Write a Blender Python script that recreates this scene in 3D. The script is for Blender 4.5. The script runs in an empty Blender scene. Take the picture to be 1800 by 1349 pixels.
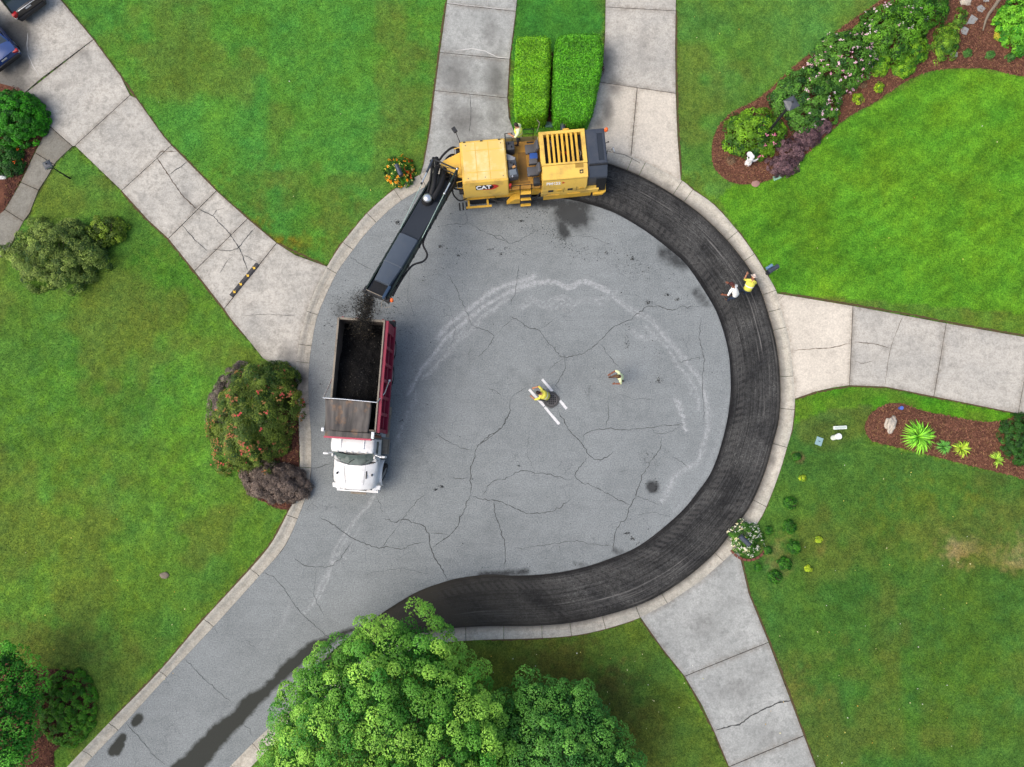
import bpy, bmesh, math, random
import numpy as np
from mathutils import Vector, Matrix, Euler
from mathutils.geometry import delaunay_2d_cdt, tessellate_polygon

random.seed(7); rng = np.random.default_rng(11)
sc = bpy.context.scene
col = sc.collection
PI = math.pi

# ------------------------------------------------------------------ camera, sky, sun, exposure
CAM_H = 37.0; FPX = 1248.0; TILT = math.atan(115.5 / FPX)     # drone looking almost straight down
cam = bpy.data.cameras.new('camera'); cam_o = bpy.data.objects.new('camera', cam); col.objects.link(cam_o)
cam.sensor_width = 36.0; cam.lens = FPX / 1800 * 36.0; cam.clip_end = 2000; cam.clip_start = 0.5
cam_o.location = (0, 0, CAM_H); cam_o.rotation_euler = (TILT, 0, 0); sc.camera = cam_o

SUN_AZ = (-0.86, -0.30); SUN_EL = math.radians(52)
world = bpy.data.worlds.new('World'); sc.world = world; world.use_nodes = True
wn = world.node_tree.nodes; wl = world.node_tree.links
sky = wn.new('ShaderNodeTexSky'); sky.sky_type = 'NISHITA'; sky.sun_disc = False
sky.sun_elevation = SUN_EL; sky.sun_rotation = math.atan2(SUN_AZ[0], SUN_AZ[1]) % (2 * PI)
sky.air_density = 1.0; sky.dust_density = 5.0; sky.ozone_density = 0.8
wl.new(sky.outputs[0], wn['Background'].inputs[0]); wn['Background'].inputs[1].default_value = 0.15
sun = bpy.data.lights.new('sun', 'SUN'); sun_o = bpy.data.objects.new('sun', sun); col.objects.link(sun_o)
sun.energy = 1.0; sun.angle = math.radians(60); sun.color = (1.0, 0.965, 0.92)
_a = Vector(SUN_AZ).normalized()
_d = Vector((_a.x * math.cos(SUN_EL), _a.y * math.cos(SUN_EL), math.sin(SUN_EL)))
sun_o.rotation_euler = _d.to_track_quat('Z', 'Y').to_euler(); sun_o.location = _d * 60
vs = sc.view_settings; vs.view_transform = 'Standard'; vs.look = 'None'; vs.gamma = 1.0; vs.use_curve_mapping = False
vs.exposure = 0.7
sc.render.engine = 'CYCLES'; sc.cycles.use_denoising = True; sc.cycles.max_bounces = 6
sc.cycles.diffuse_bounces = 3; sc.cycles.glossy_bounces = 2; sc.cycles.transparent_max_bounces = 4

# ------------------------------------------------------------------ helpers
K = 1.55                                      # how much brighter than its albedo a flat sunlit surface shows
def s2l(v):
    v = v / 255.0
    return v / 12.92 if v <= 0.04045 else ((v + 0.055) / 1.055) ** 2.4
def S(r, g, b, k=None):
    k = k or K
    return tuple(min(0.82, s2l(c) / k) for c in (r, g, b))

def P(px, py, z=0.0):
    x = (px - 900) / FPX; y = -(py - 674.5) / FPX
    c, s = math.cos(TILT), math.sin(TILT)
    yy = y * c + s; zz = y * s - c
    t = (CAM_H - z) / -zz
    return Vector((x * t, yy * t, z))
def P2(px, py, z=0.0):
    v = P(px, py, z); return (v.x, v.y)
PXM = FPX / CAM_H                             # pixels of the photo per metre on the ground

def tag(o, label=None, cat=None, group=None, kind=None):
    if label: o['label'] = label
    if cat: o['category'] = cat
    if group: o['group'] = group
    if kind: o['kind'] = kind
    return o
def link(name, me, mat=None, parent=None):
    o = bpy.data.objects.new(name, me); col.objects.link(o)
    if mat is not None:
        for m in (mat if isinstance(mat, (list, tuple)) else [mat]): me.materials.append(m)
    if parent is not None: o.parent = parent
    return o
def empty(name, loc=(0, 0, 0), rz=0.0, parent=None):
    o = bpy.data.objects.new(name, None); col.objects.link(o); o.empty_display_size = 0.2
    o.location = loc; o.rotation_euler = (0, 0, rz)
    if parent is not None: o.parent = parent
    return o
def clone(o, parent=None):
    c = o.copy(); col.objects.link(c); c.parent = parent
    for ch in list(o.children): clone(ch, c)
    return c

class MB:
    """collects shapes into one mesh"""
    def __init__(s): s.bm = bmesh.new(); s.mi = 0
    def _fin(s, faces):
        for f in faces: f.material_index = s.mi
    def box(s, c, d, rot=None, bev=0.0, taper=None):
        m = Matrix.Translation(c)
        if rot is not None: m = m @ (rot.to_matrix().to_4x4() if hasattr(rot, 'to_matrix') else rot)
        r = bmesh.ops.create_cube(s.bm, size=1.0)
        vs_ = r['verts']
        for v in vs_:
            k = 1.0
            x, y, z = v.co
            if taper and z > 0: x *= taper[0]; y *= taper[1]
            v.co = m @ Vector((x * d[0], y * d[1], z * d[2]))
        fs = set(f for v in vs_ for f in v.link_faces)
        if bev > 0:
            es = set(e for v in vs_ for e in v.link_edges)
            rr = bmesh.ops.bevel(s.bm, geom=list(es), offset=bev, segments=2, affect='EDGES', profile=0.6)
            fs = set(f for v in rr['verts'] for f in v.link_faces) | set(rr['faces']) | set(f for f in fs if f.is_valid)
        s._fin(fs); return s
    def box2(s, lo, hi, bev=0.0):
        lo, hi = Vector(lo), Vector(hi)
        return s.box((lo + hi) / 2, hi - lo, None, bev)
    def cyl(s, a, b, r1, r2=None, n=10, cap=True):
        a, b = Vector(a), Vector(b); r2 = r1 if r2 is None else r2
        d = (b - a)
        q = d.to_track_quat('Z', 'Y').to_matrix()
        va, vb = [], []
        for i in range(n):
            t = 2 * PI * i / n
            o = q @ Vector((math.cos(t), math.sin(t), 0))
            va.append(s.bm.verts.new(a + o * r1)); vb.append(s.bm.verts.new(b + o * r2))
        fs = [s.bm.faces.new((va[i], va[(i + 1) % n], vb[(i + 1) % n], vb[i])) for i in range(n)]
        if cap:
            fs.append(s.bm.faces.new(va[::-1])); fs.append(s.bm.faces.new(vb))
        s._fin(fs); return s
    def tube(s, pts, r, n=6):
        pts = [Vector(p) for p in pts]; rings = []
        for i, p in enumerate(pts):
            d = (pts[min(i + 1, len(pts) - 1)] - pts[max(i - 1, 0)]).normalized()
            q = d.to_track_quat('Z', 'Y').to_matrix()
            rr = r[i] if isinstance(r, (list, tuple)) else r
            rings.append([s.bm.verts.new(p + q @ Vector((math.cos(2 * PI * k / n) * rr, math.sin(2 * PI * k / n) * rr, 0))) for k in range(n)])
        fs = []
        for A, B in zip(rings, rings[1:]):
            for k in range(n): fs.append(s.bm.faces.new((A[k], A[(k + 1) % n], B[(k + 1) % n], B[k])))
        fs.append(s.bm.faces.new(rings[0][::-1])); fs.append(s.bm.faces.new(rings[-1]))
        s._fin(fs); return s
    def ball(s, c, r, sub=2, noise=0.0, squash=(1, 1, 1)):
        rr = bmesh.ops.create_icosphere(s.bm, subdivisions=sub, radius=1.0)
        for v in rr['verts']:
            k = 1 + noise * (random.random() - .5)
            rad = r if not isinstance(r, (list, tuple)) else 1
            v.co = Vector(c) + Vector((v.co.x * squash[0], v.co.y * squash[1], v.co.z * squash[2])) * rad * k
        s._fin(set(f for v in rr['verts'] for f in v.link_faces)); return s
    def poly(s, pts):
        f = s.bm.faces.new([s.bm.verts.new(p) for p in pts]); s._fin([f]); return s
    def prism(s, pts, off):
        """polygon pts extruded by vector off"""
        off = Vector(off); a = [s.bm.verts.new(p) for p in pts]; b = [s.bm.verts.new(Vector(p) + off) for p in pts]
        n = len(a)
        fs = [s.bm.faces.new(a[::-1]), s.bm.faces.new(b)]
        fs += [s.bm.faces.new((a[i], a[(i + 1) % n], b[(i + 1) % n], b[i])) for i in range(n)]
        s._fin(fs); return s
    def loft(s, rings, cap=True):
        R = [[s.bm.verts.new(p) for p in r] for r in rings]; n = len(R[0]); fs = []
        for A, B in zip(R, R[1:]):
            for k in range(n): fs.append(s.bm.faces.new((A[k], A[(k + 1) % n], B[(k + 1) % n], B[k])))
        if cap: fs += [s.bm.faces.new(R[0][::-1]), s.bm.faces.new(R[-1])]
        s._fin(fs); return s
    def build(s, name, mat=None, parent=None, smooth=False):
        bmesh.ops.recalc_face_normals(s.bm, faces=s.bm.faces[:])
        me = bpy.data.meshes.new(name); s.bm.to_mesh(me); s.bm.free()
        if smooth:
            for p in me.polygons: p.use_smooth = True
            me.set_sharp_from_angle(angle=math.radians(40))
        return link(name, me, mat, parent)

def np_mesh(name, V, F, colr=None, smooth=False):
    """V (n,3), F (m,k) of one face size"""
    me = bpy.data.meshes.new(name); n, (m, k) = len(V), F.shape
    me.vertices.add(n); me.vertices.foreach_set('co', np.ascontiguousarray(V, dtype=np.float32).ravel())
    me.loops.add(m * k); me.loops.foreach_set('vertex_index', np.ascontiguousarray(F, dtype=np.int32).ravel())
    me.polygons.add(m); me.polygons.foreach_set('loop_start', np.arange(0, m * k, k, dtype=np.int32))
    if smooth: me.polygons.foreach_set('use_smooth', np.ones(m, dtype=bool))
    me.update(calc_edges=True)
    if colr is not None: set_col(me, 'col', colr)
    return me
def set_col(me, name, c):
    a = me.attributes.new(name, 'FLOAT_COLOR', 'POINT')
    c = np.asarray(c, dtype=np.float32)
    if c.shape[1] == 3: c = np.concatenate([c, np.ones((len(c), 1), np.float32)], 1)
    a.data.foreach_set('color', np.ascontiguousarray(c).ravel())
def set_f(me, name, v):
    a = me.attributes.new(name, 'FLOAT', 'POINT'); a.data.foreach_set('value', np.asarray(v, dtype=np.float32))
def verts_np(me):
    a = np.empty(len(me.vertices) * 3, np.float32); me.vertices.foreach_get('co', a); return a.reshape(-1, 3)

def inpoly(x, y, poly):
    poly = np.asarray(poly, float); r = np.zeros(len(x), bool); n = len(poly); j = n - 1
    for i in range(n):
        xi, yi = poly[i]; xj, yj = poly[j]
        if yi != yj:
            c = ((yi > y) != (yj > y)) & (x < (xj - xi) * (y - yi) / (yj - yi) + xi)
            r ^= c
        j = i
    return r
def dist_poly(x, y, pl):
    pl = np.asarray(pl, float); d = np.full(len(x), 1e9)
    for (ax, ay), (bx, by) in zip(pl[:-1], pl[1:]):
        dx, dy = bx - ax, by - ay; L = dx * dx + dy * dy + 1e-12
        t = np.clip(((x - ax) * dx + (y - ay) * dy) / L, 0, 1)
        d = np.minimum(d, np.hypot(x - ax - t * dx, y - ay - t * dy))
    return d
def smooth_line(pts, n_per=6):
    p = [np.array(q, float) for q in pts]; out = []
    for i in range(len(p) - 1):
        p0 = p[max(i - 1, 0)]; p1 = p[i]; p2 = p[i + 1]; p3 = p[min(i + 2, len(p) - 1)]
        for t in np.linspace(0, 1, n_per, endpoint=False):
            out.append(.5 * ((2 * p1) + (-p0 + p2) * t + (2 * p0 - 5 * p1 + 4 * p2 - p3) * t * t + (-p0 + 3 * p1 - 3 * p2 + p3) * t ** 3))
    out.append(p[-1]); return np.array(out)
def resample(pl, n):
    pl = np.asarray(pl, float); s = np.r_[0, np.cumsum(np.hypot(*np.diff(pl, axis=0).T))]
    q = np.linspace(0, s[-1], n); return np.c_[np.interp(q, s, pl[:, 0]), np.interp(q, s, pl[:, 1])]
def world_poly(px, z=0.0): return np.array([P2(a, b, z) for a, b in px])
def inset(poly, d):
    poly = np.asarray(poly, float); n = len(poly)
    a = np.sum(poly[:, 0] * np.roll(poly[:, 1], -1) - np.roll(poly[:, 0], -1) * poly[:, 1])
    sg = 1 if a > 0 else -1; out = []
    for i in range(n):
        e1 = poly[i] - poly[i - 1]; e2 = poly[(i + 1) % n] - poly[i]
        n1 = np.array([-e1[1], e1[0]]) / (np.hypot(*e1) + 1e-9) * sg; n2 = np.array([-e2[1], e2[0]]) / (np.hypot(*e2) + 1e-9) * sg
        m = n1 + n2; L = max(np.dot(m, m) / 2, 0.35); out.append(poly[i] + m / L * d)
    return np.array(out)
def sheet(name, poly, z, step, mat=None, parent=None, thick=0.0, extra_box=None, zfun=None, holes=(), jit=0.0):
    """triangulated sheet of a polygon with interior grid points; poly in world metres"""
    poly = np.asarray(poly, float); co = [Vector(p) for p in poly]; n = len(co)
    edges = [(i, (i + 1) % n) for i in range(n)]
    lo, hi = poly.min(0), poly.max(0)
    if extra_box is not None: lo = np.maximum(lo, extra_box[0]); hi = np.minimum(hi, extra_box[1])
    if step:
        gx, gy = np.meshgrid(np.arange(lo[0] + step * .37, hi[0], step), np.arange(lo[1] + step * .41, hi[1], step))
        gx = gx + (np.arange(gx.shape[0]) % 2)[:, None] * step * .5
        gx, gy = gx.ravel(), gy.ravel()
        k = inpoly(gx, gy, poly) & (dist_poly(gx, gy, np.r_[poly, poly[:1]]) > step * .3)
        gx, gy = gx[k], gy[k]
        co += [Vector((a, b)) for a, b in zip(gx, gy)]
    v, e, f, *_ = delaunay_2d_cdt(co, edges, [], 0, 1e-6, False)
    V = np.array([(q.x, q.y, z) for q in v]); T = np.array([t for t in f if len(t) == 3])
    cen = V[T].mean(1); T = T[inpoly(cen[:, 0], cen[:, 1], poly)]
    e1 = V[T[:, 1]] - V[T[:, 0]]; e2 = V[T[:, 2]] - V[T[:, 0]]; fl = e1[:, 0] * e2[:, 1] - e1[:, 1] * e2[:, 0] < 0
    T[fl] = T[fl][:, ::-1]; F = T.tolist()
    if zfun is not None: V[:, 2] += zfun(V[:, 0], V[:, 1])
    me = bpy.data.meshes.new(name)
    verts = V.tolist(); faces = [list(t) for t in F]
    if thick:
        b0 = len(verts)
        verts += [(p[0], p[1], z - thick) for p in poly]
        a = np.sum(poly[:, 0] * np.roll(poly[:, 1], -1) - np.roll(poly[:, 0], -1) * poly[:, 1])
        # boundary vertices are the first n input points when no merge happened
        for i in range(n):
            j = (i + 1) % n
            q = [i, b0 + i, b0 + j, j] if a > 0 else [i, j, b0 + j, b0 + i]
            faces.append(q)
    me.from_pydata(verts, [], faces); me.update()
    return link(name, me, mat, parent)

# ------------------------------------------------------------------ materials
class NT:
    def __init__(s, name):
        s.m = bpy.data.materials.new(name); s.m.use_nodes = True; s.t = s.m.node_tree
        s.b = s.t.nodes['Principled BSDF']; s.out = s.t.nodes['Material Output']
    def n(s, t, **kw):
        nd = s.t.nodes.new(t)
        for k, v in kw.items(): setattr(nd, k, v)
        return nd
    def l(s, a, b): s.t.links.new(a, b)
    def noise(s, scale, detail=3.0, rough=.55, vec=None, dist=0.0):
        nd = s.n('ShaderNodeTexNoise'); nd.inputs['Scale'].default_value = scale; nd.inputs['Detail'].default_value = detail
        nd.inputs['Roughness'].default_value = rough; nd.inputs['Distortion'].default_value = dist
        s.l(vec if vec is not None else s.coord(), nd.inputs['Vector']); return nd.outputs['Fac']
    def coord(s, which='Object'):
        if not hasattr(s, '_tc'): s._tc = s.n('ShaderNodeTexCoord')
        return s._tc.outputs[which]
    def ramp(s, fac, lo, hi, a=0.0, b=1.0):
        nd = s.n('ShaderNodeMapRange'); nd.inputs[1].default_value = lo; nd.inputs[2].default_value = hi
        nd.inputs[3].default_value = a; nd.inputs[4].default_value = b; s.l(fac, nd.inputs[0]); return nd.outputs[0]
    def math(s, op, a, b=None, clamp=False):
        nd = s.n('ShaderNodeMath', operation=op, use_clamp=clamp)
        for i, v in enumerate((a, b)):
            if v is None: continue
            if isinstance(v, (int, float)): nd.inputs[i].default_value = v
            else: s.l(v, nd.inputs[i])
        return nd.outputs[0]
    def mix(s, fac, a, b, mode='MIX'):
        nd = s.n('ShaderNodeMix', data_type='RGBA', blend_type=mode)
        for sock, v in ((nd.inputs['Factor'], fac), (nd.inputs['A'], a), (nd.inputs['B'], b)):
            pass
        F_, A_, B_ = nd.inputs[0], nd.inputs[6], nd.inputs[7]
        for sk, v in ((F_, fac), (A_, a), (B_, b)):
            if isinstance(v, (int, float)): sk.default_value = v
            elif isinstance(v, tuple): sk.default_value = (*v[:3], 1)
            else: s.l(v, sk)
        return nd.outputs[2]
    def attr(s, name, what='Fac'):
        nd = s.n('ShaderNodeAttribute', attribute_name=name); return nd.outputs[what]
    def bump(s, h, strength=.3, dist=.02):
        nd = s.n('ShaderNodeBump'); nd.inputs['Strength'].default_value = strength; nd.inputs['Distance'].default_value = dist
        s.l(h, nd.inputs['Height']); s.l(nd.outputs[0], s.b.inputs['Normal'])
    def color(s, c):
        if isinstance(c, tuple): s.b.inputs['Base Color'].default_value = (*c[:3], 1)
        else: s.l(c, s.b.inputs['Base Color'])
    def rough(s, r):
        if isinstance(r, (int, float)): s.b.inputs['Roughness'].default_value = r
        else: s.l(r, s.b.inputs['Roughness'])
    def spec(s, v): s.b.inputs['Specular IOR Level'].default_value = v

_simple = {}
def mat(name, c, rough=.6, var=.12, scale=6.0, metal=0.0, spec=.4, dirt=None, dirt_amt=.0, bump=0.0):
    """plain surface with worn, uneven colour"""
    if name in _simple: return _simple[name]
    t = NT(name); f = t.noise(scale, 5, .6)
    base = t.mix(f, tuple(v * (1 - var) for v in c), tuple(min(v * (1 + var), .9) for v in c))
    if dirt is not None:
        f2 = t.ramp(t.noise(scale * .37, 6, .65), .5, .72); base = t.mix(t.math('MULTIPLY', f2, dirt_amt), base, dirt)
    t.color(base); t.rough(t.ramp(f, .3, .7, max(rough - .1, .02), min(rough + .1, 1))); t.b.inputs['Metallic'].default_value = metal; t.spec(spec)
    if bump: t.bump(t.noise(scale * 6, 3), bump, .01)
    _simple[name] = t.m; return t.m
def leaf_mat(name, rough=.5, spec=.3, trans=.18):
    t = NT(name); c = t.attr('col', 'Color'); f = t.noise(2.2, 2)
    cc = t.mix(1.0, c, t.mix(f, (.84, .86, .8), (1.12, 1.1, 1.05)), 'MULTIPLY')
    t.color(cc); t.rough(rough); t.spec(spec)
    tr = t.n('ShaderNodeBsdfTranslucent'); t.l(cc, tr.inputs[0])
    mx = t.n('ShaderNodeMixShader'); mx.inputs[0].default_value = trans
    t.l(t.b.outputs[0], mx.inputs[1]); t.l(tr.outputs[0], mx.inputs[2]); t.l(mx.outputs[0], t.out.inputs[0]); return t.m
M_LEAF = leaf_mat('leaf'); M_GRASSBLADE = leaf_mat('grass_blade', .7, .15, .2); M_PETAL = leaf_mat('petal', .7, .15, .25)
M_BARK = mat('bark', (.10, .075, .055), .9, .3, 9, bump=.4)
# ------------------------------------------------------------------ traced outlines (pixels of the photo, turned into metres on the ground)
CURB_OUT = [(-500, 2025), (-100, 1588), (60, 1414), (120, 1347), (198, 1265), (282, 1179), (360, 1088), (441, 1000), (478, 955), (505, 905), (521, 868), (528, 822),
    (527, 778), (525, 711), (520, 667), (521, 640), (526, 600), (540, 548), (557, 504), (577, 468), (600, 432), (624, 402), (649, 373), (693, 335), (738, 309), (775, 286), (820, 266),
    (870, 252), (920, 245), (965, 243), (1015, 249), (1069, 263), (1135, 286), (1198, 319), (1217, 335), (1254, 361), (1296, 408), (1325, 448), (1344, 479), (1363, 512), (1377, 560),
    (1387, 597), (1393, 646), (1396, 700), (1393, 740), (1390, 760), (1382, 787), (1369, 831), (1346, 891), (1329, 922), (1296, 963), (1271, 986), (1230, 1022), (1173, 1060), (1125, 1085),
    (1064, 1105), (1005, 1117), (930, 1122), (848, 1124), (770, 1131), (700, 1151), (630, 1187), (560, 1240), (500, 1291), (462, 1327), (425, 1365), (300, 1490), (60, 1740), (-210, 2025)]
CURB_IN = [(-460, 2045), (-70, 1612), (86, 1437), (147, 1349), (216, 1275), (293, 1190), (377, 1100), (461, 1007), (501, 960), (528, 900), (538, 872), (546, 840), (547, 811),
    (547, 767), (543, 711), (542, 667), (544, 635), (549, 600), (556, 562), (570, 526), (592, 480), (616, 446), (640, 414), (665, 388), (698, 358), (745, 330), (790, 307), (830, 290),
    (875, 277), (920, 269), (965, 267), (1015, 273), (1068, 287), (1113, 303), (1153, 323), (1191, 346), (1222, 368), (1250, 392), (1281, 424), (1312, 463), (1325, 484), (1340, 515), (1354, 560),
    (1364, 597), (1371, 646), (1373, 700), (1370, 740), (1366, 757), (1359, 782), (1347, 826), (1325, 880), (1302, 916), (1276, 950), (1254, 976), (1210, 1014), (1160, 1047), (1118, 1066),
    (1058, 1084), (1000, 1096), (930, 1101), (845, 1102), (762, 1109), (686, 1130), (612, 1170), (541, 1222), (482, 1272), (443, 1308), (403, 1349), (280, 1472), (38, 1722), (-232, 2003)]
MILL_IN = [(930, 346), (972, 347), (1011, 353), (1034, 359), (1057, 366), (1087, 378), (1134, 406), (1177, 439), (1206, 465), (1239, 513), (1262, 555), (1279, 612), (1284, 660), (1283, 705),
    (1273, 762), (1252, 826), (1224, 868), (1190, 907), (1126, 958), (1070, 983), (1019, 999), (963, 1009), (904, 1012), (864, 1010), (822, 1014), (788, 1021), (737, 1039), (690, 1066), (640, 1100), (590, 1140), (560, 1170)]
NC = 700
out_w = resample(smooth_line(world_poly(CURB_OUT), 8), NC); in_w = resample(smooth_line(world_poly(CURB_IN), 8), NC)
mill_w = smooth_line(world_poly(MILL_IN), 6)
def near_i(line, px): 
    q = np.array(P2(*px)); return int(np.argmin(np.hypot(*(line - q).T)))

# ------------------------------------------------------------------ ground colours
YARDS = [  # polygon in pixels, colour of the turf
    ([(-900, -700), (110, -700), (110, 0), (165, 70), (300, 255), (490, 430), (580, 466), (740, 306), (785, 0), (785, -700)], (84, 143, 54)),
    ([(900, -700), (1070, -700), (1064, 0), (1040, 240), (900, 240)], (72, 134, 48)),
    ([(1185, -700), (1650, -700), (1551, 0), (1393, 120), (1254, 240), (1252, 290), (1290, 325), (1262, 350), (1215, 332), (1190, 310)], (92, 138, 58)),
    ([(1262, 350), (1290, 325), (1350, 318), (1470, 222), (1650, 122), (1900, 140), (2600, 140), (2600, 620), (1365, 516), (1320, 440)], (96, 152, 38)),
    ([(1394, 700), (1480, 675), (1900, 740), (1900, 760), (1600, 740), (1520, 720), (1450, 722), (1394, 745)], (84, 148, 32)),
    ([(1394, 745), (1450, 722), (1530, 712), (1530, 780), (1800, 842), (2600, 842), (2600, 2030), (1460, 2030), (1300, 975), (1330, 920)], (78, 119, 48)),
    ([(840, 1110), (1125, 1085), (1290, 1349), (1400, 2030), (-210, 2030), (425, 1365)], (92, 122, 48)),
    ([(123, 262), (300, 420), (420, 580), (525, 660), (505, 900), (120, 1347), (-500, 2030), (-900, 2030), (-900, 380), (60, 380)], (90, 133, 50)),
]
YW = [(world_poly(p), np.array(S(*c))) for p, c in YARDS]
# worn, dry or lush areas: x, y, radius x, radius y, colour, strength
SPOTS = [(1680, 965, 26, 20, (190, 165, 130), .75), (1785, 975, 34, 22, (178, 156, 112), .6), (1730, 965, 60, 24, (110, 112, 60), .5), (1366, 985, 22, 30, (120, 105, 70), .45),
    (1405, 802, 10, 10, (140, 100, 70), .6), (1440, 965, 12, 12, (120, 100, 60), .4), (1620, 905, 70, 60, (92, 112, 40), .5), (1780, 885, 70, 30, (90, 104, 44), .5), (1000, 1180, 60, 50, (88, 80, 40), .6), (1080, 1260, 50, 60, (82, 78, 38), .5),
    (200, 130, 60, 90, (84, 116, 40), .45), (470, 100, 120, 60, (78, 122, 40), .35), (440, 330, 60, 40, (86, 104, 38), .45), (520, 430, 40, 18, (104, 96, 30), .5), (600, 380, 30, 50, (94, 112, 40), .45), (715, 120, 30, 120, (82, 112, 44), .45),
    (330, 700, 60, 160, (92, 144, 44), .55), (60, 900, 120, 160, (96, 128, 40), .45), (240, 560, 90, 60, (80, 106, 36), .5), (300, 480, 60, 40, (56, 120, 36), .45), (180, 1020, 90, 60, (88, 120, 40), .4), (90, 1140, 90, 40, (86, 92, 46), .4), (420, 950, 60, 60, (82, 120, 36), .4),
    (1240, 150, 40, 120, (72, 118, 40), .4), (1300, 90, 60, 60, (86, 132, 48), .4), (1225, 320, 24, 16, (92, 100, 34), .5), (1450, 760, 40, 26, (58, 92, 40), .5), (1690, 1150, 100, 90, (74, 104, 30), .4), (1500, 1060, 80, 70, (56, 100, 36), .4), (1560, 1250, 90, 80, (60, 104, 34), .4), (1395, 1210, 30, 40, (106, 104, 50), .45),
    (300, 385, 12, 30, (70, 104, 34), .4), (485, 425, 30, 14, (120, 104, 30), .6), (450, 392, 30, 10, (120, 104, 30), .5), (120, 690, 100, 80, (70, 116, 30), .4)]
SW = []
for a, b, rx, ry, c, st in SPOTS:
    q = P(a, b); SW.append((q.x, q.y, rx / PXM, ry / PXM, np.array(S(*[min(v * 1.14, 225) for v in c])), st))
def _vn(x, y, s, seed):
    """cheap value noise"""
    r = np.random.default_rng(seed); G = r.random((64, 64)); u = (x / s) % 64; v = (y / s) % 64
    i, j = u.astype(int), v.astype(int); f, g = u - i, v - j; f = f * f * (3 - 2 * f); g = g * g * (3 - 2 * g); i1, j1 = (i + 1) % 64, (j + 1) % 64
    return (G[i, j] * (1 - f) + G[i1, j] * f) * (1 - g) + (G[i, j1] * (1 - f) + G[i1, j1] * f) * g
def turf_col(x, y):
    c = np.tile(np.array(S(96, 134, 46)), (len(x), 1)); acc = np.zeros(len(x))
    for poly, cc in YW:
        k = inpoly(x, y, poly); c[k] = cc
    for sx, sy, rx, ry, cc, st in SW:
        d = np.hypot((x - sx) / rx, (y - sy) / ry) + (_vn(x, y, .5, 5) - .5) * 1.3 + (_vn(x, y, .17, 6) - .5) * 1.5 + (_vn(x, y, .07, 7) - .5) * .8
        w = st * np.clip(1.3 - d, 0, 1); w = w * w * (3 - 2 * w) if False else w
        c = c * (1 - w[:, None]) + cc * w[:, None]
    n = _vn(x, y, 2.6, 1) * .5 + _vn(x, y, .9, 2) * .3 + _vn(x, y, .33, 3) * .2
    n2 = _vn(x + 9, y + 4, 1.7, 8) * .6 + _vn(x, y, .5, 9) * .4
    warm = np.array([1.20, 1.0, .82]); cool = np.array([.76, 1.0, 1.28])
    n3 = _vn(x, y, .16, 12) * .6 + _vn(x + 3, y, .08, 13) * .4
    n4 = np.clip((_vn(x + 7, y + 2, .42, 19) - .5) * 1.6, -.5, .5); kd = inpoly(x, y, YW[3][0]); c = c * (0.66 + .40 * n + .30 * n3 + np.where(kd, .10, .22) * n4)[:, None] * (warm * n2[:, None] + cool * (1 - n2[:, None]))
    # mower passes over the bright lawn and faint ones elsewhere
    kd = inpoly(x, y, YW[3][0]); st = np.sin((x * .42 + y * .9 + .25 * _vn(x, y, 1.2, 15)) * 2 * PI / 1.05); c = c * (1 + np.where(kd, .06, .02) * st * (.4 + .9 * _vn(x, y, 1.6, 18)))[:, None]
    ky = np.clip(np.sin((x * .62 - y * .78) * 2 * PI / 1.2 + 2 * _vn(x, y, 1.5, 16)), -1, 1) * inpoly(x, y, YW[2][0]); c = c * (1 + .05 * ky)[:, None]
    u_, v_ = x * .83 + y * .56, -x * .56 + y * .83; sk = _vn(u_ * .3, v_, .34, 23) * .6 + _vn(u_ * .4, v_, .15, 24) * .4
    c = c * (1 + np.where(kd, .75, .18) * (sk - .5))[:, None]
    br = np.clip((_vn(x + 31, y + 17, 3.1, 25) * .65 + _vn(x, y, .8, 26) * .35 - .52) * 2.2, 0, .36) * np.where(kd, .15, 1.0); c = c * (1 - br[:, None]) + np.array(S(112, 112, 52)) * (.75 + .5 * n3)[:, None] * br[:, None]
    return c

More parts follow.
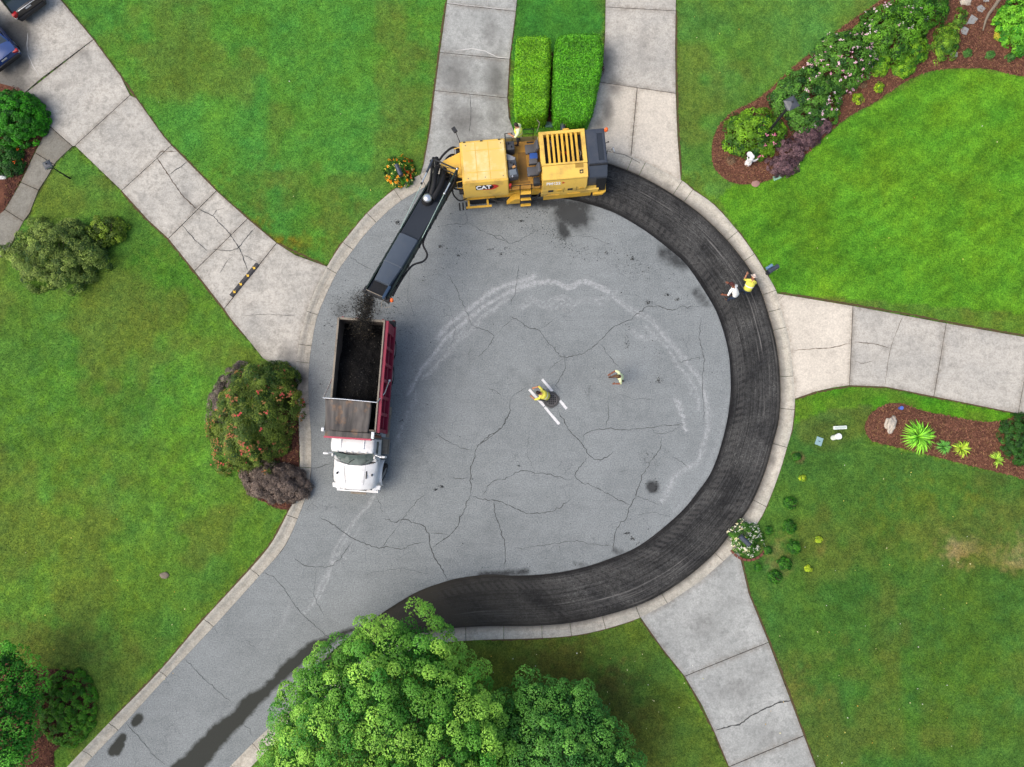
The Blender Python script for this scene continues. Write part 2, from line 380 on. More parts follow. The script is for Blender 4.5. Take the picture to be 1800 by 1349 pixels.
# ------------------------------------------------------------------ driveways and walk: every slab its own piece
DRIVES = {
 'driveway': [('long cracked pale concrete driveway with two cars parked at its head', [
    [(-140, -90), (40, -90), (107, 0), (165, 70), (73, 139), (41, 167), (-20, 212), (-140, 212)],
    [(41, 167), (165, 70), (213, 135), (229, 168), (132, 257), (128, 258), (86, 221), (60, 190)],
    [(132, 257), (229, 168), (240, 173), (288, 240), (302, 256), (214, 336)],
    [(214, 336), (302, 256), (331, 285), (381, 336), (296, 420), (260, 387)],
    [(296, 420), (381, 336), (435.6, 385), (342, 477)],
    [(342, 477), (435.6, 385), (486.6, 427.5), (394, 543.5)],
    [(394, 543.5), (486.6, 427.5), (520, 449), (576, 469), (557, 504), (540, 548), (527, 596), (521.5, 640), (521, 655), (490, 650), (462, 630), (430, 590), (405, 560)]]),
  ('stained concrete driveway passing under the front of the yellow milling machine', [
    [(796, -90), (918, -90), (907, 21), (785, 7)], [(785, 7), (907, 21), (901, 67), (896, 105), (773, 93)], [(773, 93), (896, 105), (892, 173), (764, 160)],
    [(764, 160), (892, 173), (895, 208), (905, 235), (925, 245), (870, 252), (820, 266), (775, 286), (739, 308), (745, 288), (756, 227)]]),
  ('pale concrete driveway beside the two clipped hedges behind the milling machine', [
    [(1065, -90), (1190, -90), (1188, 20), (1064, 13)], [(1064, 13), (1188, 20), (1187, 80), (1188, 165), (1120, 155), (1053, 145), (1059, 120), (1063, 67)],
    [(1053, 145), (1120, 155), (1109, 276), (1069, 263), (1012, 248.5), (1020, 245), (1031, 224), (1041, 187)], [(1120, 155), (1188, 165), (1191, 240), (1197, 318), (1135, 286), (1109, 276)]]),
  ('pale brushed concrete driveway between the bright lawn and the boulder bed', [
    [(1365, 516), (1499, 538), (1493, 678), (1465, 682), (1433, 689), (1396.5, 702), (1396, 690), (1393, 646), (1387, 597), (1377, 560)],
    [(1499, 538), (1663, 568.5), (1641, 697.6), (1556, 680.5), (1493, 678)], [(1663, 568.5), (1814, 595), (1789, 727.5), (1641, 697.6)], [(1814, 595), (1920, 612), (1900, 750), (1789, 727.5)]]),
  ('grey concrete driveway running down from the curb beside the white flower mailbox', [
    [(1125, 1085), (1173, 1060), (1230, 1022), (1271, 986), (1294, 965), (1298, 968), (1300, 975), (1316, 1043), (1351, 1129), (1203, 1189), (1166, 1143)],
    [(1203, 1189), (1351, 1129), (1389, 1229), (1413, 1293), (1281, 1348), (1255, 1286), (1233, 1239)], [(1281, 1348), (1413, 1293), (1434, 1349), (1475, 1450), (1325, 1450)]])],
 'footpath': [('narrow shaded concrete walk beside the mulch bed of the round bush', [
    [(86, 221), (128, 258), (99.6, 285), (96, 290), (62, 269)], [(62, 269), (96, 290), (85, 310), (68.5, 335), (37, 321)],
    [(37, 321), (68.5, 335), (53, 375), (42, 390), (9, 369)], [(9, 369), (42, 390), (15, 440), (-40, 490), (-80, 440)]])]}
BEDS = {
 'upper': [(1551, 0), (1640, -80), (1950, -80), (1950, 160), (1800, 135), (1782, 132), (1738, 122), (1693, 120), (1649, 123), (1615, 132), (1580, 151), (1533, 183), (1507, 196), (1471, 221), (1436, 253), (1400, 287), (1372, 308), (1347, 318), (1320, 324), (1293, 323), (1268, 310), (1254, 291), (1251, 262), (1256, 237), (1270, 214), (1292, 195), (1325, 179), (1354, 157), (1393, 120), (1480, 49)],
 'boulder': [(1589, 710), (1568, 709), (1545, 717), (1528, 732), (1520, 751), (1526, 768), (1538, 777), (1589, 789), (1652, 805), (1716, 821), (1779, 836), (1860, 852), (1860, 725), (1791, 731), (1766, 740), (1726, 742), (1684, 735), (1642, 727), (1610, 719)],
 'walk': [(-70, 130), (20, 150), (60, 180), (76, 200), (84, 221), (60, 269), (35, 321), (7, 369), (-10, 385), (-70, 385)],
 'hedge': [(964, 80), (980, 100), (1059, 112), (1054, 140), (1046, 173), (1037, 205), (1024, 240), (1000, 243), (960, 216), (918, 208), (912, 198), (958, 196)],
 'myrtle': [(503, 664), (518, 660), (522.5, 711), (525, 778), (526, 822), (518, 870), (505, 896), (470, 885), (430, 850), (470, 760), (480, 690)],
 'corner': [(-70, 1140), (9, 1163), (44, 1175), (124, 1179), (151, 1194), (167, 1219), (163, 1241), (151, 1268), (127, 1297), (95, 1322), (84, 1390), (-70, 1420)]}
BW = {k: world_poly(smooth_line(v + v[:1], 3)[:-1], .1) for k, v in BEDS.items()}
DW = [world_poly(p, .1) for lst in DRIVES.values() for _, ps in lst for p in ps]

# ------------------------------------------------------------------ materials of the setting
def turf_material(name):
    t = NT(name); c = t.attr('col', 'Color')
    f = t.noise(16, 5, .75); g = t.noise(5, 5, .7); h = t.noise(1.3, 3)
    m = t.mix(t.ramp(f, .38, .62), (.5, .55, .5), (1.5, 1.42, 1.35)); m2 = t.mix(t.ramp(g, .36, .64), (.76, .82, .86), (1.24, 1.17, 1.08)); 
    c = t.mix(1.0, t.mix(1.0, c, m, 'MULTIPLY'), m2, 'MULTIPLY')
    t.color(c); t.rough(.9); t.spec(.1); t.bump(f, .5, .03); return t.m
M_TURF = turf_material('turf')
def asphalt_material():
    t = NT('asphalt')
    fine = t.noise(15, 5, .85); mid = t.noise(2.1, 5, .62); big = t.noise(.33, 4, .55); grit = t.noise(70, 2, .8)
    vor = t.n('ShaderNodeTexVoronoi'); vor.inputs['Scale'].default_value = 30; t.l(t.coord(), vor.inputs['Vector'])
    c = t.mix(t.ramp(big, .3, .7), S(132, 138, 138), S(150, 156, 156))
    c = t.mix(t.ramp(mid, .35, .7, 0, .5), c, S(160, 166, 166))
    c = t.mix(1.0, c, t.mix(t.ramp(fine, .36, .64), (.62, .62, .63), (1.36, 1.36, 1.36)), 'MULTIPLY')
    c = t.mix(t.ramp(grit, .62, .75, 0, .5), c, S(176, 176, 174)); 
    # stretched tyre-polished streaks
    mp = t.n('ShaderNodeMapping'); t.l(t.coord(), mp.inputs[0]); mp.inputs['Rotation'].default_value = (0, 0, math.radians(48)); mp.inputs['Scale'].default_value = (.25, 2.2, 1)
    st = t.noise(1.0, 4, .6, mp.outputs[0]); c = t.mix(t.ramp(st, .5, .75, 0, .22), c, S(118, 122, 124))
    # hairline crazing
    dv = t.n('ShaderNodeTexVoronoi', feature='DISTANCE_TO_EDGE'); dv.inputs['Scale'].default_value = .75; wv = t.n('ShaderNodeVectorMath', operation='ADD'); nz = t.n('ShaderNodeTexNoise'); nz.inputs['Scale'].default_value = 2.4; nz.inputs['Detail'].default_value = 5; t.l(t.coord(), nz.inputs['Vector']); sc_ = t.n('ShaderNodeVectorMath', operation='SCALE'); sc_.inputs['Scale'].default_value = .55; t.l(nz.outputs['Color'], sc_.inputs[0]); t.l(t.coord(), wv.inputs[0]); t.l(sc_.outputs[0], wv.inputs[1]); t.l(wv.outputs[0], dv.inputs['Vector'])
    hair = t.math('MULTIPLY', t.ramp(dv.outputs['Distance'], .004, .016, 1, 0), t.ramp(t.noise(.5, 3, .6), .5, .62)); c = t.mix(t.math('MULTIPLY', hair, .34), c, S(84, 86, 88))
    d = t.attr('dust'); dn = t.noise(5.5, 6, .78); dn2 = t.noise(21, 5, .8)
    dsum = t.math('ADD', d, t.math('ADD', t.math('MULTIPLY', t.math('SUBTRACT', dn, .5), 2.4), t.math('MULTIPLY', t.math('SUBTRACT', dn2, .5), 2.0)))
    df = t.math('MULTIPLY', t.ramp(dsum, .50, 1.35), t.ramp(d, .05, .35)); df = t.math('ADD', t.math('MULTIPLY', df, .68), t.math('MULTIPLY', d, .07), True)
    c = t.mix(df, c, S(222, 224, 224))
    s_ = t.attr('stain'); sn = t.math('ADD', s_, t.math('ADD', t.math('MULTIPLY', t.math('SUBTRACT', t.noise(2.6, 6, .75), .5), 1.1), t.math('MULTIPLY', t.math('SUBTRACT', fine, .5), .9)))
    sf = t.math('MULTIPLY', t.ramp(sn, .30, .85), t.ramp(s_, .02, .2)); sf = t.math('MULTIPLY', sf, t.ramp(fine, .2, .6, .75, 1.0))
    c = t.mix(t.math('MULTIPLY', sf, .9), c, S(50, 51, 52))
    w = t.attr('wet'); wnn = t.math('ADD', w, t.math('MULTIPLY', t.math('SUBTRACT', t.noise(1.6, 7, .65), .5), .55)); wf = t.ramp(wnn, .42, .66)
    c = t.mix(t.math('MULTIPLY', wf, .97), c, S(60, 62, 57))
    t.color(c); t.rough(t.ramp(wf, 0, 1, .9, .75)); t.spec(.08); t.bump(fine, .35, .012); return t.m
M_ASPHALT = asphalt_material()
def milled_material():
    t = NT('milled_asphalt'); uv = t.n('ShaderNodeUVMap', uv_map='UVMap').outputs[0]
    sp = t.n('ShaderNodeSeparateXYZ'); t.l(uv, sp.inputs[0]); U, Vv = sp.outputs[0], sp.outputs[1]
    def stretched(su, sv, det=3, dist=0.0):
        cb = t.n('ShaderNodeCombineXYZ'); t.l(t.math('MULTIPLY', U, su), cb.inputs[0]); t.l(t.math('MULTIPLY', Vv, sv), cb.inputs[1])
        return t.noise(1.0, det, .6, cb.outputs[0], dist)
    along = stretched(.22, 44, 3); blot = stretched(.55, 1.1, 4); fine = t.noise(17, 5, .85); cross = stretched(9, 2.2, 3); tooth = stretched(16, 34, 2)
    c = t.mix(t.ramp(blot, .3, .72), S(44, 45, 46), S(88, 88, 86))
    c = t.mix(1.0, c, t.mix(t.ramp(along, .36, .64), (.60, .60, .60), (1.42, 1.42, 1.41)), 'MULTIPLY')
    gran = t.noise(8, 7, .85); c = t.mix(1.0, c, t.mix(t.ramp(gran, .38, .64), (.55, .55, .55), (1.5, 1.5, 1.5)), 'MULTIPLY')
    c = t.mix(t.math('MULTIPLY', t.ramp(tooth, .57, .74), t.ramp(blot, .42, .66)), c, S(136, 134, 130))
    c = t.mix(1.0, c, t.mix(t.ramp(fine, .36, .64), (.65, .65, .65), (1.35, 1.35, 1.35)), 'MULTIPLY')
    # scraped pale lines running round the cut
    for v0, wd, th in ((.70, .014, .46), (.80, .009, .51), (.62, .008, .54), (.955, .016, .5), (.03, .014, .52), (.76, .008, .55)):
        dv = t.math('ABSOLUTE', t.math('SUBTRACT', t.math('ADD', Vv, t.math('MULTIPLY', t.math('SUBTRACT', stretched(.22, .01, 1), .5), .05)), v0))
        line = t.ramp(dv, wd * .4, wd, 1, 0); brk = t.ramp(stretched(.3 + v0 * .2, 3.7, 4), th - .02, th + .16)
        c = t.mix(t.math('MULTIPLY', t.math('MULTIPLY', line, brk), .6), c, S(150, 148, 144))
    # crawler pad prints across the cut
    for v0, v1, th in ((.14, .31, .36), (.74, .86, .50)):
        inside = t.math('MULTIPLY', t.ramp(Vv, v0, v0 + .03), t.ramp(Vv, v1 - .03, v1, 1, 0))
        bars = t.math('SINE', t.math('MULTIPLY', U, 2 * PI / .36)); bar = t.ramp(bars, -.3, .2)
        k = t.math('MULTIPLY', t.math('MULTIPLY', inside, bar), t.ramp(stretched(.35, .2, 2), th - .03, th + .05))
        c = t.mix(t.math('MULTIPLY', t.math('MULTIPLY', k, t.ramp(fine, .3, .6, .5, 1)), .55), c, S(92, 91, 89)); 
    lip_shade = t.ramp(t.math('ADD', Vv, t.math('MULTIPLY', t.math('SUBTRACT', stretched(1.2, .5, 4), .5), .08)), .05, .12, 1, 0); c = t.mix(t.math('MULTIPLY', lip_shade, .8), c, S(38, 38, 39))  # cut wall's shadow painted in along the inner edge, together with dark dust
    lip2 = t.ramp(t.math('ADD', Vv, t.math('MULTIPLY', t.math('SUBTRACT', stretched(1.6, .5, 4), .5), .1)), .90, .97); c = t.mix(t.math('MULTIPLY', lip2, .6), c, S(42, 42, 42))
    # brown damp tail of the cut
    tail = t.ramp(U, 33.5, 40.5); c = t.mix(t.math('MULTIPLY', tail, t.ramp(blot, .25, .6, .45, 1)), c, S(72, 69, 62))
    t.color(c); t.rough(.85); t.spec(.08)
    t.bump(t.math('ADD', t.math('MULTIPLY', along, .6), t.math('ADD', t.math('MULTIPLY', fine, .5), tooth)), .6, .02); return t.m
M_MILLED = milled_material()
def concrete_material(name, c0, c1, grime, seed=0.0):
    t = NT(name); mp = t.n('ShaderNodeMapping'); t.l(t.coord(), mp.inputs[0]); mp.inputs['Location'].default_value = (seed, seed * .7, 0); v = mp.outputs[0]
    big = t.noise(.55, 5, .6, v); mid = t.noise(3.1, 6, .75, v); fine = t.noise(13, 5, .8, v); pock = t.noise(60, 2, .6, v)
    c = t.mix(t.ramp(big, .3, .7), c0, c1); c = t.mix(t.ramp(mid, .46, .7, 0, .7), c, grime); c = t.mix(t.ramp(t.noise(1.1, 7, .72, v), .52, .74, 0, .6), c, tuple(q * .72 for q in grime))
    c = t.mix(1.0, c, t.mix(t.ramp(fine, .34, .66), (.78, .78, .78), (1.2, 1.2, 1.19)), 'MULTIPLY'); c = t.mix(t.ramp(pock, .64, .72, 0, .45), c, grime)
    w = t.attr('stain'); wf = t.ramp(t.math('ADD', w, t.math('MULTIPLY', t.math('SUBTRACT', t.noise(2.6, 6, .7, v), .5), .55)), .2, .95)
    wf = t.math('MULTIPLY', wf, t.ramp(w, .01, .15)); c = t.mix(t.math('MULTIPLY', wf, t.ramp(fine, .2, .7, .6, .95)), c, S(88, 86, 82))
    e = t.attr('edge'); ef = t.math('MULTIPLY', e, t.ramp(t.noise(5, 4, .7, v), .3, .65)); c = t.mix(t.math('MULTIPLY', ef, .5), c, S(120, 106, 88))
    t.color(c); t.rough(.86); t.spec(.25); t.bump(fine, .25, .008); return t.m
M_CONC = [concrete_material('concrete', S(188, 186, 178), S(219, 214, 202), S(158, 156, 148)),
          concrete_material('concrete_worn', S(186, 184, 176), S(222, 217, 205), S(142, 140, 132), 13.),
          concrete_material('concrete_warm', S(222, 214, 198), S(240, 231, 214), S(206, 198, 184), 31.)]
M_CONC.append(concrete_material('concrete_grey', S(168, 171, 167), S(202, 204, 199), S(142, 145, 141), 61.))
M_PATH = concrete_material('concrete_walk', S(138, 136, 126), S(160, 157, 146), S(120, 117, 106), 47.)
M_CURB = concrete_material('concrete_curb', S(188, 186, 174), S(220, 213, 198), S(160, 158, 146), 5.)
def mulch_material():
    t = NT('mulch'); f = t.noise(22, 5, .8); g = t.noise(1.5, 4, .6); v = t.n('ShaderNodeTexVoronoi'); v.inputs['Scale'].default_value = 26; t.l(t.coord(), v.inputs['Vector'])
    c = t.mix(t.ramp(g, .3, .7), S(92, 62, 52), S(128, 88, 70)); c = t.mix(1.0, c, t.mix(t.ramp(f, .25, .75), (.55, .5, .5), (1.5, 1.45, 1.4)), 'MULTIPLY')
    t.color(c); t.rough(.95); t.spec(.1); t.bump(f, .8, .05); return t.m
M_MULCH = mulch_material()
M_CRACK = mat('crack_dirt', S(74, 76, 75), .95, .4, 30)
M_SEAL = mat('crack_filler_white', S(226, 224, 218), .8, .1, 20)
M_SOILCRACK = mat('crack_soil', S(96, 84, 70), .95, .3, 20)
M_PAINT_W = mat('road_paint_white', S(244, 244, 244), .75, .08, 22, dirt=S(170, 172, 172), dirt_amt=.5)

# ------------------------------------------------------------------ terrain far around, below everything
gm = bpy.data.meshes.new('ground'); s_ = 420
gm.from_pydata([(-s_, -s_, -.16), (s_, -s_, -.16), (s_, s_, -.16), (-s_, s_, -.16)], [], [(0, 1, 2, 3)])
set_col(gm, 'col', np.tile(np.array(S(92, 128, 46)), (4, 1)))
tag(link('ground', gm, M_TURF), kind='structure')

# ------------------------------------------------------------------ lawn sheet (turf reaches under slabs and beds)
big = [P2(a, b) for a, b in ((2600, 2030), (2600, -700), (-900, -700), (-900, 2030))]
lawn_poly = np.r_[out_w, np.array(big)]
FR0 = np.array(P2(-60, 1410)); FR1 = np.array(P2(1860, -60))
ZL = .10
lawn = sheet('lawn', lawn_poly, ZL, .19, M_TURF, extra_box=(FR0, FR1)); tag(lawn, kind='structure')
v = verts_np(lawn.data); c = turf_col(v[:, 0], v[:, 1])
und = np.zeros(len(v), bool)
for p in DW: und |= inpoly(v[:, 0], v[:, 1], p)
c[und] = S(52, 46, 38); set_col(lawn.data, 'col', c)

# ------------------------------------------------------------------ asphalt road
i0 = near_i(in_w, (930, 268)); i1 = near_i(in_w, (560, 1208))
road_poly = np.r_[in_w[:i0 + 1], mill_w, in_w[i1:]]
road = sheet('road', road_poly, 0.0, .085, M_ASPHALT, thick=.12, extra_box=(FR0, FR1)); tag(road, kind='structure')
road.data.materials.append(mat('cut_face', S(46, 46, 47), .95, .4, 20))
road.data.polygons.foreach_set('material_index', np.array([1 if len(p_.vertices) == 4 else 0 for p_ in road.data.polygons], dtype=np.int32))
v = verts_np(road.data); X, Y = v[:, 0], v[:, 1]
DUST = [([(712, 690), (735, 650), (770, 605), (800, 575), (835, 545), (870, 520), (905, 505), (940, 495), (975, 492), (1000, 502), (1022, 492), (1050, 500), (1072, 509)], 9, 1.0),
    ([(745, 668), (775, 640), (800, 608), (825, 585), (850, 560), (895, 525)], 8, .7), ([(920, 545), (935, 530), (960, 542), (985, 528), (1000, 540)], 7, .7), ([(1005, 545), (1030, 525), (1052, 530), (1085, 512)], 6, .7),
    ([(1078, 522), (1110, 545), (1140, 560), (1165, 585), (1187, 610), (1203, 632), (1226, 660), (1240, 690), (1246, 720), (1243, 760), (1236, 790), (1226, 815), (1205, 825), (1187, 840), (1174, 865), (1164, 882)], 8, .95),
    ([(1190, 700), (1200, 730), (1206, 760)], 6, .8), ([(1110, 575), (1130, 592), (1172, 590)], 7, .6), ([(1190, 640), (1210, 670), (1218, 700)], 6, .5), ([(1237, 830), (1215, 860), (1180, 885)], 8, .4),
    ([(712, 742), (690, 792), (672, 838), (650, 880), (612, 930), (592, 965), (575, 1010), (556, 1050), (535, 1080)], 4, .8), ([(642, 928), (612, 962), (588, 1000)], 5, .6), ([(735, 690), (712, 740), (700, 780)], 6, .6),
    ([(512, 1060), (495, 1100), (470, 1140)], 6, .5), ([(640, 1030), (560, 1090), (480, 1160), (360, 1280)], 22, .28), ([(600, 1020), (500, 1110), (420, 1180), (300, 1300)], 18, .25), ([(840, 960), (960, 950), (1060, 940)], 14, .3), ([(1280, 700), (1270, 762), (1248, 826), (1222, 866), (1188, 903)], 5, .55)]
STAIN = [([(996, 372), (1015, 380)], 30, 1.1), ([(988, 400), (992, 410)], 14, 1.0), ([(870, 352), (1030, 360)], 14, .9), ([(1170, 445), (1200, 462)], 20, .85), ([(1225, 515), (1240, 530)], 14, .7), ([(1146, 856), (1147, 857)], 12, 1.2), ([(1100, 936), (1126, 958)], 5, .9), ([(1080, 968), (1090, 972)], 10, .6),
    ([(845, 1012), (925, 1006)], 9, .8), ([(1010, 990), (1030, 994)], 7, .5), ([(1139, 531), (1141, 533)], 6, 1.2), ([(1173, 518), (1172, 521)], 5, 1.1), ([(1191, 527), (1193, 528)], 5, 1.1), ([(1159, 668), (1160, 673)], 6, 1.2), ([(770, 859), (780, 853)], 4, 1.2), ([(735, 872), (770, 858)], 4, .5),
    ([(694, 394), (702, 388)], 5, .9), ([(768, 430), (785, 436)], 3, .9), ([(800, 446), (812, 450)], 3, .8), ([(912, 387), (918, 392)], 4, 1.0), ([(1064, 444), (1070, 446)], 4, 1.0), ([(1108, 452), (1114, 458)], 4, 1.0), ([(888, 436), (890, 437)], 3, 1.0), ([(912, 819), (913, 820)], 3, 1.1),
    ([(600, 548), (640, 530), (660, 545)], 26, .55), ([(645, 520), (650, 540)], 12, .8), ([(706, 738), (708, 742)], 4, 1.1), ([(900, 650), (940, 690), (950, 640)], 12, .35), ([(955, 760), (950, 785)], 5, .4), ([(915, 870), (900, 915)], 6, .35), ([(560, 620), (556, 700), (560, 800)], 16, .25), ([(885, 610), (900, 640)], 20, .2)]
WET = [([(245, 1262), (237, 1271)], 8), ([(216, 1296), (196, 1322)], 8), ([(213, 1310), (206, 1322)], 7)]
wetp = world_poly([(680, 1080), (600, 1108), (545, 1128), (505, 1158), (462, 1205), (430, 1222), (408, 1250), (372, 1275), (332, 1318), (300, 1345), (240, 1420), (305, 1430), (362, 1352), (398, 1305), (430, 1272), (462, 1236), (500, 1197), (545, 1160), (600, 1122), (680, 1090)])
dust = np.zeros(len(v)); stain = np.zeros(len(v)); wet = np.zeros(len(v))
for pl, w, st in DUST:
    wp = resample(smooth_line(world_poly(pl), 4), 46); dr = np.random.default_rng(len(pl) * 7 + int(w)); nn_ = np.gradient(wp, axis=0); nn_ = np.c_[-nn_[:, 1], nn_[:, 0]] / (np.hypot(*nn_.T)[:, None] + 1e-9); near = dist_poly(X, Y, wp) < 4 * w / PXM; xs, ys = X[near], Y[near]
    for sub in range(4 if w < 14 else 7):   # several thin broken streaks side by side
        off = dr.normal(0, w * .62 / PXM) + np.cumsum(dr.normal(0, .05, 46)) * .22 + .04 * np.sin(np.arange(46) * dr.uniform(.5, .9) + dr.uniform(0, 6)); a0, a1 = sorted(dr.integers(0, 46, 2)); a0, a1 = (0, 46) if sub == 0 else (max(0, a0 - 6), min(46, a1 + 8))
        if a1 - a0 < 3: continue
        dd = dist_poly(xs, ys, (wp + nn_ * off[:, None])[a0:a1]); dust[near] = np.maximum(dust[near], st * dr.uniform(.6, 1.0) * np.exp(-(dd / (w * dr.uniform(.45, .85) / PXM)) ** 2))
for pl, w, st in STAIN:
    if w <= 6: continue
    d = dist_poly(X, Y, world_poly(pl)); stain = np.maximum(stain, st * np.exp(-(d / (w / PXM)) ** 2))
d = dist_poly(X, Y, mill_w); stain = np.maximum(stain, .42 * np.exp(-(d / .12) ** 2))
for pl, w in WET:
    d = dist_poly(X, Y, world_poly(pl)); wet = np.maximum(wet, np.clip(.95 - .45 * d / (w / PXM), 0, 1))
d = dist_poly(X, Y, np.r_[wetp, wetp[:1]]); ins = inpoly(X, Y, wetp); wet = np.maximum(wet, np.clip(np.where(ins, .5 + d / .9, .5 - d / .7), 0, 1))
set_f(road.data, 'dust', dust); set_f(road.data, 'stain', stain); set_f(road.data, 'wet', wet)

# ------------------------------------------------------------------ milled strip, 5 cm below the old surface
im0, im1 = near_i(in_w, (930, 268)), near_i(in_w, (560, 1208))
NU = 320; NV = 12
A_ = resample(mill_w, NU); B_ = resample(in_w[im0:im1 + 1] , NU)
lenU = np.r_[0, np.cumsum(np.hypot(*np.diff((A_ + B_) / 2, axis=0).T))]
Vt = []; UVs = []
for j in range(NV):
    t_ = j / (NV - 1); q = A_ * (1 - t_) + B_ * t_
    zz = -.075 + .014 * (_vn(q[:, 0], q[:, 1], .8, 21) - .5) + .010 * (_vn(q[:, 0], q[:, 1], .3, 22) - .5)
    Vt.append(np.c_[q, zz]); UVs.append(np.c_[lenU, np.full(NU, t_)])
Vt = np.concatenate(Vt); UVs = np.concatenate(UVs)
idx = np.arange(NU * NV).reshape(NV, NU)
Fq = np.stack([idx[:-1, :-1], idx[:-1, 1:], idx[1:, 1:], idx[1:, :-1]], -1).reshape(-1, 4)[:, ::-1]
mm = np_mesh('milled_strip', Vt, Fq); uvl = mm.uv_layers.new(name='UVMap')
uvl.data.foreach_set('uv', UVs[Fq.ravel()].astype(np.float32).ravel())
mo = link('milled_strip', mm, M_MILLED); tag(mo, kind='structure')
if mm.polygons[0].normal.z < 0: mm.flip_normals()

# ------------------------------------------------------------------ curb and gutter, poured in sections
curb = tag(empty('curb'), kind='structure')
JOINTS = [(60, 1414), (149, 1318), (192, 1269), (282, 1179), (360, 1088), (441, 1000), (505, 905), (528, 822), (525, 711), (521, 636), (527, 606), (540, 548), (574, 472), (604, 428), (646, 377), (693, 335), (738, 309), (800, 274), (880, 250), (960, 243), (1069, 263), (1112, 277), (1135, 286),
    (1198, 319), (1217, 335), (1296, 408), (1325, 448), (1363, 512), (1372, 543), (1381, 576), (1395, 662), (1395, 720), (1382, 787), (1346, 891), (1296, 962), (1271, 986), (1173, 1060), (1125, 1085), (1064, 1105), (1005, 1117), (953, 1121), (886, 1123), (820, 1126), (740, 1138), (660, 1170), (590, 1216), (520, 1274), (462, 1327), (425, 1365)]
FINE = 4000
of, nf0 = resample(out_w, FINE), resample(in_w, FINE); nf = []; j_ = 0
for k_ in range(FINE):
    lo_ = max(0, j_ - 30); hi_ = min(FINE, j_ + 120); j_ = lo_ + int(np.argmin(np.hypot(*(nf0[lo_:hi_] - of[k_]).T))); nf.append(nf0[j_])
nf = np.array(nf); ker = np.ones(25) / 25; nf[12:-12] = np.c_[np.convolve(nf[:, 0], ker, 'valid'), np.convolve(nf[:, 1], ker, 'valid')]
cuts = [0] + sorted(near_i(of, j) for j in JOINTS) + [FINE - 1]
prof = [(0.0, -.10), (0.0, .012), (.04, .018), (.42, .022), (.58, .05), (.72, .095), (.84, .118), (.98, .122), (1.0, .112), (1.0, -.05)]
for a, b in zip(cuts[:-1], cuts[1:]):
    if b - a < 6: continue
    k = np.linspace(a + .35, b - .35, max(5, (b - a) // 10)); fi = np.arange(FINE)
    o_ = np.c_[np.interp(k, fi, of[:, 0]), np.interp(k, fi, of[:, 1])]; n_ = np.c_[np.interp(k, fi, nf[:, 0]), np.interp(k, fi, nf[:, 1])]; ki = k; rings = np.stack([np.c_[n_ * (1 - t) + o_ * t, np.full(len(ki), z)] for t, z in prof], 1)
    dz = (random.random() - .5) * .008; rings[:, :, 2] += dz
    nR, nP = rings.shape[:2]; Vc = rings.reshape(-1, 3); id_ = np.arange(nR * nP).reshape(nR, nP)
    faces = np.stack([id_[:-1, :-1], id_[1:, :-1], id_[1:, 1:], id_[:-1, 1:]], -1).reshape(-1, 4).tolist() + [id_[0].tolist(), id_[-1][::-1].tolist()]
    me = bpy.data.meshes.new('curb_section'); me.from_pydata(Vc.tolist(), [], faces); me.update()
    if me.polygons[nP // 2].normal.z < 0: me.flip_normals()
    T = np.tile([t for t, _ in prof], nR); set_f(me, 'edge', np.where(T < .5, .55, .15))
    dm = np.exp(-(dist_poly(Vc[:, 0], Vc[:, 1], B_[:int(NU * .93)]) / .11) ** 2) * .9
    st = .22 * (_vn(Vc[:, 0], Vc[:, 1], 1.3, 33)) * (T > .2) * (T < .7) + dm
    for (qx, qy, rr) in ((1352, 808, 14), (532, 665, 14), (1290, 925, 12), (1338, 520, 10), (1368, 600, 8), (700, 330, 10)):
        q = P(qx, qy); st = np.maximum(st, np.exp(-(np.hypot(Vc[:, 0] - q.x, Vc[:, 1] - q.y) / (rr / PXM)) ** 2))
    set_f(me, 'stain', st); link('curb_section', me, M_CURB, curb)

# ------------------------------------------------------------------ slabs
CST = [(800, 130, 40, 60, .7), (872, 140, 25, 70, .8), (812, 212, 44, 40, .85), (862, 60, 20, 50, .55), (830, 250, 60, 22, .6), (1130, 80, 20, 80, .4), (1165, 120, 16, 60, .3), (240, 250, 26, 30, .35), (330, 420, 26, 30, .3), (180, 190, 34, 30, .35), (460, 500, 30, 26, .3), (370, 480, 20, 30, .3), (1440, 600, 60, 6, .2), (1580, 640, 90, 5, .25), (1720, 640, 70, 6, .25), (1240, 1100, 40, 30, .4), (1300, 1210, 40, 30, .45), (1350, 1300, 40, 30, .4), (1062, 105, 26, 50, .8), (1078, 150, 22, 30, .75), (1068, 195, 14, 40, .8), (1055, 222, 12, 20, .7), (800, 120, 26, 22, .55), (880, 90, 14, 60, .5), (795, 190, 30, 30, .6), (870, 200, 20, 40, .6), (830, 240, 40, 24, .45), (1090, 60, 16, 60, .35), (1150, 90, 16, 60, .25),
    (26, 66, 34, 42, 1.5), (10, 150, 50, 40, 1.5), (40, 118, 18, 28, 1.3), (62, 185, 34, 24, 1.0), (100, 215, 30, 20, .5), (150, 95, 16, 20, .5), (60, 180, 30, 18, .6), (110, 150, 26, 12, .5), (300, 290, 26, 12, .3), (328, 348, 16, 22, .55), (345, 368, 12, 9, .9), (505, 625, 20, 30, .6), (480, 600, 20, 30, .3), (430, 540, 14, 22, .3),
    (1500, 590, 6, 60, .25), (1570, 605, 40, 6, .3), (1560, 612, 16, 4, .6), (1600, 606, 8, 6, .5), (1655, 620, 5, 60, .5), (1330, 1180, 40, 30, .35), (1260, 1220, 30, 30, .35), (1190, 1120, 40, 20, .25), (1300, 1120, 30, 30, .25), (1380, 1300, 26, 20, .3), (1450, 560, 40, 8, .12)]
CSW = [(*P2(a, b, .1), rx / PXM, ry / PXM, s) for a, b, rx, ry, s in CST]
ZS = .128; di = 0
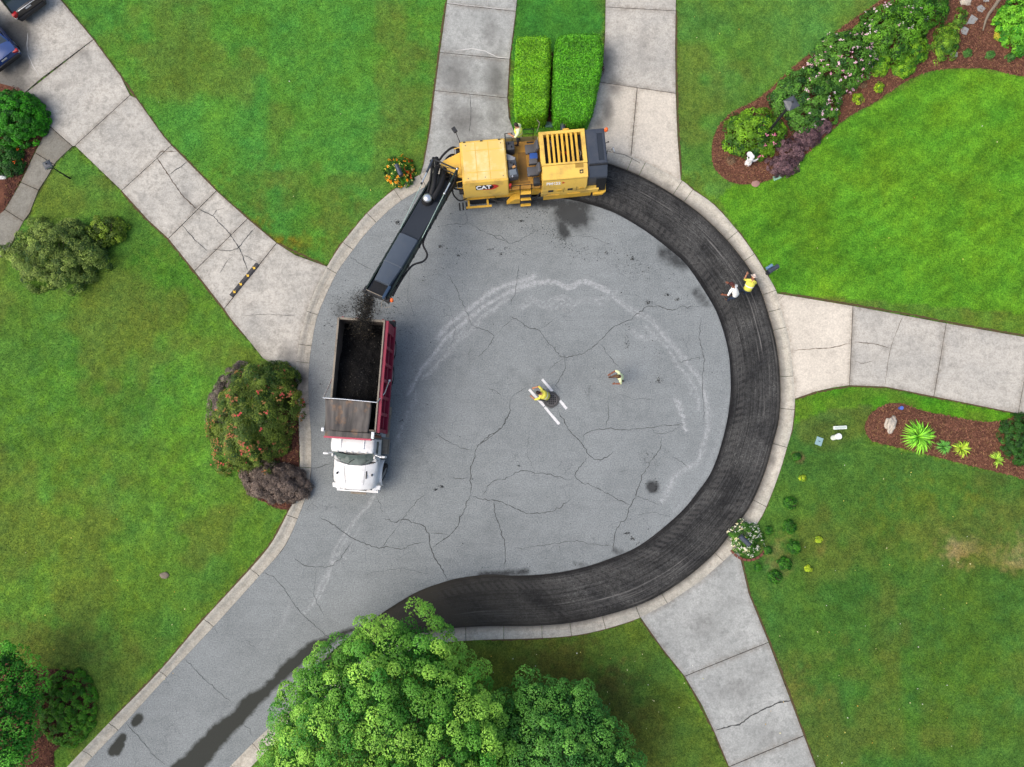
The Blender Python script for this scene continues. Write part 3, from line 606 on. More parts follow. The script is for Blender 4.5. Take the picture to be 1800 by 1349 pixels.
for kind_name, lst in DRIVES.items():
    for label, slabs in lst:
        dv = tag(empty(kind_name), kind='structure'); dv['label'] = label
        for si, p in enumerate(slabs):
            w = inset(world_poly(p, .1), .017)
            cm = M_PATH if kind_name == 'footpath' else (M_CONC[3] if di == 1 else M_CONC[1] if di == 0 else M_CONC[0]) 
            if di == 2 and si >= 2: cm = M_CONC[2]
            if di == 4: cm = M_CONC[3]  # light falloff towards the edge put into this driveway's darker concrete
            if di == 3: cm = M_CONC[0] if si else M_CONC[2]
            so = sheet('slab', w, ZS + (random.random() - .5) * .012, .16, cm, dv, thick=.11)
            vv = verts_np(so.data); st = np.zeros(len(vv))
            for qx, qy, rx, ry, s in CSW: st = np.maximum(st, s * np.exp(-np.hypot((vv[:, 0] - qx) / rx, (vv[:, 1] - qy) / ry) ** 2))
            ed = np.exp(-(dist_poly(vv[:, 0], vv[:, 1], np.r_[w, w[:1]]) / .16) ** 2)
            st = np.maximum(st, .25 * ed * _vn(vv[:, 0], vv[:, 1], .7, 44) * 1.5)
            set_f(so.data, 'stain', st); set_f(so.data, 'edge', ed)
        di += 1

# ------------------------------------------------------------------ mulch beds: a low mound each, with loose bark on top
bedlab = {'upper': 'long curved bark mulch bed of flowering shrubs beside bright lawn', 'boulder': 'bark mulch bed with pale boulder and spiky plants', 'walk': 'narrow bark mulch bed below the round bush by the walk',
          'hedge': 'dark mulch around the two clipped hedges', 'myrtle': 'dark red mulch between the crape myrtle and the curb', 'corner': 'mulch ring around the low round shrub and tree'}
M_CHIP = leaf_mat('bark_chip', .9, .1, 0.0)
for k, poly in BW.items():
    pr = np.r_[poly, poly[:1]]
    bo = sheet('mulch_bed', poly, ZL + .012, .2, M_MULCH, zfun=lambda x, y: .05 * np.clip(dist_poly(x, y, pr) / .3, 0, 1) + .03 * _vn(x, y, .4, 3) * np.clip(dist_poly(x, y, pr) / .2, 0, 1)); tag(bo, kind='structure'); bo['label'] = bedlab[k]
    lo, hi = np.maximum(poly.min(0), FR0), np.minimum(poly.max(0), FR1); ar = np.prod(hi - lo); n = int(ar * 330)
    x, y = rng.uniform(lo[0], hi[0], n), rng.uniform(lo[1], hi[1], n); kk = inpoly(x, y, inset(poly, -.03)); x, y = x[kk], y[kk]; n = len(x)
    z = ZL + .03 + .05 * np.clip(dist_poly(x, y, pr) / .3, 0, 1) + rng.uniform(0, .02, n)
    a = rng.uniform(0, 2 * PI, n); L = rng.uniform(.025, .08, n); W = rng.uniform(.006, .018, n); tl = rng.normal(0, .25, n)
    ca, sa = np.cos(a), np.sin(a); T_ = np.stack([ca * L, sa * L, tl * L], 1); N_ = np.stack([-sa * W, ca * W, rng.normal(0, .3, n) * W], 1); C_ = np.stack([x, y, z], 1)
    Vb = np.stack([C_ - T_ - N_, C_ + T_ - N_, C_ + T_ + N_, C_ - T_ + N_], 1).reshape(-1, 3)
    base = np.array(S(118, 82, 68)) if k in ('upper', 'boulder') else np.array(S(88, 58, 52)); 
    cc = base * rng.uniform(.45, 1.9, n)[:, None] * np.array([1, 1, 1]) ; cc = np.where(rng.random(n)[:, None] < .12, np.array(S(166, 128, 92)) * rng.uniform(.6, 1.1, n)[:, None], cc)
    link('bark_chips', np_mesh('bark_chips', Vb, np.arange(n * 4).reshape(-1, 4), np.repeat(cc, 4, 0)), M_CHIP, bo)['kind'] = 'stuff'

# ------------------------------------------------------------------ cracks: thin jagged ribbons of dirt set in the surface
def crack(pl_px, w, z, m, parent, jit=.02, name='crack'):
    pl = resample(world_poly(pl_px), max(4, int(sum(math.dist(a, b) for a, b in zip(pl_px, pl_px[1:])) / 4.5))); n = len(pl)
    nr = np.random.default_rng(int(abs(pl[0, 0] * 997 + pl[0, 1] * 131)) + n)
    j = nr.normal(0, jit, (n, 2)); j[0] = j[-1] = 0; pl = pl + j + np.cumsum(nr.normal(0, jit * .35, (n, 2)), 0) * np.sin(np.linspace(0, PI, n))[:, None]
    d = np.gradient(pl, axis=0); d /= np.hypot(*d.T)[:, None] + 1e-9; nn = np.c_[-d[:, 1], d[:, 0]]
    ww = w * nr.uniform(.45, 1.35, n) * np.clip(np.minimum(np.arange(n), np.arange(n)[::-1]) / 3 + .25, 0, 1); A = pl + nn * ww[:, None] / 2; B = pl - nn * ww[:, None] / 2
    V = np.r_[np.c_[A, np.full(n, z)], np.c_[B, np.full(n, z)]]; i = np.arange(n - 1); F = np.stack([i, i + n, i + n + 1, i + 1], 1)
    me = np_mesh(name, V, F)
    if me.polygons[0].normal.z < 0: me.flip_normals()
    return link(name, me, m, parent)
CR = [([(898, 725), (878, 756), (858, 768), (836, 787), (826, 821), (824, 841), (828, 855), (827, 869)], 3), ([(765, 763), (788, 776), (808, 787), (830, 791)], 2), ([(791, 838), (805, 842), (824, 840)], 2),
 ([(827, 870), (817, 894), (805, 920), (791, 939), (777, 951), (760, 962)], 3), ([(827, 870), (844, 877), (868, 879), (886, 884), (900, 892), (927, 903), (955, 900), (983, 892), (1003, 878)], 2.6), ([(868, 880), (871, 908), (878, 931), (886, 953), (888, 982), (887, 1003)], 2.6),
 ([(661, 872), (668, 886), (671, 903)], 2), ([(675, 911), (692, 918), (709, 913), (731, 918), (748, 927), (755, 939), (757, 956), (762, 975), (774, 996), (788, 1020)], 3.2), ([(757, 938), (774, 937), (789, 939)], 2),
 ([(560, 908), (582, 920), (608, 939), (633, 953), (653, 962), (670, 966), (681, 963), (706, 966), (729, 956), (748, 953)], 2.4), ([(516, 980), (530, 991), (557, 997), (582, 995), (596, 984), (619, 951)], 2), ([(670, 966), (686, 942), (709, 911), (734, 880), (748, 869)], 1.6), ([(540, 821), (557, 823), (582, 815)], 2), ([(540, 897), (545, 884), (560, 894)], 1.8),
 ([(979, 718), (991, 741), (1006, 764), (1023, 778), (1034, 799), (1044, 808), (1060, 808), (1078, 795)], 2.8), ([(1034, 805), (1014, 828), (1010, 838), (1029, 852), (1057, 861), (1080, 875), (1106, 887)], 2.6), ([(848, 872), (865, 846), (886, 842), (917, 828), (942, 833), (968, 836), (998, 845), (1006, 841)], 2.2),
 ([(1024, 776), (1027, 763), (1047, 756), (1065, 754), (1098, 757), (1126, 754), (1144, 753), (1167, 748), (1190, 748), (1206, 744)], 2.2), ([(1069, 705), (1070, 731), (1065, 753)], 1.7), ([(1163, 769), (1160, 790), (1144, 810), (1129, 836), (1121, 856), (1114, 874), (1104, 890), (1101, 908), (1083, 928), (1078, 951), (1078, 971)], 2.4),
 ([(899, 698), (895, 729), (881, 754), (858, 769), (840, 785)], 2), ([(857, 680), (873, 691), (886, 703)], 1.8), ([(1144, 753), (1154, 762), (1180, 759), (1195, 749)], 1.6), ([(904, 965), (942, 961), (978, 954), (1014, 950), (1044, 956), (1075, 960)], 1.5), ([(1180, 801), (1198, 813), (1211, 822)], 1.7), ([(1113, 870), (1130, 876), (1165, 890)], 1.4),
 ([(895, 557), (904, 559), (924, 573), (947, 581), (968, 605), (988, 627), (1009, 625), (1032, 619), (1052, 605), (1065, 592), (1078, 578), (1111, 563), (1139, 539), (1160, 538), (1183, 545), (1200, 539), (1223, 539)], 2.4), ([(1056, 605), (1070, 626), (1087, 645)], 2.2), ([(1232, 559), (1230, 585), (1232, 605), (1238, 628), (1236, 657), (1234, 680), (1235, 705), (1238, 740)], 1.9),
 ([(947, 581), (963, 572), (978, 559)], 1.5), ([(828, 578), (840, 577), (855, 579), (868, 588), (863, 600), (848, 620), (840, 628)], 1.9), ([(900, 562), (883, 577), (871, 588)], 1.8), ([(991, 628), (995, 644), (988, 662), (978, 677), (983, 687)], 2), ([(912, 467), (908, 498), (905, 519), (895, 536)], 1.7), ([(855, 408), (878, 421), (901, 429), (924, 417), (950, 402)], 1.6),
 ([(616, 451), (626, 459), (656, 476)], 1.8), ([(776, 397), (798, 394), (818, 395), (822, 390), (817, 372)], 1.8), ([(822, 392), (844, 404), (860, 413), (880, 416), (894, 428)], 1.8), ([(786, 480), (798, 500), (824, 554), (829, 570), (840, 577)], 1.6), ([(573, 534), (586, 534), (602, 542)], 1.6), ([(968, 420), (1000, 415), (1040, 418), (1075, 430)], 1.3), ([(1183, 641), (1206, 632), (1237, 626)], 1.4),
 ([(461, 1007), (481, 1015), (498, 1032), (513, 1057), (536, 1084), (565, 1110), (585, 1127)], 2), ([(325, 1158), (345, 1179), (374, 1205), (406, 1234)], 2), ([(221, 1270), (244, 1295), (267, 1324), (290, 1345)], 2), ([(426, 1272), (438, 1283), (444, 1299)], 1.7), ([(377, 1101), (384, 1116)], 1.6), ([(556, 1000), (552, 1050), (570, 1085)], 1.2), ([(899, 698), (915, 688), (928, 680)], 1.6), ([(1080, 690), (1110, 700), (1150, 702)], 1.1), ([(960, 655), (975, 640), (990, 630)], 1.4),
 ([(700, 420), (720, 470), (716, 520), (730, 560)], 1.1), ([(750, 520), (790, 540), (800, 580), (790, 620)], 1.1), ([(640, 1010), (700, 1000), (760, 1010)], 1.0), ([(930, 760), (925, 800), (940, 830)], 1.0), ([(1180, 910), (1150, 900), (1120, 905)], 1.0)]
for pl, w in CR: crack(pl, w * .44 / PXM, .004, M_CRACK, road, .026)
DC = [([(278, 279), (300, 313), (324, 347), (347, 369)], 3.4, M_SOILCRACK), ([(298, 309), (315, 299), (331, 286)], 2.4, M_CRACK), ([(277, 279), (284, 268), (300, 268), (314, 268)], 2.2, M_SOILCRACK), ([(351, 369), (376, 382), (405, 413), (424, 442), (437, 476)], 2.4, M_CRACK), ([(322, 397), (345, 424), (368, 444)], 1.8, M_CRACK), ([(376, 440), (407, 443), (421, 437), (437, 416), (450, 402)], 2.2, M_CRACK),
 ([(376, 381), (383, 370), (395, 368)], 1.8, M_CRACK), ([(424, 449), (437, 452), (454, 462)], 1.4, M_CRACK), ([(388, 482), (400, 462), (411, 452)], 1.2, M_CRACK), ([(430, 556), (470, 553), (520, 556)], 1.2, M_CRACK), ([(1392, 617), (1426, 614), (1458, 612), (1480, 607), (1492, 605)], 2.2, M_SOILCRACK), ([(1500, 636), (1512, 640), (1531, 636)], 2.2, M_SOILCRACK), ([(1500, 602), (1530, 604), (1560, 613)], 2.4, M_SOILCRACK), ([(1585, 556), (1568, 597), (1560, 627), (1554, 675)], 1.2, M_SOILCRACK),
 ([(1257, 1282), (1280, 1276), (1300, 1272), (1318, 1258), (1340, 1247), (1365, 1235), (1388, 1230)], 3.6, M_CRACK), ([(800, 92), (830, 88), (855, 93), (875, 103), (895, 104)], 2.2, M_SEAL), ([(857, 0), (858, 14)], 2.0, M_SEAL), ([(790, 9), (850, 15), (905, 20)], 1.6, M_SEAL), ([(826, 168), (828, 200), (824, 240)], 1.6, M_CRACK), ([(1366, 530), (1376, 520)], 1.6, M_CRACK),
 ([(52, 60), (50, 80), (52, 100), (60, 118), (72, 136)], 2.0, M_SEAL)]
dparent = [o for o in col.objects if o.name.startswith('driveway')]
dslabs = [(o, inset(np.array([o.matrix_world @ v.co for v in o.data.vertices])[:, :2][:4], 0)) for d in dparent for o in d.children]
def drive_of(px):
    q = np.array(P2(*px)); best = None
    for d, (lab, slabs) in zip(dparent, DRIVES['driveway']):
        for p in slabs:
            w = world_poly(p); m = np.hypot(*(w.mean(0) - q))
            if best is None or m < best[0]: best = (m, d)
    return best[1]
for pl, w, m in DC: crack(pl, w * .55 / PXM, ZS + .0105, m, drive_of(pl[len(pl) // 2]), .012)

# bare soil line where turf meets kerb and slabs
M_SOIL = mat('edge_soil', S(92, 76, 48), .95, .4, 18)
def soil_edge(line_px, w): crack(line_px, w / PXM, ZL + .012, M_SOIL, lawn, .012, 'soil_edge')
soil_edge(CURB_OUT[4:12], 4); soil_edge(CURB_OUT[19:25], 5); soil_edge(CURB_OUT[33:40], 4); soil_edge(CURB_OUT[43:50], 3); soil_edge(CURB_OUT[54:59], 4)
for ln in ([(107, 0), (165, 70), (213, 135), (288, 240), (381, 336), (487, 428), (576, 470)], [(214, 337), (260, 388), (296, 421), (394, 544), (430, 591)], [(785, 0), (775, 67), (764, 160), (756, 227), (744, 300)], [(907, 21), (896, 105), (892, 173), (897, 212)], [(1188, 20), (1188, 165), (1192, 240), (1197, 316)], [(1366, 515), (1499, 537), (1663, 567), (1810, 593)], [(1397, 703), (1433, 690), (1493, 679), (1556, 681), (1641, 698), (1789, 728)], [(1125, 1087), (1166, 1144), (1203, 1190), (1255, 1287), (1280, 1347)], [(1301, 976), (1316, 1042), (1351, 1128), (1389, 1228), (1433, 1348)]): soil_edge(ln, 3.4)
# white paint strokes beside the manhole
for a, b in (((930, 685), (957, 714)), ((957.5, 716), (983, 746)), ((953, 667), (971, 688)), ((984, 704), (996, 719))):
    A, B = P(*a), P(*b); d = (B - A).normalized(); n = Vector((-d.y, d.x, 0)) * .068; pts = []
    N = 12
    for k in range(N + 1): pts.append(A.lerp(B, k / N) + n * (1 + random.uniform(-.12, .12)))
    for k in range(N, -1, -1): pts.append(A.lerp(B, k / N) - n * (1 + random.uniform(-.12, .12)))
    me = bpy.data.meshes.new('paint_stroke'); me.from_pydata([(p.x, p.y, .0055) for p in pts], [], [list(range(len(pts)))]); me.update()
    if me.polygons[0].normal.z < 0: me.flip_normals()
    link('painted_line', me, M_PAINT_W, road)
# ------------------------------------------------------------------ grass blades over the lawn
NB = 420000
x = rng.uniform(FR0[0], FR1[0], NB); y = rng.uniform(FR0[1], FR1[1], NB)
keep = inpoly(x, y, lawn_poly)
for p in DW: keep &= ~inpoly(x, y, inset(p, .0))
for p in BW.values(): keep &= ~inpoly(x, y, p)
x, y = x[keep], y[keep]; n = len(x)
a = rng.uniform(0, 2 * PI, n); h = rng.uniform(.03, .065, n); ln = rng.uniform(.015, .06, n); wd = rng.uniform(.008, .02, n)
z = np.full(n, ZL - .005)
b0 = np.stack([x - np.sin(a) * wd, y + np.cos(a) * wd, z], 1); b1 = np.stack([x + np.sin(a) * wd, y - np.cos(a) * wd, z], 1); tp = np.stack([x + np.cos(a) * ln, y + np.sin(a) * ln, z + h], 1)
cc = turf_col(x, y) * rng.uniform(.65, 1.5, n)[:, None]
grass = link('grass', np_mesh('grass', np.stack([b0, b1, tp], 1).reshape(-1, 3), np.arange(n * 3).reshape(-1, 3), np.repeat(cc, 3, 0)), M_GRASSBLADE); tag(grass, 'short mown green grass covering the yards', kind='stuff')
# ------------------------------------------------------------------ vegetation
def unit(n, lo=-1.0):
    z = rng.uniform(lo, 1, n); a = rng.uniform(0, 2 * PI, n); r = np.sqrt(np.clip(1 - z * z, 0, 1)); return np.stack([r * np.cos(a), r * np.sin(a), z], 1)
def norm(v): return v / (np.linalg.norm(v, axis=1, keepdims=True) + 1e-9)
def leaf_cards(name, pos, nrm, size, colr, m, parent, aspect=.5, fold=.18, droop=.0):
    """every leaf is two triangles folded along its midrib"""
    n = len(pos); r = unit(n); t = norm(np.cross(nrm, r)); b = np.cross(nrm, t)
    size = np.asarray(size) * np.ones(n); L = size[:, None] * .5; W = L * aspect
    base = pos - t * L; tip = pos + t * L - nrm * (droop * size)[:, None]; l = pos + b * W + nrm * (fold * size)[:, None]; rr = pos - b * W + nrm * (fold * size)[:, None]
    V = np.stack([base, l, tip, rr], 1).reshape(-1, 3); i = np.arange(n)[:, None] * 4
    F = np.concatenate([i + np.array([[0, 1, 2]]), i + np.array([[0, 2, 3]])], 1).reshape(-1, 3)
    return link(name, np_mesh(name, V, F, np.repeat(colr, 4, 0)), m, parent)
def mixcol(n, ca, cb, jit=.25, pw=1.0):
    t = rng.random(n)[:, None] ** pw; return (np.array(ca) * (1 - t) + np.array(cb) * t) * rng.uniform(1 - jit, 1 + jit, n)[:, None]
def clumps(C, N, rc, per, ca, cb, jit=.2, hemi=.75, pw=1.0, tight=.45):
    """leaves gathered in rounded sprays at C facing N"""
    m = len(C); rc = np.asarray(rc) * np.ones(m); u = unit(m * per)
    Nn = np.repeat(N, per, 0); u = norm(u + Nn * hemi); rr = np.repeat(rc, per) * rng.uniform(tight, 1.0, m * per) ** .6
    pos = np.repeat(C, per, 0) + u * rr[:, None] * np.array([1, 1, .8]); nr = norm(u * .8 + Nn * .3 + np.array([0, 0, .55]) + rng.normal(0, .28, (m * per, 3)))
    cc = np.repeat(mixcol(m, ca, cb, jit, pw), per, 0) * rng.uniform(.75, 1.3, m * per)[:, None]
    return pos, nr, cc
def dome(n, R, lump=.12, lo=-.05, seed=0):
    u = unit(n, lo); w = 1 + lump * (np.sin(u[:, 0] * 5.3 + seed) * np.cos(u[:, 1] * 4.7 + seed * 1.7) + .6 * np.sin(u[:, 0] * 11 + u[:, 1] * 9 + seed * 2.3))
    return u * np.array(R) * w[:, None], u
def stems(parent, h, r, n=5, m=None, rad=.02):
    b = MB()
    for k in range(n):
        a = 2 * PI * k / n + random.random(); q = random.uniform(.35, .7)
        b.tube([(.05 * math.cos(a), .05 * math.sin(a), -.1), (r * q * .5 * math.cos(a), r * q * .5 * math.sin(a), h * .4), (r * q * math.cos(a + .3), r * q * math.sin(a + .3), h * .75)], [rad, rad * .8, rad * .45], 5)
    return b.build('stems', m or M_BARK, parent)
G1, G2 = S(64, 132, 26, 1.0), S(22, 64, 14, 1.0)
def shrub(name, label, cat, px, py, rx, ry, h, ca, cb, leaf=.085, nc=90, per=60, rot=0, lump=.12, rc=.24, flowers=(), group=None, z0=None, aspect=.55, bare=0.0, seed=None, foliage='foliage'):
    z0 = ZL + .03 if z0 is None else z0; zz = z0 + h * .55; c = P(px, py, zz); k = (CAM_H - zz) / FPX
    o = empty(name, (c.x, c.y, z0), math.radians(rot)); tag(o, label, cat, group)
    R = (rx * k, ry * k, h); s = random.random() * 9 if seed is None else seed
    rc = min(rc, .45 * min(R[0], R[1]) + .02); Ri = (max(R[0] - rc * .7, .02), max(R[1] - rc * .7, .02), max(R[2] - rc * .6, .03))
    C, N = dome(nc, Ri, lump, -.02, s); C2, N2 = dome(nc // 2, tuple(v * .68 for v in Ri), lump, 0, s)
    C, N = np.r_[C, C2], np.r_[N, N2]
    pos, nr, cc = clumps(C, N, rc * rng.uniform(.7, 1.2, len(C)), per, ca, cb)
    pos[:, 2] = np.maximum(pos[:, 2], .01)
    leaf_cards(foliage, pos, nr, leaf * rng.uniform(.7, 1.3, len(pos)), cc, M_LEAF, o, aspect)
    stems(o, h, min(R[0], R[1]), 6)
    for fc, nf, fs, where in flowers:
        C, N = dome(nf * 3, (R[0] * .98, R[1] * .98, R[2] * 1.03), lump, .1, s)
        if where is not None: kk = where(C[:, 0] / R[0], C[:, 1] / R[1]); C, N = C[kk], N[kk]
        C, N = C[:nf], N[:nf]; per_f = 5
        pf = np.repeat(C, per_f, 0) + rng.normal(0, fs * .55, (len(C) * per_f, 3)) * np.array([1, 1, .5]); nf_ = norm(np.repeat(N, per_f, 0) + np.array([0, 0, .8]) + rng.normal(0, .3, (len(C) * per_f, 3)))
        f = leaf_cards('blossoms', pf, nf_, fs * rng.uniform(.7, 1.3, len(pf)), np.repeat(mixcol(len(C), fc[0], fc[1], .1), per_f, 0), M_PETAL, o, .8, .1); f['kind'] = 'stuff'
    return o

# two clipped hedges
def hedge(label, top_px, h, n, ca, cb, leaf=.075):
    pw = world_poly(smooth_line(top_px + top_px[:1], 4)[:-1], ZL + h); c = pw.mean(0); o = empty('clipped_hedge', (c[0], c[1], ZL)); tag(o, label, 'hedge', 'clipped hedges between the two driveways')
    q = inset(pw - c, .06); lo, hi = q.min(0), q.max(0); pr = np.r_[q, q[:1]]
    x = rng.uniform(lo[0], hi[0], n * 2); y = rng.uniform(lo[1], hi[1], n * 2); k = inpoly(x, y, q); x, y = x[k][:n], y[k][:n]
    d = dist_poly(x, y, pr); z = h - .16 * np.clip(1 - d / .22, 0, 1) ** 2 + .07 * (_vn(x, y, .45, 61) - .5) + .05 * (_vn(x, y, .16, 62) - .5) - rng.random(len(x)) ** 2 * .16
    top = np.c_[x, y, z]; nt = norm(np.c_[rng.normal(0, .45, len(x)), rng.normal(0, .45, len(x)), np.ones(len(x))])
    m = n; s = resample(pr, m); e = np.gradient(s, axis=0); e /= np.hypot(*e.T)[:, None] + 1e-9; nn = np.c_[e[:, 1], -e[:, 0]]
    a_ = np.sum(q[:, 0] * np.roll(q[:, 1], -1) - np.roll(q[:, 0], -1) * q[:, 1]); nn *= np.sign(a_)
    zz = rng.random(m) * (h - .1) + .02; off = rng.normal(0, .035, m) + .07 * (_vn(s[:, 0] + s[:, 1], zz, .3, 63) - .5); side = np.c_[s + nn * off[:, None] + rng.normal(0, .02, (m, 2)), zz]
    ns = norm(np.c_[nn, np.full(m, .45)] + rng.normal(0, .45, (m, 3)))
    pos, nr = np.r_[top, side], np.r_[nt, ns]; pt = _vn(pos[:, 0] * 1.0, pos[:, 1] + pos[:, 2], .35, 64)
    cc = mixcol(len(pos), ca, cb, .25, 1.3) * (.8 + .4 * pt)[:, None]
    leaf_cards('foliage', pos, nr, leaf * rng.uniform(.7, 1.4, len(pos)), cc, M_LEAF, o, .55)
    b = MB(); pts = inset(q, .2); b.prism([(a[0], a[1], 0) for a in pts], (0, 0, h - .3)); b.build('inner_core', mat('hedge_core', S(30, 44, 16), .95, .5, 14), o)  # solid dark block added inside so the leaf shell is not see-through
    return o
hedge('narrower clipped box hedge, yellow-green, next to the driveway with the white crack', [(908, 66), (914, 62), (960, 62), (968, 72), (967, 130), (963, 190), (955, 202), (915, 203), (906, 192), (905, 130)], 1.5, 17000, S(132, 196, 34, 1.0), S(50, 118, 16, 1.0))
hedge('wider deep green clipped box hedge with rounded corners behind the engine grille', [(978, 66), (992, 58), (1045, 57), (1057, 66), (1061, 88), (1058, 120), (1049, 165), (1040, 200), (1024, 214), (990, 212), (974, 200), (972, 150), (975, 90)], 1.5, 22000, S(104, 184, 36, 1.0), S(34, 104, 16, 1.0))

# ---- trees
def tree(label, px, py, zc, R, nc, rc, per, ca, cb, leaf, trunk_r, seed, inner=.35, name='shade_tree', group=None, lumps=.16, pw=1.0, spacing=1.2):
    c = P(px, py, zc); o = empty(name, (c.x, c.y, ZL)); tag(o, label, 'tree', group)
    zc0 = zc - ZL - R[2] * .35
    C, N = dome(nc * 7, (R[0] - rc * .6, R[1] - rc * .6, R[2]), lumps, -.12, seed); sel = []; cell = {}; md = rc * spacing
    for i_ in range(len(C)):      # clumps keep their distance so that dark gaps stay between them
        kx = tuple((C[i_] / md).astype(int)); ok = True
        for dx in (-1, 0, 1):
            for dy in (-1, 0, 1):
                for dz in (-1, 0, 1):
                    for j_ in cell.get((kx[0] + dx, kx[1] + dy, kx[2] + dz), ()):
                        if np.sum((C[j_] - C[i_]) ** 2) < md * md: ok = False
        if ok: sel.append(i_); cell.setdefault(kx, []).append(i_)
    sel = sel[:nc]; C, N = C[sel], N[sel]; nc = len(sel); ni = int(nc * inner); C2, N2 = dome(ni, tuple(v * .72 for v in R), lumps, 0, seed)
    C, N = np.r_[C * rng.uniform(.9, 1.07, (nc, 1)), C2], np.r_[N, N2]; 
    rcs = rc * rng.uniform(.7, 1.25, len(C)); pos, nr, cc = clumps(C, norm(N + np.array([0, 0, .5])), rcs, per, ca, cb, .14, .45, pw, .6)
    # inner leaves filling the crown, its inner shade painted into their darker colour
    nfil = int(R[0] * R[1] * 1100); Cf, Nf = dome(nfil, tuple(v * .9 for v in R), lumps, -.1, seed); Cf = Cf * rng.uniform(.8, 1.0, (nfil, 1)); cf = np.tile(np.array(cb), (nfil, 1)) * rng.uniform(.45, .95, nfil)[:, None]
    lf = np.r_[leaf * rng.uniform(.7, 1.3, len(pos)), leaf * rng.uniform(1.1, 1.9, nfil)]
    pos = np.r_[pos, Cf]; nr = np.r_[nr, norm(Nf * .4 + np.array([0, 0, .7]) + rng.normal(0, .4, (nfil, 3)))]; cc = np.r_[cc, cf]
    pos[:, 2] += zc0
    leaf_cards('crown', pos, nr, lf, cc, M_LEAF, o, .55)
    b = MB(); h = zc0 + R[2] * .3
    b.tube([(0, 0, -.15), (.03, .02, h * .35), (-.04, .05, h * .7), (0, 0, h)], [trunk_r * 1.25, trunk_r, trunk_r * .8, trunk_r * .4], 10)
    for k in range(11):
        a = 2 * PI * k / 11 + random.random() * .4; z_ = h * random.uniform(.4, .8); q = random.uniform(.55, .85)
        b.tube([(0, 0, z_), (R[0] * q * .5 * math.cos(a), R[1] * q * .5 * math.sin(a), z_ + R[2] * .25), (R[0] * q * math.cos(a + .2), R[1] * q * math.sin(a + .2), z_ + R[2] * .42)], [trunk_r * .5, trunk_r * .3, trunk_r * .1], 6)
    b.build('trunk', M_BARK, o); return o
tree('huge bright green leafy tree overhanging the street with rosette clumps of leaves', 673, 1370, 5.0, (5.6, 6.5, 3.9), 950, .40, 170, S(160, 210, 80, 1.0), S(64, 134, 38, 1.0), .10, .24, 1.0, .22, lumps=.055, pw=.75)
tree('smaller darker green tree beside the huge tree, over the shaded lawn', 970, 1368, 3.7, (4.0, 4.1, 2.9), 520, .36, 120, S(112, 172, 68, 1.0), S(50, 114, 40, 1.0), .1, .16, 4.0, .25, lumps=.08)
tree('dark green leafy tree at the corner over the low round shrub', -14, 1266, 3.2, (1.75, 3.3, 2.2), 300, .38, 110, S(104, 186, 52, 1.0), S(52, 128, 30, 1.0), .105, .14, 2.2, .25, lumps=.1)

# ---- low shrubs on the left side
shrub('round_shrub', 'low round clipped shrub in the mulch ring beside the corner tree', 'shrub', 114, 1247, 50, 66, .6, S(92, 156, 26, 1.0), S(44, 104, 12, 1.0), .06, 260, 60, rc=.16, lump=.03)
shrub('round_shrub', 'big glossy round bush beside the parked blue car', 'shrub', 14, 201, 58, 54, 1.7, S(66, 158, 10, 1.0), S(14, 74, 4, 1.0), .09, 300, 70, rc=.2, lump=.03)
shrub('flowering_shrub', 'small leafy plant with orange flowers below the big round bush', 'shrub', 10, 280, 30, 30, .7, S(44, 110, 18, 1.0), S(14, 54, 8, 1.0), .09, 60, 50, flowers=[((S(226, 80, 30, 1), S(240, 140, 60, 1)), 8, .07, None)])
shrub('loose_shrub', 'large loose olive shrub spreading over the walk and lawn', 'shrub', 88, 442, 84, 66, 1.9, S(140, 162, 74, 1.0), S(52, 84, 30, 1.0), .09, 420, 60, rc=.26, lump=.2, rot=12, aspect=.45)
shrub('loose_shrub', 'small yellow-green shrub at the edge of the large olive shrub', 'shrub', 184, 402, 33, 28, 1.1, S(128, 156, 40, 1.0), S(40, 66, 16, 1.0), .08, 80, 50, rc=.2, lump=.16)
shrub('flowering_shrub', 'crape myrtle with red flower heads beside the curb', 'shrub', 440, 736, 74, 102, 2.5, S(122, 142, 50, 1.0), S(38, 74, 20, 1.0), .09, 620, 60, rc=.26, lump=.14, aspect=.42,
      flowers=[((S(206, 76, 84, 1), S(186, 104, 86, 1)), 30, .11, None), ((S(166, 104, 78, 1), S(150, 124, 72, 1)), 190, .09, None)], rot=-14)
shrub('flowering_shrub', 'upper lobe of the crape myrtle reaching over the driveway edge', 'shrub', 464, 668, 50, 36, 2.2, S(112, 136, 46, 1.0), S(36, 72, 20, 1.0), .09, 220, 55, rc=.26, lump=.14, aspect=.42, flowers=[((S(206, 76, 84, 1), S(186, 104, 86, 1)), 10, .1, None)])  # lobe of the same crape myrtle, set apart as its own bush
shrub('dusky_shrub', 'grey-brown feathery shrub hanging over the curb behind the white truck', 'shrub', 480, 848, 62, 36, 1.1, S(150, 134, 124, 1.0), S(78, 68, 64, 1.0), .1, 260, 60, rc=.22, lump=.1, aspect=.26, rot=-8)
shrub('dusky_shrub', 'dusky grey shrub peeping out behind the crape myrtle on the lawn side', 'shrub', 396, 690, 26, 60, 1.0, S(150, 136, 130, 1.0), S(80, 72, 68, 1.0), .09, 110, 60, rc=.18, lump=.1, aspect=.26, rot=-25)

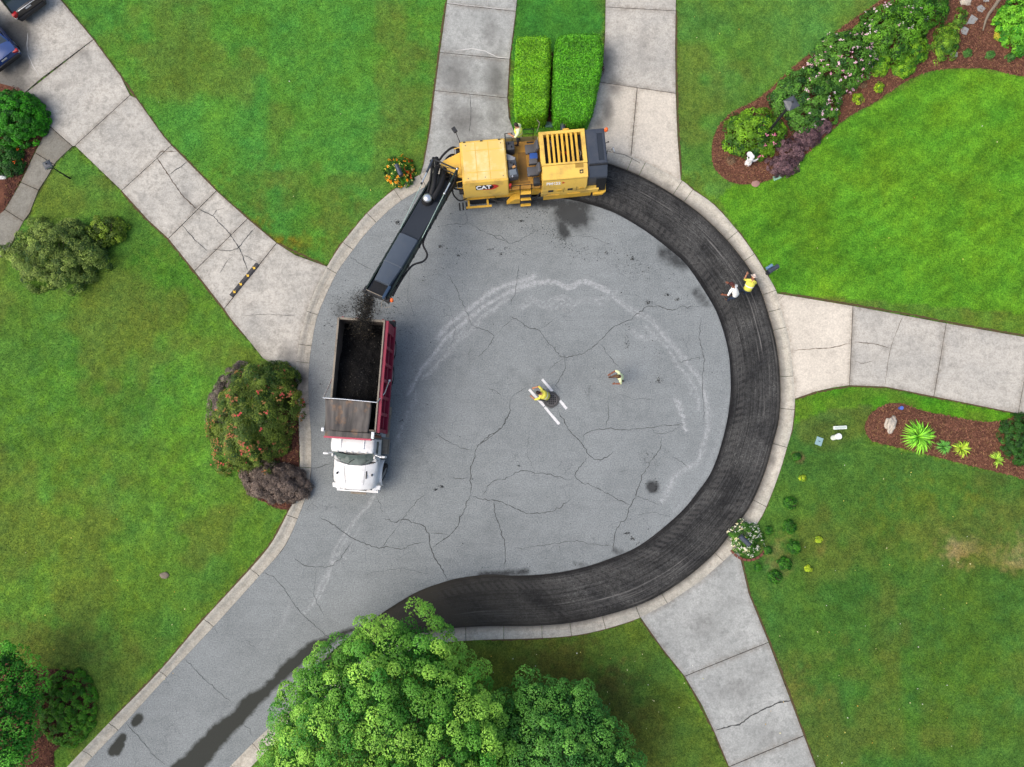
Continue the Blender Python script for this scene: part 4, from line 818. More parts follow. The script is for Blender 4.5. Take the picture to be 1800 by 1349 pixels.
# ---- the long upper bed
PK = ((S(246, 196, 214, 1), S(250, 236, 240, 1)),)
shrub('flowering_shrub', 'bright leafy rounded shrub with few pink flowers at the bed tip beside the lamp', 'shrub', 1330, 230, 56, 47, 1.2, S(122, 172, 34, 1.0), S(20, 70, 16, 1.0), .12, 170, 45, rc=.24, flowers=[((S(240, 110, 150, 1), S(248, 150, 180, 1)), 10, .09, lambda a, b: (a > .1) & (b < .1))], aspect=.45)
shrub('flowering_shrub', 'glossy dark shrub with scattered white flowers just beyond the lamp head', 'shrub', 1424, 170, 66, 64, 1.3, S(96, 150, 50, 1.0), S(18, 62, 22, 1.0), .12, 210, 45, rc=.25, flowers=[((S(222, 170, 188, 1), S(244, 226, 232, 1)), 34, .075, lambda a, b: a > -.3)], aspect=.45)
shrub('flowering_shrub', 'dense pale pink flowering shrub in the middle of the long bed', 'shrub', 1488, 100, 70, 56, 1.35, S(98, 152, 48, 1.0), S(18, 62, 22, 1.0), .12, 200, 45, rc=.25, flowers=[((S(214, 150, 178, 1), S(240, 210, 220, 1)), 95, .08, None)], aspect=.45, rot=30)
shrub('flowering_shrub', 'tall flowering shrub with white blossoms near the upper edge of the long bed', 'shrub', 1574, 50, 74, 58, 1.5, S(102, 160, 36, 1.0), S(16, 64, 16, 1.0), .12, 220, 45, rc=.26, flowers=[((S(226, 180, 198, 1), S(244, 226, 232, 1)), 50, .08, lambda a, b: b > -.3)], aspect=.45, rot=20)
shrub('leafy_shrub', 'green shrub without flowers at the back of the long bed by the frame edge', 'shrub', 1628, 6, 54, 40, 1.4, S(90, 152, 32, 1.0), S(18, 70, 14, 1.0), .11, 120, 45, rc=.25, aspect=.45)
for a in (('small round yellow-green shrub in front of the pale pink shrub', 1549, 112, 18, 20, .7), ('small bright shrub between the round one and the loose one in the bed', 1592, 116, 20, 17, .7), ('mid-sized leafy shrub leaning behind two small round ones', 1612, 86, 26, 24, .85)):
    shrub('small_shrub', a[0], 'shrub', a[1], a[2], a[3], a[4], a[5], S(140, 190, 40, 1.0), S(30, 96, 16, 1.0), .085, 80, 42, rc=.16, aspect=.42, group='small shrubs in the long bed')
shrub('leafy_shrub', 'loose upright shrub beside the stepping stones', 'shrub', 1668, 72, 24, 34, .8, S(132, 176, 46, 1.0), S(34, 88, 22, 1.0), .1, 90, 38, rc=.2, lump=.22, aspect=.35, rot=-30)
shrub('leafy_shrub', 'thin sprig of leaves above the first stepping stones', 'shrub', 1690, 30, 12, 20, .5, S(120, 166, 50, 1.0), S(34, 80, 22, 1.0), .09, 24, 30, rc=.14, lump=.2, aspect=.35)
shrub('leafy_shrub', 'large bright green bush in the upper corner of the long bed', 'shrub', 1800, 38, 44, 54, 1.2, S(126, 196, 48, 1.0), S(32, 110, 18, 1.0), .13, 180, 42, rc=.24, aspect=.42)
shrub('small_shrub', 'little golden plant under the large corner bush', 'plant', 1757, 62, 11, 9, .3, S(226, 206, 70, 1.0), S(150, 150, 40, 1.0), .08, 24, 22, rc=.1, aspect=.35)
for a in (('smallest yellow-green plant nearest the dark shrub by the bright lawn', 1468, 198, 10, 10), ('yellow-green plant farther along the mulch edge, left of its paler twin', 1510, 173, 11, 11), ('pale yellow-green plant beside a dried tuft in the mulch', 1546, 153, 9, 9)):
    shrub('small_plant', a[0], 'plant', a[1], a[2], a[3], a[4], .35, S(176, 206, 40, 1.0), S(70, 130, 20, 1.0), .09, 24, 22, rc=.12, aspect=.28, group='yellow-green plants along the mulch edge')
for a in ((1702, 93, 'small green tuft nearest the stepping stones'), (1742, 96, 'small green tuft between the two outer tufts in the mulch'), (1777, 100, 'small green tuft farthest from the stepping stones')):
    shrub('small_plant', a[2], 'plant', a[0], a[1], 9, 9, .3, S(96, 150, 70, 1.0), S(40, 92, 34, 1.0), .08, 24, 22, rc=.1, aspect=.25, group='green tufts in the mulch')
for a in ((1392, 262, 26, 24, 'dark purple shrub directly below the bright leafy shrub'), (1420, 240, 26, 20, 'dark purple shrub in the middle of the purple row'), (1376, 290, 30, 20, 'largest dark purple shrub at the front of the purple row by the lawn'), (1446, 220, 20, 14, 'small dark purple shrub ending the purple row')):
    shrub('purple_shrub', a[4], 'shrub', a[0], a[1], a[2], a[3], .6, S(136, 106, 114, 1.0), S(58, 42, 50, 1.0), .07, 90, 55, rc=.16, lump=.16, aspect=.4, group='dark purple shrubs in the long bed')
for a in ((1515, 147, 'dried brown tuft in the mulch by the yellow-green plants'), (1285, 282, 'dried tan tuft beside the white statue')):
    shrub('dried_tuft', a[2], 'plant', a[0], a[1], 10, 9, .16, S(164, 138, 112, 1.0), S(100, 80, 62, 1.0), .09, 22, 24, rc=.12, aspect=.16)

# ---- spiky grasses in the boulder bed
def spiky(label, px, py, r_px, n, ca, cb, h, wd=.018, group=None):
    c = P(px, py, ZL + h * .5); o = empty('spiky_plant', (c.x, c.y, ZL + .05)); tag(o, label, 'plant', group); r = r_px / PXM; V = []; F = []; CC = []
    for i in range(n):
        a = random.uniform(0, 2 * PI); q = random.uniform(.55, 1.1) * r; hh = h * random.uniform(.6, 1.1) * (1.25 - .5 * q / r); e = Vector((math.cos(a), math.sin(a), 0)); s = Vector((-e.y, e.x, 0)); b0 = len(V)
        cc = np.array(ca) * (1 - random.random() ** 1) + np.array(cb) * random.random()
        for k, (t, zz, w) in enumerate(((.03, 0, .7), (.3, .7, 1), (.68, 1.0, .8), (1.0, .62, .08))):
            p = e * (t * q) + Vector((0, 0, zz * hh)); V += [p + s * wd * w, p - s * wd * w]; CC += [cc * (1 + .15 * k)] * 2
            if k: j = b0 + 2 * k; F.append((j - 2, j - 1, j + 1, j))
    me = np_mesh('leaf_blades', np.array([tuple(v) for v in V]), np.array(F), np.array(CC)); link('leaf_blades', me, M_LEAF, o); return o
spiky('large fan of bright green spiky leaves beside the pale boulder', 1615, 768, 30, 230, S(150, 214, 66, 1.0), S(66, 140, 34, 1.0), .55, .024)
spiky('mid-sized green spiky plant next to the large fan of spiky leaves', 1658, 786, 15, 90, S(120, 186, 78, 1.0), S(50, 116, 50, 1.0), .35, .018)
spiky('yellow-green spiky plant, third from the pale boulder', 1690, 789, 17, 70, S(196, 216, 70, 1.0), S(96, 150, 40, 1.0), .35, .02)
spiky('small pale green spiky plant nearest the dark round shrub', 1752, 808, 15, 46, S(176, 206, 76, 1.0), S(90, 140, 40, 1.0), .3, .02)
shrub('round_shrub', 'dark green clipped round shrub ending the boulder bed', 'shrub', 1806, 772, 42, 48, 1.0, S(52, 104, 26, 1.0), S(18, 58, 14, 1.0), .06, 220, 60, rc=.16, lump=.03)

# ---- young plants dotted in the lawn
LP = [(1391, 885, 11, 'round dark green seedling shrub highest in the row below the curb'), (1389, 927, 12, 'round dark green seedling shrub level with the white flower mound'), (1397, 963, 12, 'round dark green seedling shrub third down the row'), (1381, 992, 12, 'round dark green seedling shrub fourth down the row'), (1364, 1015, 12, 'lowest round dark green seedling shrub beside the driveway'),
      (1353, 933, 7, 'tiny green seedling nearest the white flower mound'), (1351, 968, 7, 'tiny green seedling below the white flower mound'), (1332, 998, 7, 'tiny green seedling closest to the driveway edge'), (1402, 803, 7, 'tiny green seedling beside a brown bare spot near the curb')]
for i, (a, b, r, lab) in enumerate(LP):
    shrub('seedling_shrub', lab, 'plant', a, b, r, r, .4 if r > 9 else .25, S(70, 132, 26, 1.0), S(22, 76, 14, 1.0), .07, 34 if r > 9 else 16, 30, rc=.12, aspect=.45, group='young plants dotted in the lawn')
for a, b, r, lab in ((1412, 841, 6, 'small yellow plant nearest the curb in the lawn'), (1440, 949, 6, 'small yellow plant farthest out in the lawn'), (1422, 1000, 6, 'small lime plant lowest of the yellow ones')):
    shrub('seedling_shrub', lab, 'plant', a, b, r, r, .2, S(190, 210, 50, 1.0), S(110, 150, 30, 1.0), .06, 16, 24, rc=.09, aspect=.5, group='young plants dotted in the lawn')

# ---- flower mounds round the two curb mailboxes
shrub('flower_mound', 'mound of orange and yellow flowers round a mailbox by the conveyor', 'flowers', 702, 300, 29, 29, .5, S(70, 128, 24, 1.0), S(16, 60, 10, 1.0), .07, 110, 36, rc=.14, aspect=.4,
      flowers=[((S(250, 130, 20, 1), S(255, 170, 50, 1)), 46, .075, lambda a, b: np.hypot(a, b) > .45), ((S(255, 224, 60, 1), S(250, 240, 150, 1)), 50, .05, lambda a, b: b < .4), ((S(206, 60, 30, 1), S(226, 90, 40, 1)), 12, .07, lambda a, b: a > .2)])
shrub('flower_mound', 'mound of white and cream flowers round a mailbox by the curb', 'flowers', 1314, 947, 30, 30, .5, S(84, 140, 34, 1.0), S(20, 70, 14, 1.0), .07, 110, 36, rc=.14, aspect=.4,
      flowers=[((S(248, 244, 236, 1), S(250, 238, 200, 1)), 120, .05, None), ((S(248, 214, 150, 1), S(250, 226, 190, 1)), 24, .06, lambda a, b: a < 0)])
# brick edging arc under the white flower mound
br = tag(empty('brick_edging'), 'short curved row of red edging bricks below the white flower mound', 'edging')
for k in range(9):
    a = math.radians(215 + k * 14); c = P(1313, 950); b = MB(); b.box((c.x + .98 * math.cos(a), c.y + .98 * math.sin(a), ZL + .03), (.12, .19, .1), Euler((0, 0, a)), .008); b.build('brick', mat('edging_brick', S(128, 78, 66), .9, .25, 14), br)

# ---- leaves and petals fallen on lawn and road
def litter(name, label, boxes, cols, sz):
    V = []; CC = []
    for (x0, y0, x1, y1, n) in boxes:
        for i in range(n):
            p = P(random.uniform(x0, x1), random.uniform(y0, y1), ZL + .055); a = random.random() * 6.28; s = sz * random.uniform(.6, 1.4); t = Vector((math.cos(a), math.sin(a), random.uniform(-.2, .2))) * s; w = Vector((-math.sin(a), math.cos(a), random.uniform(-.2, .2))) * s * .55
            V += [p - t, p + w, p + t, p - w]; CC += [np.array(random.choice(cols))] * 4
    o = link(name, np_mesh(name, np.array([tuple(v) for v in V]), np.arange(len(V)).reshape(-1, 4), np.array(CC)), M_PETAL); tag(o, label, kind='stuff')
litter('fallen_leaves', 'fallen pale yellow leaves scattered over the lawns', [(860, 1140, 1270, 1349, 46), (1320, 1000, 1700, 1349, 40), (1400, 780, 1780, 1000, 16), (20, 900, 420, 1200, 18), (120, 100, 700, 420, 8), (1200, 20, 1300, 200, 5), (1380, 200, 1790, 500, 12)], [S(214, 206, 110, 1), S(226, 220, 170, 1), S(236, 236, 226, 1), S(196, 160, 70, 1)], .035)
# ------------------------------------------------------------------ machine and vehicle materials
M_WHITE = mat('white_paint', S(246, 247, 246, 1.45), .35, .05, 3, spec=.4, dirt=S(186, 178, 166), dirt_amt=.6)
M_MAROON = mat('maroon_paint', S(158, 30, 62), .45, .12, 5, dirt=S(90, 60, 56), dirt_amt=.35)
M_MAROON_D = mat('maroon_panel', S(96, 20, 42), .6, .15, 5, dirt=S(50, 40, 40), dirt_amt=.5)
M_STEEL = mat('worn_steel', S(150, 140, 124), .6, .25, 8, dirt=S(70, 58, 48), dirt_amt=.7)
M_BEDIN = mat('bed_interior', S(104, 92, 80), .75, .3, 4, dirt=S(36, 33, 31), dirt_amt=.9)
M_TYRE = mat('tyre_rubber', S(36, 36, 38), .85, .2, 14)
M_CHROME = mat('bright_metal', S(225, 228, 230, 1.2), .3, .06, 6, metal=.8)
M_RIM = mat('wheel_rim', S(190, 190, 188), .4, .12, 8, metal=.5)
M_DARK = mat('dark_steel', S(44, 46, 48), .6, .25, 9)
M_BLACKR = mat('black_rubber', S(26, 27, 29), .7, .2, 10)
M_GLASS = mat('window_glass', S(96, 112, 106), .06, .3, 3, spec=.8)
M_YEL = mat('machine_yellow', S(248, 206, 96, 1.45), .45, .06, 3, dirt=S(176, 140, 84), dirt_amt=.85)
M_YEL2 = mat('machine_yellow_worn', S(242, 192, 70, 1.45), .5, .1, 4, dirt=S(150, 116, 60), dirt_amt=.6)
M_YELTOP = mat('machine_yellow_pale', S(248, 212, 120, 1.55), .5, .06, 2.2, dirt=S(252, 238, 190, 1.4), dirt_amt=.9)  # paler yellow with still paler blotches, for hood top and latch plate
M_DECK = mat('dusty_deck', S(196, 146, 62), .8, .18, 5, dirt=S(120, 92, 50), dirt_amt=.6)
M_SLATE = mat('slate_paint', S(64, 72, 84), .45, .12, 4, dirt=S(104, 106, 108), dirt_amt=.3)
M_SLATE_D = mat('slate_recess', S(44, 52, 62), .5, .2, 5)
M_SEAT = mat('seat_vinyl', S(92, 92, 94), .65, .14, 8)
M_CONS = mat('console_grey', S(72, 76, 82), .6, .2, 9)
M_COVER = mat('conveyor_cover', S(88, 98, 110), .4, .12, 2.5, dirt=S(112, 112, 110), dirt_amt=.5)
M_BELT = mat('conveyor_belt', S(50, 56, 64), .6, .2, 4)
M_GREEN = mat('dark_green_frame', S(34, 48, 42), .55, .2, 6)
M_PALEROD = mat('pale_green_rod', S(172, 196, 184), .4, .1, 10)
M_ORANGE = mat('beacon_orange', S(244, 110, 50, 1.2), .4, .06, 6)
M_BLUE = mat('blue_cloth', S(40, 84, 160), .8, .15, 10)
M_RED = mat('logo_red', S(206, 54, 40), .5, .06, 8)
M_BLACK = mat('logo_black', S(24, 24, 24), .5, .1, 8)
M_LETTER = mat('logo_white', S(246, 246, 244, 1.25), .5, .02, 8)
def tarp_material():
    t = NT('tarp'); a = t.noise(1.1, 4, .6); f = t.noise(9, 4, .7); mp = t.n('ShaderNodeMapping'); t.l(t.coord(), mp.inputs[0]); mp.inputs['Scale'].default_value = (5, .7, 1)
    s_ = t.noise(1.0, 4, .6, mp.outputs[0]); c = t.mix(t.ramp(s_, .35, .65), S(64, 60, 56), S(104, 98, 92)); c = t.mix(t.ramp(a, .55, .7, 0, .7), c, S(166, 122, 78)); c = t.mix(t.ramp(f, .6, .8, 0, .4), c, S(52, 48, 46))
    t.color(c); t.rough(.7); t.bump(s_, .4, .03); return t.m
M_TARP = tarp_material()
def millings_material():
    t = NT('asphalt_millings'); f = t.noise(14, 5, .8); v = t.n('ShaderNodeTexVoronoi'); v.inputs['Scale'].default_value = 22; t.l(t.coord(), v.inputs['Vector'])
    c = t.mix(t.ramp(f, .35, .8), S(14, 14, 15), S(48, 47, 46)); c = t.mix(t.ramp(t.noise(40, 2), .70, .82), c, S(84, 82, 78)); t.color(c); t.spec(.1); t.rough(.9); t.bump(t.math('ADD', f, v.outputs['Distance']), .9, .05); return t.m
M_MILL = millings_material()
M_CHUNK = mat('millings_chunk', S(54, 51, 48), .9, .5, 30)

def wheel(parent, c, r, w, rz=0.0, dual=False, side=1):
    """tyre with tread ribs, rim and hub; axle along x"""
    b = MB(); n = 28; prof_ = [(-w / 2, r * .62), (-w / 2, r * .9), (-w * .38, r), (-w * .12, r * 1.0), (-w * .1, r * .975), (w * .1, r * .975), (w * .12, r), (w * .38, r), (w / 2, r * .9), (w / 2, r * .62)]
    rings = []
    for k in range(n + 1):
        a = 2 * PI * k / n; rings.append([(x, rr * math.cos(a), rr * math.sin(a)) for x, rr in prof_])
    b.loft(rings, cap=False); bmesh.ops.remove_doubles(b.bm, verts=b.bm.verts[:], dist=1e-4)
    o = b.build('wheel', M_TYRE, parent, True); o.location = c; o.rotation_euler = (0, 0, rz)
    b = MB(); s = side
    b.cyl((-w * .46, 0, 0), (w * .46, 0, 0), r * .63, n=20); b.cyl((s * w * .46, 0, 0), (s * w * .56, 0, 0), r * .26, n=12)
    for k in range(8): a = 2 * PI * k / 8; b.cyl((s * w * .46, r * .4 * math.cos(a), r * .4 * math.sin(a)), (s * w * .52, r * .4 * math.cos(a), r * .4 * math.sin(a)), r * .05, n=6)
    b.build('rim', M_RIM, o, True); return o
def text(body, size, parent, m, extr=.006, name='lettering', bold=0.0):
    cu = bpy.data.curves.new(name, 'FONT'); cu.body = body; cu.size = size; cu.extrude = extr; cu.align_x = 'CENTER'; cu.align_y = 'CENTER'; cu.offset = bold
    t_o = bpy.data.objects.new('text_tmp', cu); col.objects.link(t_o)
    me = bpy.data.meshes.new_from_object(t_o.evaluated_get(bpy.context.evaluated_depsgraph_get())); bpy.data.objects.remove(t_o)
    me.materials.clear(); return link(name, me, m, parent)

# ------------------------------------------------------------------ dump truck (x across, y from the bumper to the tailgate)
tr = empty('dump_truck', (-7.80, -2.16, 0), math.radians(-3.85)); tag(tr, 'white dump truck with open maroon bed full of black millings', 'truck')
BT = 3.3                                                # top of the bed walls
# chassis
b = MB(); 
for s in (-1, 1): b.box2((s * .42 - .05, .3, .75), (s * .42 + .05, 8.4, 1.0))
for y in (1.2, 3.0, 4.6, 6.0, 7.4, 8.2): b.box2((-.42, y, .78), (.42, y + .1, .98))
b.build('chassis', M_DARK, tr)
# bed: floor, walls, posts, rails
b = MB(); b.box2((-1.14, 3.15, 1.25), (1.14, 8.4, 1.34)); b.build('bed_floor', M_BEDIN, tr)
for s in (-1, 1):
    b = MB(); b.box2((min(s * 1.10, s * 1.15), 3.15, 1.3), (max(s * 1.10, s * 1.15), 8.38, BT - .05)); w = b.build('bed_wall', M_BEDIN if s < 0 else M_MAROON_D, tr)
    b = MB(); b.box2((s * 1.095 - .012, 3.16, 1.35), (s * 1.095 + .012, 8.36, BT - .06)); b.build('wall_liner', M_BEDIN, w)
    b = MB(); b.box2((min(s * 1.07, s * 1.14), 3.0, BT - .06), (max(s * 1.07, s * 1.14), 8.40, BT)); b.build('worn_edge', M_STEEL, w)
    b = MB(); x0, x1 = sorted((s * 1.143, s * (1.30 if s > 0 else 1.18))); b.box2((x0, 3.02, BT - .22), (x1, 8.42, BT - .075), .012); b.build('top_rail', M_MAROON, w) if s > 0 else b.build('top_rail', M_STEEL, w)
    b = MB(); x0, x1 = sorted((s * 1.152, s * (1.36 if s > 0 else 1.2))); b.box2((x0, 3.02, 1.32), (x1, 8.42, 1.56), .012); b.build('bottom_rail', M_MAROON, w)
    b = MB(); x0, x1 = sorted((s * 1.152, s * (1.30 if s > 0 else 1.172))); b.box2((x0, 3.25, 2.28), (x1, 8.2, 2.42), .01); b.build('middle_rail', M_MAROON, w)
    for k, y in enumerate((3.05, 3.85, 4.65, 5.45, 6.25, 7.05, 7.85)):
        b = MB(); x0, x1 = sorted((s * 1.152, s * (1.325 if s > 0 else 1.175))); b.box2((x0, y, 1.5), (x1, y + (.16 if k < 6 else .5), BT - .1), .012); b.build('side_post', M_MAROON, w)
b = MB(); b.box2((-1.1, 3.08, 1.3), (1.1, 3.15, BT + .02)); b.build('front_wall', M_BEDIN, tr)
tg = MB(); tg.box2((-1.10, 8.36, 1.3), (1.10, 8.43, 3.16)); tgo = tg.build('tailgate', M_BEDIN, tr)
b = MB(); b.box2((-1.12, 8.345, 3.162), (1.12, 8.45, 3.25), .01); b.build('tailgate_top_bar', M_STEEL, tgo)
for x in (-1.0, -.33, .33, .95): b = MB(); b.box2((x, 8.432, 1.35), (x + .09, 8.51, 3.14), .01); b.build('tailgate_rib', M_MAROON, tgo)
b = MB(); b.box2((-.85, 8.62, 1.02), (1.28, 8.78, 1.2), .01); b.box2((-.5, 8.3, 1.05), (-.4, 8.63, 1.15)); b.box2((.4, 8.3, 1.05), (.5, 8.63, 1.15)); b.box2((1.1, 8.45, 1.05), (1.28, 8.62, 1.9), .01); b.build('rear_beam', M_DARK, tr)
for x in (-.7, 1.1): b = MB(); b.box2((x, 8.782, 1.06), (x + .14, 8.81, 1.17), .006); b.build('tail_lamp', mat('lamp_red', S(190, 30, 26), .3, .05, 9), tr)
# load of millings
n = 40; gx, gy = np.meshgrid(np.linspace(-1.08, 1.08, n), np.linspace(3.2, 8.34, 90)); gx, gy = gx.ravel(), gy.ravel()
gz = 2.5 + .36 * np.exp(-((gx - .0) / .8) ** 2 - ((gy - 5.0) / 1.3) ** 2) - .42 * np.clip((gy - 6.4) / 1.6, 0, 1) - .16 * np.exp(-((gx + .7) / .4) ** 2 - ((gy - 7.3) / .7) ** 2) + .25 * np.exp(-((gx + .05) / .28) ** 2 - ((gy - 7.75) / .6) ** 2)
gz += .24 * (_vn(gx + 9, gy, .5, 71) - .5) + .09 * (_vn(gx + 9, gy, .16, 72) - .5)
ii = np.arange(n * 90).reshape(90, n); Fm = np.stack([ii[:-1, :-1], ii[:-1, 1:], ii[1:, 1:], ii[1:, :-1]], -1).reshape(-1, 4)
ld = link('millings_load', np_mesh('millings_load', np.c_[gx, gy, gz], Fm, smooth=True), M_MILL, tr)
def chunk_mesh(name, pts, sz, m, parent=None, colr=None):
    """small angular crumbs: squashed tetrahedra and boxes"""
    n = len(pts); base = np.array([[1, 1, 1], [1, -1, -1], [-1, 1, -1], [-1, -1, 1]], float) * .6; F0 = np.array([[0, 1, 2], [0, 3, 1], [0, 2, 3], [1, 3, 2]])
    q = rng.normal(0, .35, (n, 4, 3)) + base[None]; V = pts[:, None, :] + q * (np.asarray(sz) * np.ones(n))[:, None, None] * np.array([1, 1, .7])
    F = (np.arange(n)[:, None, None] * 4 + F0[None]).reshape(-1, 3)
    me = np_mesh(name, V.reshape(-1, 3), F, None if colr is None else np.repeat(colr, 4, 0)); return link(name, me, m, parent)
k = rng.integers(0, len(gx), 5200); pts = np.c_[gx[k] + rng.normal(0, .03, 5200), gy[k] + rng.normal(0, .03, 5200), gz[k] + .005]; pts[:, 0] = np.clip(pts[:, 0], -1.07, 1.07); pts[:, 1] = np.clip(pts[:, 1], 3.2, 8.3)
M_CRUMB = leaf_mat('asphalt_crumb', .9, .2, 0.0)
cc = np.array(S(24, 24, 24)) * rng.uniform(.2, 2.4, 5200)[:, None]; cc = np.where(rng.random(5200)[:, None] < .05, np.array(S(96, 94, 90)), cc)
chunk_mesh('loose_millings', pts, rng.uniform(.008, .036, 5200), M_CRUMB, tr, cc)['kind'] = 'stuff'
# tarp with its roller, housing and arms
nx, ny = 26, 18; gx, gy = np.meshgrid(np.linspace(-1.28, .80, nx), np.linspace(2.98, 4.48, ny)); sx = gx + .05 * np.sin(gy * 2) - .08 * (gy - 3.0) * (gx < -.9)
gz = BT + .10 - .05 * np.sin((gy - 2.98) / 1.5 * PI) + .022 * np.sin(gx * 16 + gy * 2.2) * (gx < -.3) + .018 * np.sin(gx * 9 - gy * 5 + 1) + .02 * (_vn(gx.ravel() * 3 + 50, gy.ravel() * 3, .4, 81).reshape(gx.shape) - .5)
ii = np.arange(nx * ny).reshape(ny, nx); tp = link('tarp', np_mesh('tarp', np.c_[sx.ravel(), gy.ravel(), gz.ravel()], np.stack([ii[:-1, :-1], ii[:-1, 1:], ii[1:, 1:], ii[1:, :-1]], -1).reshape(-1, 4), smooth=True), M_TARP, tr)
sm = tp.modifiers.new('thickness', 'SOLIDIFY'); sm.thickness = .012
b = MB(); b.box2((-1.22, 2.72, BT + .0), (.94, 2.97, BT + .16), .02); hs = b.build('tarp_housing', M_TARP, tr)
b = MB(); b.box2((-1.26, 2.63, BT - .02), (.98, 2.715, BT + .13), .01); b.build('housing_front_bar', mat('faded_red_paint', S(196, 74, 96), .55, .15, 6), hs)
for x in (-1.42, .96): b = MB(); b.box2((x, 2.82 + (.1 if x < 0 else -.1), BT), (x + .14, 3.0 + (.1 if x < 0 else .05), BT + .14), .03); b.build('end_cap', M_WHITE, hs)
b = MB(); b.tube([(-1.46, 4.5, BT + .13), (-.5, 4.5, BT + .14), (.9, 4.46, BT + .14), (1.1, 4.45, BT + .13)], .022, 8); bar = b.build('tarp_bar', M_CHROME, tr)
b = MB(); b.tube([(1.1, 4.45, BT + .13), (1.34, 4.95, BT - .35), (1.42, 5.62, 2.4)], .026, 8); b.cyl((1.38, 5.62, 2.4), (1.48, 5.62, 2.4), .06); b.build('tarp_arm', M_CHROME, tr)
b = MB(); b.tube([(-1.46, 4.5, BT + .13), (-1.42, 4.95, BT - .35), (-1.4, 5.5, 2.4)], .026, 8); b.build('tarp_arm', M_CHROME, tr)
b = MB(); b.prism([(-1.02, 2.98, 1.3), (-1.02, 3.07, 1.3), (-1.02, 3.07, BT), (-1.02, 2.98, BT)], (2.0, 0, 0)); b.build('headboard', M_DARK, tr)
# cab
def rrect(hw, y, zlo, zhi, c=.12): return None
b = MB()
def cabring(y, hw, z0, z1, rnd):
    pts = []
    for a in range(0, 91, 30): t = math.radians(a); pts.append((hw - rnd + rnd * math.cos(t), y, z1 - rnd + rnd * math.sin(t)))
    for a in range(90, 181, 30): t = math.radians(a); pts.append((-hw + rnd + rnd * math.cos(t), y, z1 - rnd + rnd * math.sin(t)))
    return pts + [(-hw, y, z0), (hw, y, z0)]
b.loft([cabring(2.72, 1.02, 2.35, 2.78, .12), cabring(2.66, 1.05, 2.35, 2.88, .14), cabring(2.3, 1.06, 2.35, 2.93, .16), cabring(2.14, 1.04, 2.35, 2.90, .16), cabring(2.02, .98, 2.70, 2.82, .05)]); b.build('cab_roof', M_WHITE, tr, True)
b = MB(); b.loft([cabring(2.70, 1.03, .95, 2.37, .06), cabring(1.95, 1.04, .95, 2.37, .06), cabring(1.6, 1.04, .95, 1.86, .06)]); cb = b.build('cab_body', M_WHITE, tr, True)
b = MB()
top = [( .97, 2.08, 2.78), (.6, 1.95, 2.82), (.2, 1.89, 2.83), (-.2, 1.89, 2.83), (-.6, 1.95, 2.82), (-.97, 2.08, 2.78)]; bot = [(1.03, 1.78, 1.98), (.68, 1.52, 1.99), (.22, 1.40, 2.0), (-.22, 1.40, 2.0), (-.68, 1.52, 1.99), (-1.03, 1.78, 1.98)]
for i in range(5): b.poly([top[i], top[i + 1], bot[i + 1], bot[i]])
ws = b.build('windshield', M_GLASS, tr, True)
for x in (-.35, .35): b = MB(); b.tube([(x, 1.40, 2.03), (x + .2, 1.56, 2.3), (x + .42, 1.68, 2.5)], .012, 5); b.build('wiper', M_BLACKR, ws)
for s in (-1, 1):
    b = MB(); b.poly([(s * 1.05, 2.6, 1.75), (s * 1.05, 1.98, 1.75), (s * 1.05, 2.05, 2.33), (s * 1.05, 2.6, 2.33)]); b.build('side_window', M_GLASS, cb)
    b = MB(); b.box2((s * 1.02 - .06, 1.76, 1.95), (s * 1.02 + .02, 1.9, 2.4), .02); b.build('door_pillar', M_WHITE, cb)
    b = MB(); b.box2((min(s * 1.05, s * 1.08), 2.4, 1.55), (max(s * 1.05, s * 1.08), 2.56, 1.6), .008); b.build('door_handle', M_CHROME, cb)
b = MB(); b.loft([[(1.06, 1.62, 1.2), (1.06, 1.62, 1.82), (.88, 1.5, 1.96), (.3, 1.38, 1.985), (-.3, 1.38, 1.985), (-.88, 1.5, 1.96), (-1.06, 1.62, 1.82), (-1.06, 1.62, 1.2)],
    [(1.08, 1.0, 1.1), (1.08, 1.0, 1.6), (.90, 1.0, 1.82), (.28, 1.0, 1.91), (-.28, 1.0, 1.91), (-.90, 1.0, 1.82), (-1.08, 1.0, 1.6), (-1.08, 1.0, 1.1)],
    [(1.02, .5, 1.0), (1.02, .5, 1.44), (.84, .46, 1.66), (.25, .42, 1.76), (-.25, .42, 1.76), (-.84, .46, 1.66), (-1.02, .5, 1.44), (-1.02, .5, 1.0)],
    [(.9, .30, .95), (.9, .28, 1.34), (.74, .22, 1.52), (.22, .17, 1.60), (-.22, .17, 1.60), (-.74, .22, 1.52), (-.9, .28, 1.34), (-.9, .30, .95)]]); hd = b.build('hood', M_WHITE, tr, True)
b = MB(); b.box2((-.52, .13, 1.02), (.52, .2, 1.46), .02); gr = b.build('grille', M_DARK, tr)
for k in range(5): b = MB(); b.box2((-.5, .11, 1.08 + k * .08), (.5, .14, 1.105 + k * .08)); b.build('grille_bar', M_CHROME, gr)
